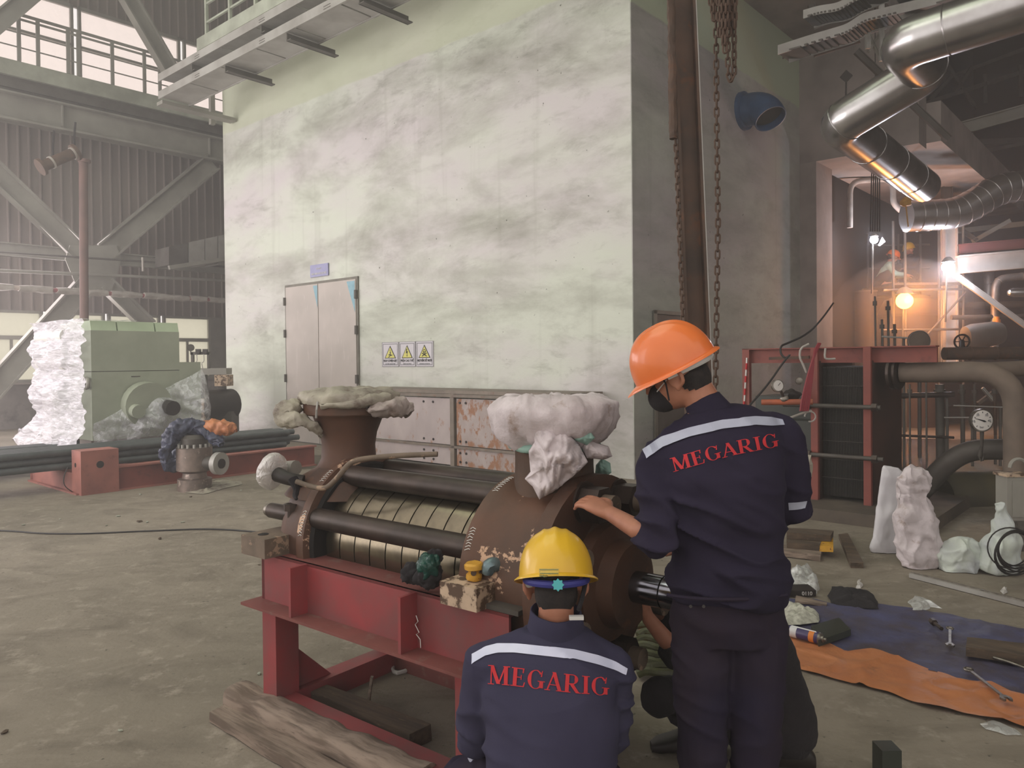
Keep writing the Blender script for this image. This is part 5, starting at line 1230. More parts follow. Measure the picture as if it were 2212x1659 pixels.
floor_rag('crumpled_film', [(1962, 1302), (1975, 1288), (2000, 1292), (2040, 1316), (2010, 1312), (1990, 1322), (1970, 1318)], .03, M_bag, 'crumpled clear film on bare floor beyond the blue sheet', 'plastic film', seed=6)
floor_rag('small_film', [(1850, 1266), (1858, 1252), (1864, 1262), (1860, 1272), (1850, 1272)], .03, M_bagw, 'tiny scrap of film behind the black rag', 'plastic film', seed=7)
floor_rag('small_film', [(2160, 1278), (2172, 1270), (2176, 1280), (2166, 1284)], .025, M_bagw, 'tiny scrap of film beyond the aluminium section', 'plastic film', seed=8)
floor_rag('clear_sleeve', [(2114, 1562), (2140, 1556), (2200, 1578), (2212, 1590), (2170, 1590), (2130, 1576)], .02, M_bag, 'clear plastic sleeve on the floor below the orange border', 'plastic film', seed=9)
bk = thing('black_level', PZ(1722, 1288, .02), 'flat black box with white digits beside the clear bag', 'box')
m = MB(); a = PZ(1698, 1292, .0); m.box((a.x, a.y, .01), (a.x + .2, a.y + .14, .05)); m.build('case', M_black, bk)
text_mesh('0110', .035, Matrix.Translation(V((a.x + .14, a.y - .001, .018))) @ Matrix.Rotation(R(90), 4, 'X'), M_white, 'digits', bk)
tim('thin_stick', [(1718, 1298), (1785, 1306), (1786, 1302), (1720, 1288)], .01, .015, M_wood, 'thin wooden stick beside the black box')
st_ = thing('dark_block', PZ(1928, 1665), 'dark upright block with a yellow strip at the bottom edge', 'block')
a, b = PD(1906, 1668, 2.85), PD(1948, 1622, 2.85); MB().box((a.x, a.y, 0), (b.x, a.y + .08, b.z)).build('block', M_case, st_)
MB().box((b.x + .001, a.y, 0), (b.x + .03, a.y + .05, .02)).build('yellow_strip', M_yel, st_)
# ================================================================== RIGHT BACKGROUND
def px_r(px, d): return px * d / F
def duct(name, pts, r, label, mat, bands=0, rad=.35, n=24, cat='duct', nf=5):
    pts = fillet(pts, rad, nf) if len(pts) > 2 else [V(p) for p in pts]
    t = thing(name, min(pts, key=lambda p: p.z), label, cat)
    MB().tube(pts, r, n).build('duct_run', mat, t)
    if bands:
        L = 0; nxt = bands
        for a, b in zip(pts, pts[1:]):
            l = (b - a).length
            while L + l >= nxt:
                c = a + (b - a).normalized() * (nxt - L); MB().torus(c, b - a, r, .008, 28, 6).build('seam_band', mat, t); nxt += bands
            L += l
    return t
Y1, Y2 = 9.0, 9.9
dp = [BY(2330, -28, Y1), BY(1950, 96, Y1), BY(2002, 152, Y2), BY(1812, 268, Y2), BX(1995, 402, bY(1812, 268, Y2).x)]
duct('aluminium_duct', dp, .26, 'large aluminium clad duct zigzagging under the roof beside the return wall', M_duct, 1.1, .18, 28)
duct('ribbed_duct', [PD(1958, 468, 15), PD(2062, 462, 15), PD(2110, 438, 15), PD(2155, 408, 15), PD(2245, 398, 15)], px_r(33, 15), 'wavy aluminium duct with ring seams above the work lamps', M_duct, .22, .8, 24)
duct('lagged_pipe', [PD(1836, 492, 16), PD(1836, 392, 16), PD(1928, 386, 16), PD(1930, 440, 16), PD(1946, 455, 16)], px_r(6, 16), 'thin white lagged pipe bending down over the dark bay', M_lagw, 0, .25, 12, 'pipe')
duct('lagged_pipe', [PD(2148, 760, 16), PD(2150, 602, 16), PD(2240, 594, 16)], px_r(8, 16), 'lagged pipe bending at the pale girder end', M_ductd, .5, .25, 14, 'pipe')
duct('lagged_pipe', [PD(2136, 585, 17), PD(2136, 650, 17)], px_r(10, 17), 'short thick lagged pipe dropping below the pale girder', M_ductd, .3, .2, 14, 'pipe')
duct('dark_pipe', [PD(2075, 660, 16.5), PD(2250, 656, 16.5)], px_r(7, 16.5), 'upper dark horizontal pipe under the pale girder', M_steeld, 0, .2, 12, 'pipe')
duct('dark_pipe', [PD(2055, 686, 16), PD(2250, 682, 16)], px_r(5, 16), 'lower dark horizontal pipe crossing behind the white strut', M_steeld, 0, .2, 12, 'pipe')
duct('brown_pipe', [PD(2040, 764, 10.5), PD(2250, 762, 10.5)], px_r(14, 10.5), 'rusty brown pipe lying along the grey pipe loop', M_rust, .35, .2, 14, 'pipe')
t = thing('vessel_end', PD(2190, 640, 15), 'rounded silvery vessel end at the edge of the picture', 'vessel')
MB().lathe([(.02, -.1), (.06, -.08), (.09, 0), (.095, .6)], PD(2188, 632, 15), (1, 0, 0), 20).build('shell', M_duct, t)
single('orange_vessel', MB().cyl(PD(2153, 738, 15.5), PD(2153, 690, 15.5), .07, n=16).cyl(PD(2153, 690, 15.5), PD(2153, 684, 15.5), .05, n=16), M_oran, 'small orange cylinder hanging below the dark pipes', 'cylinder')
single('dark_vessel', MB().lathe([(.05, 0), (.2, .05), (.24, .2), (.24, .6), (.2, .75), (.05, .8)], PD(2080, 728, 15), (1, 0, .1), 18), M_steeld, 'dark horizontal vessel beside the orange cylinder', 'vessel')
# --- girders and struts
def mem(name, p0, p1, wpx, d0, label, mat=M_steelg, d1=None, cat='girder', dep=.5, ib=True):
    d1 = d1 or d0; a, b = PD(*p0, d0), PD(*p1, d1); wd = px_r(wpx, (d0 + d1) / 2)
    t = thing(name, a if a.z < b.z else b, label, cat); d = (b - a).normalized(); sd = d.cross(V((0, 1, 0))).normalized()
    MB().beam(a, b, .03, wd, sd).build('web', mat, t)
    for s in (-1, 1): MB().beam(a + sd * s * wd * .46, b + sd * s * wd * .46, max(.05, wd * dep), wd * .08 + .008, sd).build('flange', mat, t)
    return t
mem('pale_girder', (2070, 572), (2260, 556), 38, 16, 'pale girder lit by the white work lamp', M_brace)
mem('red_girder', (2072, 538), (2260, 522), 20, 16.1, 'dull red girder lying directly on the pale girder', pm('dull_red_girder', S(132, 74, 70), S(110, 66, 62), 2, rough=.7))
mem('white_strut', (2066, 596), (2252, 730), 11, 15.6, 'thin white strut slanting down from the white lamp', M_brace, cat='strut')
mem('pale_column', (2052, 470), (2054, 800), 26, 16.4, 'pale steel column behind the right work lamp', M_brace, cat='column')
mem('pale_column', (2037, 490), (2038, 800), 9, 16.6, 'narrow pale column beside the wider one at the lamp', M_brace, cat='column')
mem('slim_strut', (2100, 522), (2182, 476), 8, 16.5, 'slim strut rising from the red girder to the ribbed duct', M_steelg, cat='strut')
mem('slim_strut', (2052, 480), (2110, 520), 8, 16.5, 'slim strut falling from the ribbed duct to the red girder', M_steeld, cat='strut')
mem('pipe_rack_beam', (2060, 500), (2260, 478), 10, 17, 'horizontal rack beam behind the ribbed duct', M_steelg)
mem('roof_post', (2044, 280), (2046, 480), 20, 17, 'steel post rising from the ribbed duct to the roof trusses', M_steeld, cat='column')
mem('roof_post', (2078, 300), (2080, 470), 16, 19, 'second post behind the roof girder junction', M_steeld, cat='column')
mem('roof_girder', (2052, 284), (2290, 218), 26, 17, 'pale roof girder running out at the edge under the trusses', M_steelg)
mem('roof_girder', (1990, 312), (2290, 300), 12, 21, 'dark lower roof girder behind the pale one', M_steeld)
mem('roof_girder', (1985, 352), (2290, 296), 7, 20, 'thin dark roof girder under the lower one', M_steeld)
mem('roof_truss', (1960, 236), (2290, 128), 8, 22, 'lower chord of the dark roof truss', M_steeld, cat='truss')
mem('roof_truss', (1990, 190), (2290, 76), 7, 22.2, 'middle chord of the dark roof truss', M_steeld, cat='truss')
mem('roof_truss', (2030, 120), (2290, 40), 7, 22.4, 'upper chord of the dark roof truss behind the duct', M_steeld, cat='truss')
for i, (a, b, lb) in enumerate((((2010, 215), (2060, 160), 'first'), ((2060, 205), (2100, 145), 'second'), ((2128, 160), (2130, 222), 'third'), ((2204, 140), (2206, 210), 'fourth'), ((2030, 115), (2110, 235), 'fifth'))):
    mem('truss_web', a, b, 7, 22, lb + ' web member of the dark roof truss, counted from the duct elbow', M_steeld, cat='truss member')
mem('long_brace', (1850, 110), (2050, 300), 14, 12.5, 'dark steel brace falling behind the duct towards the roof post', M_steeld, cat='brace')
mem('tray_beam', (1690, 120), (1915, 55), 12, 11, 'dark beam carrying the curved cable tray', M_steeld)
mem('rusty_beam', (1758, 118), (1856, 88), 10, 11.4, 'short rusty beam under the curved cable tray', M_rust)
mem('dark_rafter', (1752, 10), (1768, 60), 14, 11.6, 'short dark rafter behind the cable tray bend', M_steeld)
mem('soffit_beam', (1930, 262), (1990, 240), 10, 13.5, 'short dark beam below the inclined duct', M_steeld)
for x, y0, y1 in ((1904, -20, 132), (1874, 68, 105), (1918, 110, 160)):
    mem('hanger_post', (x, y0), (x + 1, y1), 8, 10.8, {1904: 'pale hanger post crossing the cable tray', 1874: 'short pale hanger under the cable tray', 1918: 'thin hanger beside the duct elbow'}[x], M_galv, cat='hanger', dep=.6)
for a, b, lb in (((1876, 72), (1902, 128), 'rising'), ((1902, 70), (1876, 112), 'falling')): mem('cross_tie', a, b, 4, 10.9, lb + ' diagonal of the hanger frame beside the duct', M_steelg, cat='brace')
# curved two-level cable tray
def ribbon(pts, d, hpx, label):
    t = thing('curved_cable_tray', PD(*pts[0], d), label, 'cable tray'); P3 = fillet([PD(x, y, d) for x, y in pts], .5, 4); h = px_r(hpx, d)
    dn = V((.66, .75, 0)) * .38
    m = MB(); vs = []; 
    for p in P3: vs += [p, p + V((0, 0, h))]
    k = len(P3); m.add(vs + [v + dn * .04 for v in vs], [(2 * i, 2 * i + 2, 2 * i + 3, 2 * i + 1) for i in range(k - 1)] + [(2 * k + 2 * i, 2 * k + 2 * i + 1, 2 * k + 2 * i + 3, 2 * k + 2 * i + 2) for i in range(k - 1)] + [(2 * i + 1, 2 * i + 3, 2 * k + 2 * i + 3, 2 * k + 2 * i + 1) for i in range(k - 1)] + [(2 * i, 2 * k + 2 * i, 2 * k + 2 * i + 2, 2 * i + 2) for i in range(k - 1)])
    m.build('side_rail', M_galv, t)
    m = MB(); m.add([v + dn for v in vs] + [v + dn * 1.04 for v in vs], [(2 * i, 2 * i + 2, 2 * i + 3, 2 * i + 1) for i in range(k - 1)] + [(2 * k + 2 * i, 2 * k + 2 * i + 1, 2 * k + 2 * i + 3, 2 * k + 2 * i + 2) for i in range(k - 1)]); m.build('side_rail', M_galv, t)
    for i in range(0, k - 1):
        c = P3[i].lerp(P3[i + 1], .5); MB().beam(c + V((0, 0, .02)), c + dn + V((0, 0, .02)), (P3[i + 1] - P3[i]).length * .96, .02).build('rung', M_steeld, t)
    return t
ribbon([(1680, 118), (1760, 92), (1830, 72), (1862, 48), (1912, 36), (2110, -12)], 10.2, 20, 'lower level of the bent cable tray at the top beside the duct')
ribbon([(1735, 40), (1768, 30), (1812, 24), (1846, 2), (1900, -18)], 10.0, 18, 'upper level of the bent cable tray at the top beside the duct')
# hoists
h1 = thing('chain_hoist', PD(1891, 480, 13), 'red chain hoist block hanging with long falls in front of the bay', 'hoist')
MB().cyl(PD(1891, 322, 12.95), PD(1891, 322, 13.12), .09, n=16).build('block', pm('hoist_red', S(120, 48, 42), rough=.6), h1)
MB().cyl(PD(1889, 306, 13), PD(1891, 245, 13), .02, n=8).build('hook_rod', M_black, h1); q = PD(1891, 245, 13); MB().cyl(q, V((q.x, q.y, 7.49)), .008, n=6).build('suspension', M_black, h1)
for k in range(5): MB().cyl(PD(1884 + k * 4, 330, 13), PD(1880 + k * 5, 500, 13), .010, n=6).build('fall', M_black, h1)
h2 = thing('chain_hoist', PD(1957, 450, 14), 'yellow chain hoist hanging before the wavy duct', 'hoist')
crumple(MB().ell(PD(1957, 436, 14), .1, .07, .1), .03, 9, seed=2).build('block', M_yel, h2)
q = PD(1958, 425, 14); MB().cyl(q, V((q.x, q.y, 7.49)), .022, n=8).build('suspension', M_black, h2)
MB().cyl(PD(1957, 444, 14), PD(1962, 490, 14), .012, n=6).build('load_chain', M_yel, h2)
h3 = thing('duct_hanger', PD(1827, 228, 10.5), 'thin turnbuckle rod hanging from a wall plate above the duct', 'hanger')
MB().cyl(PD(1827, 222, 10.5), PD(1828, 166, 10.5), .012, n=8).build('rod', M_black, h3); MB().cyl(PD(1828, 166, 10.45), PD(1828, 164, 10.6), .08, n=4).build('plate', M_black, h3)
MB().torus(PD(1827, 218, 10.5), (0, 1, 0), .03, .008, 14, 6).build('eye', M_black, h3)
# --- tower with platform, lamps and two people
VF = 17.5
tv = thing('brown_vessel', PZ(1960, 918), 'tall brown vessel glowing orange under the hot lamp', 'vessel')
c = PD(1962, 700, VF); M_vess = pm('brown_vessel_paint', S(88, 64, 50), S(70, 52, 42), 2, rough=.6)
MB().lathe([(.7, 0), (.7, 2.6), (.55, 2.9), (.3, 3.0)], (c.x + .15, c.y + .2, 0), n=36).build('shell', M_vess, tv)
MB().lathe([(.74, 2.5), (.74, 2.56)], (c.x + .15, c.y + .2, 0), n=36).build('ring', M_vess, tv)
tk = thing('pale_tank', PD(1868, 740, 17), 'pale upright tank to the side of the glowing vessel', 'tank')
q = PD(1870, 632, 17); MB().cyl((q.x, q.y, 0), q, px_r(22, 17), n=28).build('shell', pm('brown_tank', S(92, 76, 64), S(74, 62, 54), 2, rough=.7), tk)
MB().cyl(q, q + V((0, 0, .04)), px_r(24, 17), n=28).build('rim', M_greyp, tk)
pf = thing('work_platform', PD(1960, 625, 17), 'scaffold work platform above the glowing vessel', 'platform')
zp = PD(1960, 618, 17).z; xa, xb_ = PD(1888, 618, 17).x, PD(2038, 618, 17).x
for k in range(8): MB().box((xa, 16.2 + k * .22, zp - .05), (xb_, 16.4 + k * .22, zp)).build('plank', M_woodd, pf)
for x in (xa + .03, PD(1896, 618, 17).x + .2, PD(1985, 600, 17).x, xb_ - .03):
    for y in (16.2, 17.9): MB().cyl((x, y, 0), (x, y, zp + 1.3), .028, n=8).build('standard', M_steeld, pf)
for z in (zp - .15, zp + .5, zp + 1.05, zp - 1.0, zp - 1.9):
    for y in (16.17, 17.93):
        if z > zp and y < 17: continue
        MB().cyl((xa - .2, y, z), (xb_ + .2, y, z), .024, n=8).build('ledger', M_steeld, pf)
MB().cyl((xa, 16.15, zp - 1.9), (xb_, 16.15, zp - .2), .022, n=8).build('brace', M_steeld, pf)
def lamp(px, py, d, rad, ecol, es, pcol, pw_, label, orange=False):
    c = PD(px, py, d); t = thing('work_lamp', c - V((0, 0, .4)), label, 'lamp')
    MB().ell(c, rad, rad, rad, n=16).build('bulb', emis('lamp_glow_%d' % px, ecol, es), t)
    MB().lathe([(rad * 1.05, rad * .85), (rad * .6, rad * 1.5), (rad * .3, rad * 1.7)], c, (0, 0, 1), 16, caps=False).build('shade', M_steeld, t)
    MB().cyl(c - V((0, -.05, 0)), c + V((0, .1, -1.1)), .02, n=8).build('stand', M_steeld, t)
    l = bpy.data.lights.new('lamp_light', 'POINT'); l.energy = pw_; l.color = pcol; l.shadow_soft_size = rad
    o = bpy.data.objects.new('lamp_light', l); COL.objects.link(o); o.location = c + V((0, -rad * 1.6, 0)); return t
lamp(1954, 650, 16.0, .17, (1, .46, .055, 1), 13, (1, .38, .10), 240, 'hot orange work lamp glowing under the platform')
lamp(1888, 518, 15.8, .08, (.75, .8, 1, 1), 60, (.85, .88, 1), 60, 'small white work lamp at the edge of the platform')
lamp(2048, 577, 15.4, .12, (.78, .8, 1, 1), 60, (.85, .88, 1), 120, 'bright white work lamp before the pale column')
single('lamp_card', MB().prism([PD(x, y, 15.9) for x, y in ((1897, 530), (1906, 512), (1913, 522), (1900, 532))], (0, .01, 0)), M_white, 'small white sheet clipped beside the small lamp', 'sheet')
rd = thing('round_disc', PD(1985, 756, 12), 'round dull disc mounted before the glowing vessel', 'disc')
MB().lathe([(0, 0), (.15, 0), (.17, .01), (.17, .04)], PD(1986, 737, 12), (.1, 1, 0), 30).build('disc', M_greyp, rd)
MB().torus(PD(1986, 737, 11.99), (.1, 1, 0), .165, .008, 30, 6).build('rim', M_ductd, rd)
q = PD(1986, 758, 12.05); MB().cyl((q.x, q.y, 0), q, .03, n=8).build('stem', M_steeld, rd)
# pipework and valves cluttering the bay between the heat exchanger and the tower
rs = random.Random(11)
names = ['thin', 'slim', 'short', 'rusty', 'dark', 'bent', 'narrow', 'oily', 'grey', 'dull']
clut = [((1890, 640), (1892, 780), 4), ((1905, 690), (1907, 780), 5), ((1918, 650), (1920, 790), 5), ((1932, 700), (1934, 800), 6), ((2000, 760), (2002, 990), 4), ((2030, 830), (2032, 1000), 18), ((2078, 830), (2080, 960), 9), ((2105, 830), (2106, 960), 6), ((1965, 830), (1966, 1000), 4), ((2148, 830), (2150, 940), 6)]
for i, (a, b, w_) in enumerate(clut):
    dd = 10.5 + (i % 4) * .7
    t = thing('bay_pipe', PD(*b, dd), ['thin pipe close to the pale tank', 'slim pipe with a collar under the small lamp', 'upright pipe lit orange near the vessel', 'stub pipe rising behind the heat exchanger', 'thin post below the round disc', 'thick dark post under the grey pipe', 'dark pipe behind the curved pipe', 'narrow pipe left of the large gauge', 'thin post before the wet floor', 'reddish post behind the large gauge'][i], 'pipe')
    MB().cyl(PD(*b, dd), PD(*a, dd), px_r(w_ / 2, dd), n=12).build('pipe', M_rust if i in (9,) else M_steeld, t)
    q = PD(a[0], a[1] + 20, dd); MB().cyl(q, q + V((0, 0, .06)), px_r(w_ / 2 + 2.5, dd), n=12).build('collar', M_steeld, t)
    q = PD(*b, dd)
    if q.z > 0: MB().cyl((q.x, q.y, 0), q, px_r(w_ / 2, dd), n=10).build('lower_pipe', M_steeld, t)
for i, (a, b, w_, lb) in enumerate((((1945, 855), (2060, 852), 12, 'dark horizontal pipe behind the heat exchanger flange'), ((1930, 940), (2060, 945), 6, 'thin rail above the wet patch'), ((2060, 876), (2175, 880), 3, 'thin bright rail behind the large gauge'), ((2040, 902), (2110, 902), 3, 'thin rail just before the large gauge'), ((1885, 752), (1940, 752), 7, 'lit cross pipe near the pale tank'), ((1905, 727), (1960, 730), 4, 'thin lit cross pipe under the lamp'))):
    t = thing('cross_pipe', PD(*a, 11), lb, 'pipe'); MB().cyl(PD(*a, 11), PD(*b, 11), px_r(w_ / 2, 11), n=10).build('pipe', M_rod if i < 2 else M_galv, t)
    q = PD(*a, 11).lerp(PD(*b, 11), .9); MB().cyl((q.x, q.y + .03, 0), q + V((0, .03, 0)), .02, n=8).build('support', M_steeld, t)
mem('x_strut', (2122, 838), (2146, 866), 4, 11.5, 'thin diagonal strut beside the reddish post', M_galv, cat='strut')
mem('x_strut', (2112, 872), (2146, 846), 5, 11.6, 'wider pale diagonal strut beside the reddish post', M_greyp, cat='strut')
vw = thing('gate_valve', PD(2078, 752, 11), 'dark valve handwheel on the rusty brown pipe', 'valve')
MB().torus(PD(2078, 738, 11), (.2, 1, .1), .1, .014, 20, 6).build('rim', M_black, vw); MB().cyl(PD(2078, 738, 11), PD(2078, 772, 10.6), .035, n=10).build('bonnet', M_black, vw)
for k in range(3): MB().beam(PD(2078, 738, 11) + V((.1 * math.cos(k * 1.05), 0, .1 * math.sin(k * 1.05))), PD(2078, 738, 11) - V((.1 * math.cos(k * 1.05), 0, .1 * math.sin(k * 1.05))), .012, .012).build('spoke', M_black, vw)
# wet floor that mirrors the lamp, and grating bars before it
m = MB(); a, b = PZ(1920, 1014, .004), PZ(2024, 1014, .004); c_, d_ = PZ(2040, 948, .004), PZ(1915, 948, .004); m.add([a, b, c_, d_], [(0, 1, 2, 3)])
wet = NT('wet_floor'); wet.col(S(70, 54, 44)); wet.set(.12, 0); wet.bump(wet.noise(9, 3, wet.mapping((1, 5, 1))), .7, .05)
tag(m.build('puddle', wet.m), 'dark oily puddle on the floor reflecting the orange lamp', 'puddle')
# unseen orange light added low behind the posts to make the puddle glow
l = bpy.data.lights.new('puddle_glow_light', 'AREA'); l.size = .5; l.energy = 9; l.color = (1, .45, .16)
o = bpy.data.objects.new('puddle_glow_light', l); COL.objects.link(o); o.location = PD(1965, 875, 15); o.rotation_euler = (R(80), 0, 0)
# ================================================================== PEOPLE
def remeshed(mb, voxel, smooth=4, fold=None):
    """join overlapping closed shapes into one continuous skin"""
    me = bpy.data.meshes.new('tmp'); me.from_pydata([tuple(p) for p in mb.v], [], mb.f)
    bm = bmesh.new(); bm.from_mesh(me); bmesh.ops.recalc_face_normals(bm, faces=bm.faces); bm.to_mesh(me); bm.free()
    o = bpy.data.objects.new('tmp', me); COL.objects.link(o)
    r = o.modifiers.new('r', 'REMESH'); r.mode = 'VOXEL'; r.voxel_size = voxel
    if smooth: s = o.modifiers.new('s', 'SMOOTH'); s.iterations = smooth; s.factor = .5
    bpy.context.view_layer.update()
    m2 = bpy.data.meshes.new_from_object(o.evaluated_get(bpy.context.evaluated_depsgraph_get()))
    bpy.data.objects.remove(o)
    n = len(m2.vertices); co = np.empty(n * 3); no = np.empty(n * 3)
    m2.vertices.foreach_get('co', co); m2.vertices.foreach_get('normal', no) if False else None
    co = co.reshape(-1, 3); no = np.array([tuple(v.normal) for v in m2.vertices])
    if fold:
        d = np.array([fold(V(c), V(k)) for c, k in zip(co, no)])
        co = co + no * d[:, None]
    out = MB(); out.v = [V(c) for c in co]; out.f = [tuple(p.vertices) for p in m2.polygons]
    bpy.data.meshes.remove(m2); return out
def limb(m, pts, rs, n=16, sub=2):
    pts = [V(p) for p in pts]
    m.tube(pts, rs, n, sm=sub)
    for p, r in zip(pts, rs): m.ell(p, r * .97, n=12)
def hand(m, wr, d, back, s=1.0, side=1, curl=.5):
    """palm, four fingers and a thumb; d points along the hand, back is the normal of its back"""
    d = V(d).normalized(); back = (V(back) - d * V(back).dot(d)).normalized(); sd = d.cross(back) * side
    L, W_ = .092 * s, .041 * s
    m.loft([(wr, sd * .027 * s, back * .02 * s), (wr + d * L * .35, sd * .036 * s, back * .018 * s), (wr + d * L * .8, sd * W_, back * .015 * s), (wr + d * L, sd * W_ * .95, back * .012 * s)], 16, 2.6)
    for k, (ln, off) in enumerate(((.070, -.75), (.080, -.25), (.075, .25), (.058, .72))):
        b = wr + d * L * .93 + sd * (W_ * off); p = [b]; a = 0
        for j, f in enumerate((.45, .3, .25)):
            a += curl * (.55 + .25 * j); dir_ = d * math.cos(a) - back * math.sin(a); p.append(p[-1] + dir_ * ln * s * f)
        r = .0092 * s; m.tube([wr + d * L * .6 + sd * (W_ * off * .9)] + p, [r * 1.05, r * 1.05, r, r * .9, r * .75], 10, sm=1); m.ell(p[-1], r * .78, n=8)
    b = wr + d * L * .3 - sd * W_ * .75; p1 = b + (d * .6 - sd * .75 - back * .2).normalized() * .032 * s; p2 = p1 + (d * .85 - sd * .35 - back * .35).normalized() * .03 * s; p3 = p2 + (d * .9 - back * .4).normalized() * .022 * s
    m.tube([b + sd * .01, b, p1, p2, p3], [.013 * s, .0135 * s, .012 * s, .0105 * s, .0085 * s], 10, sm=1); m.ell(p3, .0087 * s, n=8)
def head_mesh(m, T):
    A = T.to_3x3(); q = lambda x, y, z: T @ V((x, y, z))
    m.ell(q(0, -.012, .035), .076, .097, .088, A, 22); m.ell(q(0, .018, -.035), .060, .072, .075, A, 20); m.ell(q(0, .045, -.075), .036, .036, .03, A, 14)
    m.ell(q(0, -.03, -.03), .062, .062, .07, A, 16)
    m.tube([q(0, .092, .02), q(0, .108, -.012), q(0, .112, -.024)], [.009, .012, .013], 10, sm=1); m.ell(q(.011, .1, -.028), .008, n=8); m.ell(q(-.011, .1, -.028), .008, n=8)
    m.ell(q(0, .088, -.053), .022, .010, .006, A, 12); m.ell(q(0, .086, -.062), .018, .011, .007, A, 12)
    m.tube([q(-.05, .085, .032), q(0, .098, .036), q(.05, .085, .032)], [.007, .009, .007], 8, sm=1)
    for s in (-1, 1):
        m.torus(q(s * .084, -.010, -.006), A @ V((1, s * .45, 0)), .026, .0075, 20, 8); m.ell(q(s * .078, -.006, -.006), .007, .020, .028, A, 12); m.ell(q(s * .08, -.002, -.036), .009, .010, .013, A, 10)
def head_extras(T, parent, hair=M_hair, eyes=True, hair_amp=.0015):
    A = T.to_3x3(); q = lambda x, y, z: T @ V((x, y, z))
    m = MB(); b = MB().ell(V((0, 0, 0)), .079, .098, .091, None, 40)
    hv, hf = [], []
    for p in b.v: hv.append(p)
    keep = lambda p: (p.y < .045 + (p.z) * .35) and p.z > -.05 - (.0 if p.y < -.02 else 0) and not (p.z < .01 and p.y > -.03)
    hf = [f for f in b.f if all(keep(hv[i]) for i in f)]
    used = sorted({i for f in hf for i in f}); mp = {k: i for i, k in enumerate(used)}
    m.add([q(hv[k].x, hv[k].y - .012, hv[k].z + .035) for k in used], [tuple(mp[i] for i in f) for f in hf])
    o = m.build('hair', hair, parent, angle=0); s = o.modifiers.new('t', 'SOLIDIFY'); s.thickness = .012; s.offset = -.6
    # nape hair
    b2 = MB().ell(V((0, -.031, -.03)), .0645, .065, .072, None, 40); f2 = [f for f in b2.f if all(b2.v[i].z > -.082 + max(0, b2.v[i].y + .05) * .6 and b2.v[i].y < -.005 for i in f)]
    us = sorted({i for f in f2 for i in f}); mp = {k: i for i, k in enumerate(us)}; m = MB(); m.add([T @ b2.v[k] for k in us], [tuple(mp[i] for i in f) for f in f2]); m.build('nape_hair', hair, parent, angle=0)
    if eyes:
        for s_ in (-1, 1):
            e = MB().ell(q(s_ * .031, .078, .012), .0125, n=12).build('eye', M_white, parent)
            MB().ell(q(s_ * .031, .0885, .012), .005, n=8).build('iris', M_ink, e)
def helmet(T, mat, parent, name='hard_hat', scratch=True):
    vs, fs = [], []; n, k = 56, 18
    for j in range(k + 1):
        th = (math.pi / 2) * (1 - j / k) if j < k else 0
        for i in range(n):
            a = 2 * math.pi * i / n; ca, sa = math.cos(a), math.sin(a)
            if j <= k:
                ex = .85
                r = abs(math.cos(th)) ** ex; z = .142 * abs(math.sin(th)) ** .92
                x, y = .112 * r * ca, .138 * r * sa
                rid = math.exp(-(x / .012) ** 2) + .7 * math.exp(-((abs(x) - .034) / .007) ** 2)
                z += .006 * rid * (math.sin(th) ** .5 if th > .25 else 0); 
                vs.append(V((x, y, z)))
    # brim
    for (dr, dz) in ((.006, -.002), (.014, -.008), (.015, -.012), (.010, -.012)):
        for i in range(n):
            a = 2 * math.pi * i / n; ca, sa = math.cos(a), math.sin(a); pk = max(0, sa) ** 6 * (dr / .015)
            vs.append(V(((.112 + dr) * ca, (.138 + dr) * sa + .032 * pk, dz - .012 * pk)))
    tot = k + 1 + 4
    fs = [(j * n + i, j * n + (i + 1) % n, (j + 1) * n + (i + 1) % n, (j + 1) * n + i) for j in range(tot - 1) for i in range(n)]
    o = MB(T).add(vs, fs).build(name, mat, parent, angle=50)
    s = o.modifiers.new('t', 'SOLIDIFY'); s.thickness = .003; s.offset = -1
    return o
def basis(c, f, up):
    f = V(f).normalized(); up = (V(up) - f * V(up).dot(f)).normalized(); r = f.cross(up)
    return Matrix(((r.x, f.x, up.x, c.x), (r.y, f.y, up.y, c.y), (r.z, f.z, up.z, c.z), (0, 0, 0, 1)))
def cloth_fold(amp, seed, zones=()):
    def g(p, n):
        d = 0
        w = .35
        for (c, r, k) in zones: w += k * math.exp(-((p - c).length / r) ** 2)
        q = V((p.x * 5 + p.z * 2, p.y * 5, p.z * 13 + p.x * 4))
        v = noise.noise(q + V((seed, 0, 0))); r1 = (1 - abs(v) * 2.2); r1 = max(0, r1) ** 2
        v2 = noise.noise(p * 9 + V((0, seed, 0)))
        return amp * w * (r1 - .35 + .5 * v2)
    return g
def foot(m, an, toe, r=.042, sole=0):
    an, toe = V(an), V(toe); d = (toe - an); d.z = 0; d = d.normalized(); sd = V((-d.y, d.x, 0)); h = an.z
    z0 = max(0, min(an.z, toe.z) - .075) if sole == 0 else sole
    g = lambda t, hw, hh: ((V((an.x, an.y, 0)) + d * t) + V((0, 0, z0 + hh / 2 + .001)), sd * hw, V((0, 0, hh / 2)))
    m.loft([g(-.075, .025, .05), g(-.06, .036, .07), g(-.01, .042, .095), g(.06, .042, .085), g(.12, .048, .06), (g(.17, .044, .045)), g(.195, .025, .03)], 18, 2.8)
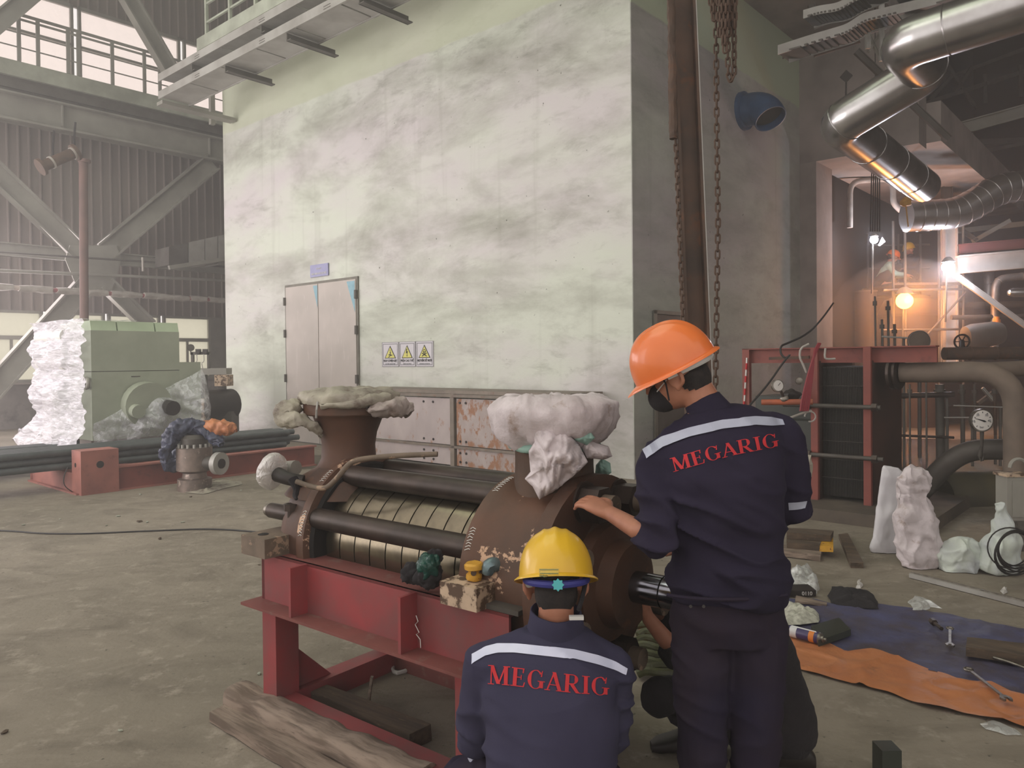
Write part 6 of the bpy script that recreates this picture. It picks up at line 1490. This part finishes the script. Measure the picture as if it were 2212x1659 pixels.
def person(name, label, J, headT, mats, voxel=.007, torso=None, sleeves=('long', 'long'), hands=None, fold=.012, seed=0, cloth_voxel=.009, belt=True, baggy=1.0, base=None, zones=(), lo=.0):
    jm, tm, bm_ = mats
    pr = thing(name, base or V((J['pelvis'].x, J['pelvis'].y, 0)), label, 'person')
    # ---- skin body, one continuous mesh
    m = MB(); head_mesh(m, headT); nb = headT @ V((0, -.03, -.06))
    limb(m, [nb, nb.lerp(J['neck'], .6), J['neck']], [.052, .054, .06])
    rt = J['rt']; fw_ = J['fw']
    m.loft([(J['pelvis'], rt * .13, fw_ * .09), (J['waist'], rt * .12, fw_ * .08), (J['chest'], rt * .14, fw_ * .09), (J['neck'], rt * .06, fw_ * .05)], 20)
    for s in ('L', 'R'):
        limb(m, [J['sh' + s], J['el' + s], J['wr' + s]], [.044, .038, .026]); m.ell(J['el' + s], .038, n=12)
        hd = hands[s]; hand(m, J['wr' + s], hd[0], hd[1], 1.0, 1 if s == 'R' else -1, hd[2])
        limb(m, [J['sh' + s], J['neck'] - V((0, 0, .03))], [.044, .05])
        limb(m, [J['hip' + s], J['kn' + s], J['an' + s]], [.07, .05, .034])
        foot(m, J['an' + s], J['toe' + s], sole=J.get('sole' + s, 0))
    body = remeshed(m, voxel, 3).build('body', M_skin, pr, angle=0)
    # ---- jacket
    m = MB()
    m.loft(torso, 36, 2.3)
    for s in 'LR': limb(m, [J['sh' + s], J['sh' + s].lerp(J['chest'], .55) + V((0, 0, .02))], [.078 * baggy, .085]); limb(m, [J['sh' + s], J['sh' + s].lerp(J['neck'], .55)], [.074, .052])
    for s, kind in zip('LR', sleeves):
        el, wr, sh = J['el' + s], J['wr' + s], J['sh' + s]
        ur = .066 * baggy
        if kind == 'long': limb(m, [sh, sh.lerp(el, .5), el, el.lerp(wr, .9)], [.074 * baggy, ur, .06 * baggy, .045 * baggy])
        else:
            e2 = sh.lerp(el, 1.0); limb(m, [sh, sh.lerp(el, .5), e2], [.076 * baggy, .07 * baggy, .062 * baggy])
            m.cyl(e2 + (wr - el).normalized() * -.02, e2 + (wr - el).normalized() * .05, .062 * baggy, .06 * baggy, 18)
    jk = remeshed(m, cloth_voxel, 5, cloth_fold(fold, seed, zones)).build('jacket', jm, pr, angle=0)
    # collar
    c0 = J['neck']; c1 = nb.lerp(J['neck'], .45); ax_ = (c1 - c0).normalized()
    k_ = J.get('collar', 1.0); hk = J.get('collar_h', 1.0); cm = MB().lathe([(.084 * k_, -.025), (.078 * k_, -.005), (.072 * k_, .015 * hk), (.068 * k_, .034 * hk), (.064 * k_, .036 * hk), (.062 * k_, .0)], c0, ax_, 36, caps=False)
    crumple(cm, .004, 14, seed=seed); cm.build('collar', jm, pr, angle=0)
    # ---- trousers
    m = MB(); hr = .098 * baggy
    m.loft([(J['waist'] + V((0, 0, -.04)), rt * .15, fw_ * .115), (J['pelvis'], rt * .178, fw_ * .135), (J['pelvis'] - V((0, 0, .07)), rt * .165, fw_ * .12)], 28)
    for s in 'LR': limb(m, [J['hip' + s], J['hip' + s].lerp(J['kn' + s], .5), J['kn' + s], J['an' + s].lerp(J['kn' + s], .1)], [hr, hr * .92, .078 * baggy, .068 * baggy])
    remeshed(m, cloth_voxel, 5, cloth_fold(fold, seed + 5)).build('trousers', tm, pr, angle=0)
    for s in 'LR':
        m = MB(); foot(m, J['an' + s], J['toe' + s], sole=J.get('sole' + s, 0))
        for i in range(len(m.v)):
            c = V((J['an' + s].x, J['an' + s].y, m.v[i].z)); m.v[i] = V((c.x + (m.v[i].x - c.x) * 1.1, c.y + (m.v[i].y - c.y) * 1.1, m.v[i].z * 1.06))
        m.build('shoe', bm_, pr)
    head_extras(headT, pr)
    return pr, jk, body
# ---- print and tape laid on a garment
def bvh_of(o):
    dg = bpy.context.evaluated_depsgraph_get(); me = o.data; mw = Matrix.Translation(WLOC[o.name])
    return BVHTree.FromPolygons([mw @ v.co for v in me.vertices], [tuple(p.vertices) for p in me.polygons])
def lay(bv, polys, mapf, name, mat, parent, off=.0025, res=.0):
    """polys: quads in (u, v); mapf: (u, v) -> ray origin and direction onto the cloth"""
    m = MB()
    for (a, b, c, d), nu, nv in polys:
        vs = []
        ok = True
        for j in range(nv + 1):
            for i in range(nu + 1):
                s, t = i / nu, j / nv
                u = (a[0] * (1 - s) + b[0] * s) * (1 - t) + (d[0] * (1 - s) + c[0] * s) * t
                v = (a[1] * (1 - s) + b[1] * s) * (1 - t) + (d[1] * (1 - s) + c[1] * s) * t
                o_, dr = mapf(u, v); h = bv.ray_cast(o_, dr)
                if h[0] is None: ok = False; break
                n_ = h[1] if h[1].dot(dr) < 0 else -h[1]
                vs.append(h[0] + n_ * off)
            if not ok: break
        if ok: m.add(vs, [(j * (nu + 1) + i, j * (nu + 1) + i + 1, (j + 1) * (nu + 1) + i + 1, (j + 1) * (nu + 1) + i) for j in range(nv) for i in range(nu)])
    return m.build(name, mat, parent, angle=0) if m.v else None
def Q(x0, y0, x1, y1, x2, y2, x3, y3): return ((x0, y0), (x1, y1), (x2, y2), (x3, y3))
def stroke(x0, y0, x1, y1, w): return Q(x0 - w / 2, y0, x0 + w / 2, y0, x1 + w / 2, y1, x1 - w / 2, y1)
def serif(x, y, w, h=.045): return Q(x - w / 2, y, x + w / 2, y, x + w / 2, y + h, x - w / 2, y + h)
def arc(cx, cy, rx, ry, a0, a1, thick, thin, n=16):
    out = []
    for i in range(n):
        a, b = R(a0 + (a1 - a0) * i / n), R(a0 + (a1 - a0) * (i + 1) / n)
        f = lambda t: thin + (thick - thin) * abs(math.cos(t)) ** 1.5
        p = lambda t, k: (cx + (rx - k * f(t)) * math.cos(t), cy + (ry - k * f(t) * .62) * math.sin(t))
        out.append((p(a, 0), p(b, 0), p(b, 1), p(a, 1)))
    return out
TK, TN = .17, .055
LET = {
 'M': (1.02, [stroke(.17, 0, .17, 1, TN), stroke(.50, .04, .20, 1, TK) , stroke(.50, .04, .80, 1, TN * 1.3), stroke(.83, 0, .83, 1, TK), serif(.16, 0, .27), serif(.83, 0, .34), serif(.14, .955, .26), serif(.86, .955, .30)]),
 'E': (.72, [stroke(.2, 0, .2, 1, TK), serif(.32, 0, .60, .05), serif(.32, .95, .58, .05), serif(.36, .485, .26, .045), Q(.56, 0, .62, 0, .67, .26, .62, .26), Q(.53, .75, .58, .75, .60, 1, .54, 1), Q(.46, .38, .5, .38, .5, .64, .46, .64)]),
 'G': (.84, arc(.42, .5, .37, .52, 42, 318, TK, TN) + [stroke(.68, .06, .68, .42, TK), serif(.68, .40, .33), Q(.64, .68, .70, .68, .72, .98, .68, .98)]),
 'A': (.82, [stroke(.12, 0, .40, 1, TN * 1.2), stroke(.70, 0, .40, 1, TK), serif(.13, 0, .26), serif(.69, 0, .32), Q(.22, .30, .60, .30, .58, .345, .23, .345)]),
 'R': (.84, [stroke(.2, 0, .2, 1, TK), serif(.2, 0, .34), serif(.16, .955, .26), Q(.2, .955, .46, .955, .46, 1, .2, 1), Q(.2, .46, .46, .46, .46, .505, .2, .505)] + arc(.44, .73, .25, .27, -90, 90, TK, TN, 10) + [stroke(.70, 0, .40, .48, TK * 1.05), serif(.72, 0, .24)]),
 'I': (.42, [stroke(.21, 0, .21, 1, TK), serif(.21, 0, .35), serif(.21, .955, .35)]),
}
def word(bv, text, pts, hpx, name, parent, slant=0, mat=M_print, heights=None):
    """letters along a photograph baseline laid on the garment by straight projection"""
    tot = sum(LET[c][0] for c in text); out = []; x = 0
    def base(u):
        u = max(0, min(1, u)); L = [0]
        for a, b in zip(pts, pts[1:]): L.append(L[-1] + math.dist(a, b))
        s = u * L[-1]
        for i in range(len(pts) - 1):
            if s <= L[i + 1] + 1e-6:
                t = (s - L[i]) / (L[i + 1] - L[i]); a, b = pts[i], pts[i + 1]
                # smoothed direction
                j0, j1 = max(0, i - 1), min(len(pts) - 1, i + 2)
                return (a[0] + (b[0] - a[0]) * t, a[1] + (b[1] - a[1]) * t)
        return pts[-1]
    def dirn(u):
        a, b = base(u - .06), base(u + .06); d = math.dist(a, b) or 1; return ((b[0] - a[0]) / d, (b[1] - a[1]) / d)
    for ci, c in enumerate(text):
        w_, qs = LET[c]; x0 = x; uc = (x0 + w_ / 2) / tot; bc, dc = base(uc), dirn(uc)
        L = sum(math.dist(a, b) for a, b in zip(pts, pts[1:])); sx = L / tot
        def mp(u, v, bc=bc, dc=dc, w_=w_, uc=uc):
            hh = hpx if heights is None else heights[0] + (heights[1] - heights[0]) * uc
            du, dv = (u - w_ / 2) * sx, v * hh
            x_ = bc[0] + dc[0] * du + dc[1] * dv + slant * v; y_ = bc[1] + dc[1] * du - dc[0] * dv
            return CAM, ray(x_, y_)
        lay(bv, [(q, 2, 4) for q in qs], mp, 'letter', mat, parent, .003)
        x += w_
def tape(bv, top, bot, name, mat, parent, off=.0035):
    def mp(u, v):
        def at(pl):
            L = [0]
            for a, b in zip(pl, pl[1:]): L.append(L[-1] + math.dist(a, b))
            s = u * L[-1]
            for i in range(len(pl) - 1):
                if s <= L[i + 1] + 1e-6:
                    t = (s - L[i]) / (L[i + 1] - L[i]); return (pl[i][0] + (pl[i + 1][0] - pl[i][0]) * t, pl[i][1] + (pl[i + 1][1] - pl[i][1]) * t)
            return pl[-1]
        a, b = at(top), at(bot); return CAM, ray(a[0] + (b[0] - a[0]) * v, a[1] + (b[1] - a[1]) * v)
    return lay(bv, [(((i / 60, 0), ((i + 1) / 60, 0), ((i + 1) / 60, 1), (i / 60, 1)), 1, 3) for i in range(60)], mp, name, mat, parent, off)

# ---- A: standing worker with the orange helmet
P = PD
J = dict(pelvis=P(1572, 1330, 2.38), waist=P(1570, 1210, 2.38), chest=P(1556, 1010, 2.38), neck=P(1528, 884, 2.40), collar=.88, rt=V((1, .05, .0)), fw=V((-.05, 1, 0)),
         shL=P(1428, 1000, 2.39), elL=P(1418, 1168, 2.32), wrL=P(1320, 1110, 2.52), shR=P(1684, 945, 2.40), elR=P(1716, 1092, 2.44), wrR=P(1500, 1160, 2.62),
         hipL=P(1514, 1345, 2.38), knL=P(1516, 1560, 2.36), hipR=P(1636, 1345, 2.38), knR=P(1632, 1560, 2.36))
for s, x in (('L', 1520), ('R', 1628)):
    q = P(x, 1780, 2.38); J['an' + s] = V((q.x, q.y, .09)); J['toe' + s] = V((q.x - .02, q.y + .15, .04))
r_ = J['rt']
u = lambda k, t=0: V((k, 0, k * t)); v = lambda k: V((0, k, 0))
torsoA = [(P(1574, 1292, 2.38), u(.175), v(.14)), (P(1574, 1262, 2.38), u(.188), v(.155)), (P(1570, 1200, 2.38), u(.178), v(.145)), (P(1562, 1100, 2.38), u(.186, .05), v(.15)), (P(1556, 1020, 2.38), u(.196, .12), v(.15)),
          (P(1552, 960, 2.385), u(.196, .22), v(.135)), (P(1548, 925, 2.39), u(.170, .26), v(.115)), (P(1542, 897, 2.395), u(.12, .28), v(.09)), (P(1536, 880, 2.40), u(.08, .2), v(.07))]
headA = basis(P(1462, 806, 2.43), (-.80, .42, -.44), (-.40, .0, .92))
ya = P(1440, 1060, 2.34)
pa, ja, ba = person('person', 'standing worker in dark navy coverall and orange hard hat reaching to the pump', J, headA, (M_cloth, M_trous, M_black), .0055, torsoA, ('short', 'long'),
    {'L': ((-.55, .45, .25), (.1, -.5, .85), .55), 'R': ((-.9, .3, -.05), (0, -.4, .9), .6)}, .022, 1, .008, zones=((P(1570, 1225, 2.3), .16, 1.6), (P(1420, 1150, 2.3), .1, 1.2), (P(1480, 1100, 2.3), .12, .7)), baggy=1.0)
hatA = helmet(basis(P(1457, 792, 2.435), (-.80, .42, -.44), (-.40, .0, .92)), M_orange, pa)
hT = basis(P(1457, 792, 2.435), (-.80, .42, -.44), (-.40, .0, .92)); hq = lambda x, y, z: hT @ V((x, y, z))
MB().tube([hq(.096, .01, -.012), hq(.088, -.06, -.016), hq(.05, -.105, -.02), hq(0, -.118, -.02), hq(-.05, -.105, -.02), hq(-.088, -.06, -.016), hq(-.096, .01, -.012)], .010, 8, sm=2).build('headband', M_white, pa)
hA = headA; q = lambda x, y, z: hA @ V((x, y, z))
mk = MB().ell(q(0, .072, -.05), .05, .054, .05, hA.to_3x3(), 24); mk.build('face_mask', M_dark, pa, angle=0)
MB().tube([q(-.055, .07, -.02), q(-.08, .0, .01)], .002, 6).build('mask_strap', M_white, pa)
MB().tube([q(-.078, .05, .045), q(-.08, .02, .01), q(-.07, .045, -.06)], .003, 6, sm=1).build('chin_strap', M_dark, pa)
bvA = bvh_of(ja)
tape(bvA, [(1390, 972), (1430, 945), (1490, 925), (1560, 908), (1630, 901), (1665, 903), (1690, 908)], [(1398, 990), (1434, 966), (1492, 944), (1560, 928), (1630, 919), (1665, 921), (1694, 919)], 'reflective_band', M_tape, pa, .005)
tape(bvA, [(1703, 1085), (1722, 1084), (1742, 1081)], [(1704, 1101), (1722, 1100), (1738, 1097)], 'sleeve_band', M_tape, pa)
word(bvA, 'MEGARIG', [(1455, 1020), (1490, 1010), (1545, 993), (1600, 980), (1650, 970), (1682, 964)], 27, 'letter', pa, heights=(30, 28))
MB().tube([P(1440, 1285, 2.235), P(1480, 1292, 2.225), P(1570, 1296, 2.22), P(1660, 1292, 2.225), P(1700, 1285, 2.24)], .006, 6, sm=2).build('hem_seam', M_trous, pa)
for x in (1492, 1520): MB().cyl(P(x, 1310, 2.235), P(x, 1310, 2.245), .005, n=8).build('button', M_black, pa)

# ---- B: crouching worker with the yellow helmet
J = dict(pelvis=P(1190, 1700, 2.12), waist=P(1190, 1600, 2.15), chest=P(1190, 1480, 2.22), neck=P(1200, 1356, 2.27), collar=1.12, collar_h=1.6, rt=V((1, 0, 0)), fw=V((0, 1, 0)),
         shL=P(1052, 1440, 2.25), elL=P(1026, 1590, 2.26), wrL=P(1085, 1560, 2.47), shR=P(1318, 1446, 2.25), elR=P(1320, 1590, 2.27), wrR=P(1275, 1500, 2.50),
         hipL=P(1130, 1705, 2.14), knL=P(1000, 1688, 2.42), hipR=P(1250, 1705, 2.14), knR=P(1310, 1700, 2.46))
for s, x, y in (('L', -.20, 2.22), ('R', .32, 2.25)): J['an' + s] = V((x, y, .09)); J['toe' + s] = V((x, y + .15, .04))
torsoB = [(P(1190, 1730, 2.10), u(.165), v(.13)), (P(1190, 1660, 2.12), u(.178), v(.145)), (P(1188, 1590, 2.16), u(.186), v(.15)), (P(1187, 1520, 2.20), u(.196), v(.15)), (P(1187, 1455, 2.235), u(.208), v(.14)), (P(1190, 1415, 2.25), u(.196), v(.125)), (P(1194, 1388, 2.26), u(.155), v(.105)), (P(1198, 1366, 2.27), u(.105), v(.085)), (P(1200, 1352, 2.275), u(.07), v(.07))]
headB = basis(P(1200, 1262, 2.31), (.02, .90, -.42), (0, .40, .92))
pb, jb, bb = person('person', 'crouching worker in faded navy jacket and yellow hard hat, back to the camera', J, headB, (M_cloth2, M_trous, M_black), .0065, torsoB, ('long', 'long'),
    {'L': ((.2, .9, .3), (0, -.3, .9), .5), 'R': ((-.1, .8, .5), (0, -.5, .8), .5)}, .016, 4, .008, zones=((P(1330, 1540, 2.2), .12, .8), (P(1060, 1560, 2.2), .12, .9)), baggy=1.0)
hT = basis(P(1201, 1246, 2.30), (.02, .93, -.36), (0, .36, .93)); hq = lambda x, y, z: hT @ V((x, y, z))
hb = helmet(hT, M_yellow, pb)
MB().tube([hq(.09, -.03, -.012), hq(.075, -.09, -.024), hq(.035, -.122, -.032), hq(0, -.127, -.034), hq(-.035, -.122, -.032), hq(-.075, -.09, -.024), hq(-.09, -.03, -.012)], .011, 8, sm=2).build('nape_strap', M_bluepl, pb)
kn = MB(); pts = []
for i in range(16):
    a = 2 * math.pi * i / 16; r0 = .0155 + .0025 * math.cos(a * 8 / 2 * 2); pts.append(V((r0 * math.cos(a), -.142, -.036 + r0 * math.sin(a))))
kn.prism([hT @ p for p in pts], hT.to_3x3() @ V((0, -.008, 0))); kn.build('adjuster_knob', M_teal, pb)
MB().tube([hq(.088, -.02, -.015), hq(.075, -.05, -.06), hq(.06, -.075, -.10)], .007, 6, sm=1).build('chin_strap', M_dark, pb)
MB().box(P(1230, 1340, 2.165), P(1260, 1328, 2.180)).build('white_buckle', M_white, pb)
MB().tube([hq(-.09, -.0, -.015), hq(-.085, -.04, -.03), hq(-.07, -.085, -.03)], .006, 6, sm=1).build('grey_strap', M_steelg, pb)
# sticker on the back of the helmet
bh = bvh_of(hb)
lay(bh, [(((0, 0), (1, 0), (1, 1), (0, 1)), 6, 4)], lambda a, b: (CAM, ray(1165 + 42 * a, 1228 + 20 * b)), 'sticker', pm('faded_sticker', S(204, 172, 70), S(186, 158, 80), 60, rough=.6), pb, .001)
for k in range(4): lay(bh, [(((0, 0), (1, 0), (1, 1), (0, 1)), 4, 1)], lambda a, b, k=k: (CAM, ray(1166 + (18 + 22 * (k % 2 == 0)) * a, 1230 + 4.6 * k + 1.6 * b)), 'sticker_line', MATS.get('sticker_ink') or pm('sticker_ink', S(110, 124, 84)), pb, .002)
bvB = bvh_of(jb)
tape(bvB, [(1020, 1414), (1049, 1398), (1075, 1391), (1110, 1391), (1180, 1397), (1240, 1404), (1290, 1416), (1330, 1430), (1354, 1444)], [(1020, 1434), (1049, 1417), (1075, 1411), (1110, 1411), (1180, 1418), (1240, 1424), (1290, 1436), (1330, 1448), (1351, 1458)], 'reflective_band', M_tapeb, pb)
word(bvB, 'MEGARIG', [(1054, 1478), (1100, 1481), (1150, 1487), (1200, 1493), (1250, 1498), (1290, 1501), (1314, 1503)], 40, 'letter', pb, slant=-2, heights=(41, 38))
MB().tube([P(1016, 1625, 2.30), P(1022, 1640, 2.30)], .014, 8).build('cuff_band', M_tapeb, pb)

# ---- C: third worker squatting behind the standing one
J = dict(pelvis=P(1672, 1560, 2.98), waist=P(1648, 1450, 2.96), chest=P(1612, 1345, 2.94), neck=P(1580, 1262, 2.92), rt=V((.25, -.97, 0)), fw=V((-.97, -.25, 0)),
         shL=P(1590, 1320, 2.80), elL=P(1462, 1412, 2.80), wrL=P(1400, 1335, 2.78), shR=P(1610, 1310, 3.06), elR=P(1520, 1400, 3.06), wrR=P(1430, 1330, 2.98),
         hipL=P(1650, 1575, 2.90), knL=P(1425, 1505, 2.80), hipR=P(1650, 1575, 3.06), knR=P(1450, 1500, 3.05))
for s, y in (('L', 2.88), ('R', 3.1)):
    q = P(1520, 1640, y); J['an' + s] = V((q.x, q.y, .09)); J['toe' + s] = V((q.x - .15, q.y, .04))
q = P(1712, 1640, 2.97); J['anL'] = V((q.x, q.y, .10)); J['toeL'] = V((q.x - .12, q.y + .02, .04)); 
k_ = V((-.97, -.25, 0)); l_ = V((.25, -.97, 0))
torsoC = [(P(1676, 1585, 2.98), k_ * .13, l_ * .17), (P(1672, 1530, 2.98), k_ * .14, l_ * .175), (P(1650, 1450, 2.96), k_ * .125, l_ * .17), (P(1620, 1370, 2.94), k_ * .13, l_ * .19), (P(1598, 1310, 2.93), k_ * .11, l_ * .17), (P(1580, 1265, 2.92), k_ * .07, l_ * .08)]
headC = basis(P(1545, 1215, 2.90), (-.85, -.2, -.45), (-.4, 0, .9))
pc, jc, bc_ = person('person', 'worker in black squatting behind the standing man, only arm, knee and back showing', J, headC, (M_dark, M_dark, M_black), .007, torsoC, ('short', 'long'),
    {'L': ((-.25, -.05, .9), (.8, -.3, .2), .4), 'R': ((-.6, 0, .6), (.3, -.5, .6), .4)}, .012, 7, .011)
# ---- D, E: two people on the distant platform
def far_person(label, px, py, d, face, helm, jm, lean, tilt, name='person'):
    s = 1.0; H = P(px, py, d); pel = V((H.x - lean[0] * .45, H.y + .05, max(zp + .2, H.z - .62)))
    nk = H + V((-lean[0] * .12, 0, -.14)); ch = nk.lerp(pel, .35); f = V(face).normalized(); rt_ = V((f.y, -f.x, 0)).normalized(); fh = V((f.x, f.y, 0)).normalized()
    J = dict(pelvis=pel, waist=nk.lerp(pel, .65), chest=ch, neck=nk, rt=rt_, fw=fh)
    for s_, k in (('L', -1), ('R', 1)):
        sh = nk.lerp(pel, .18) + rt_ * (.17 * k); J['sh' + s_] = sh; J['el' + s_] = sh + fh * .12 + V((0, 0, -.2)) + rt_ * .04 * k; J['wr' + s_] = J['el' + s_] + fh * .22 + V((0, 0, -.02)) - rt_ * .05 * k
        hp = pel + rt_ * (.09 * k); J['hip' + s_] = hp; J['kn' + s_] = V((hp.x, hp.y, zp + .42)) + fh * .34 + rt_ * .06 * k; an = V((hp.x, hp.y, zp + .09)) + fh * .08 + rt_ * .05 * k
        J['an' + s_] = an; J['toe' + s_] = an + fh * .15 - V((0, 0, .05)); J['sole' + s_] = zp
    tr = [(pel - V((0, 0, .02)), rt_ * .16, fh * .13), (J['waist'], rt_ * .16, fh * .12), (ch, rt_ * .19, fh * .13), (nk.lerp(pel, .12), rt_ * .17, fh * .1), (nk, rt_ * .07, fh * .07)]
    hT_ = basis(H, f, tilt)
    pr, jk, bd = person(name, label, J, hT_, (jm, M_dark, M_black), .012, tr, ('long', 'long'), {k: (fh + V((0, 0, -.2)), V((0, 0, 1)), .4) for k in 'LR'}, .008, 3, .02, base=V((pel.x, pel.y, zp)))
    helmet(basis(H + hT_.to_3x3() @ V((0, 0, .035)), f, tilt), helm, pr)
    return pr
far_person('distant person in orange hard hat bending on the platform by the hot lamp', 1928, 556, 17.0, (.85, -.35, -.4), M_orange, pm('pale_green_shirt', S(150, 176, 156), rough=.9), (.5, 0), (.3, 0, 1))
far_person('distant person in yellow hard hat half hidden behind a post on the platform', 1964, 540, 17.5, (-.9, -.3, -.25), M_yellow, M_cloth, (-.2, 0), (0, 0, 1))
# ================================================================== HAZE
hz = NT('hall_haze'); nt = hz.t; nt.nodes.remove(hz.p)
vs_ = nt.nodes.new('ShaderNodeVolumeScatter'); vs_.inputs['Density'].default_value = .0125; vs_.inputs['Anisotropy'].default_value = .35; vs_.inputs['Color'].default_value = (1, .97, .95, 1)
nt.links.new(vs_.outputs[0], nt.nodes['Material Output'].inputs['Volume'])
o = B().box((-21.6, -6.9, .0), (11.5, 30.9, 13.3)).build('haze', hz.m); o['kind'] = 'stuff'; o['label'] = 'thin dusty haze filling the whole hall'

hz2 = NT('lamp_smoke'); nt = hz2.t; nt.nodes.remove(hz2.p)  # denser haze added to spread the glow of the orange lamp
v2 = nt.nodes.new('ShaderNodeVolumeScatter'); v2.inputs['Density'].default_value = .055; v2.inputs['Anisotropy'].default_value = .2; v2.inputs['Color'].default_value = (1, .96, .93, 1)
nt.links.new(v2.outputs[0], nt.nodes['Material Output'].inputs['Volume'])
c = PD(1955, 690, 15.4)
o = MB().ell(c, 1.5, 1.2, 1.25, n=20).build('glow_haze', hz2.m); o['kind'] = 'stuff'; o['label'] = 'denser haze added round the orange work lamp for its glow'
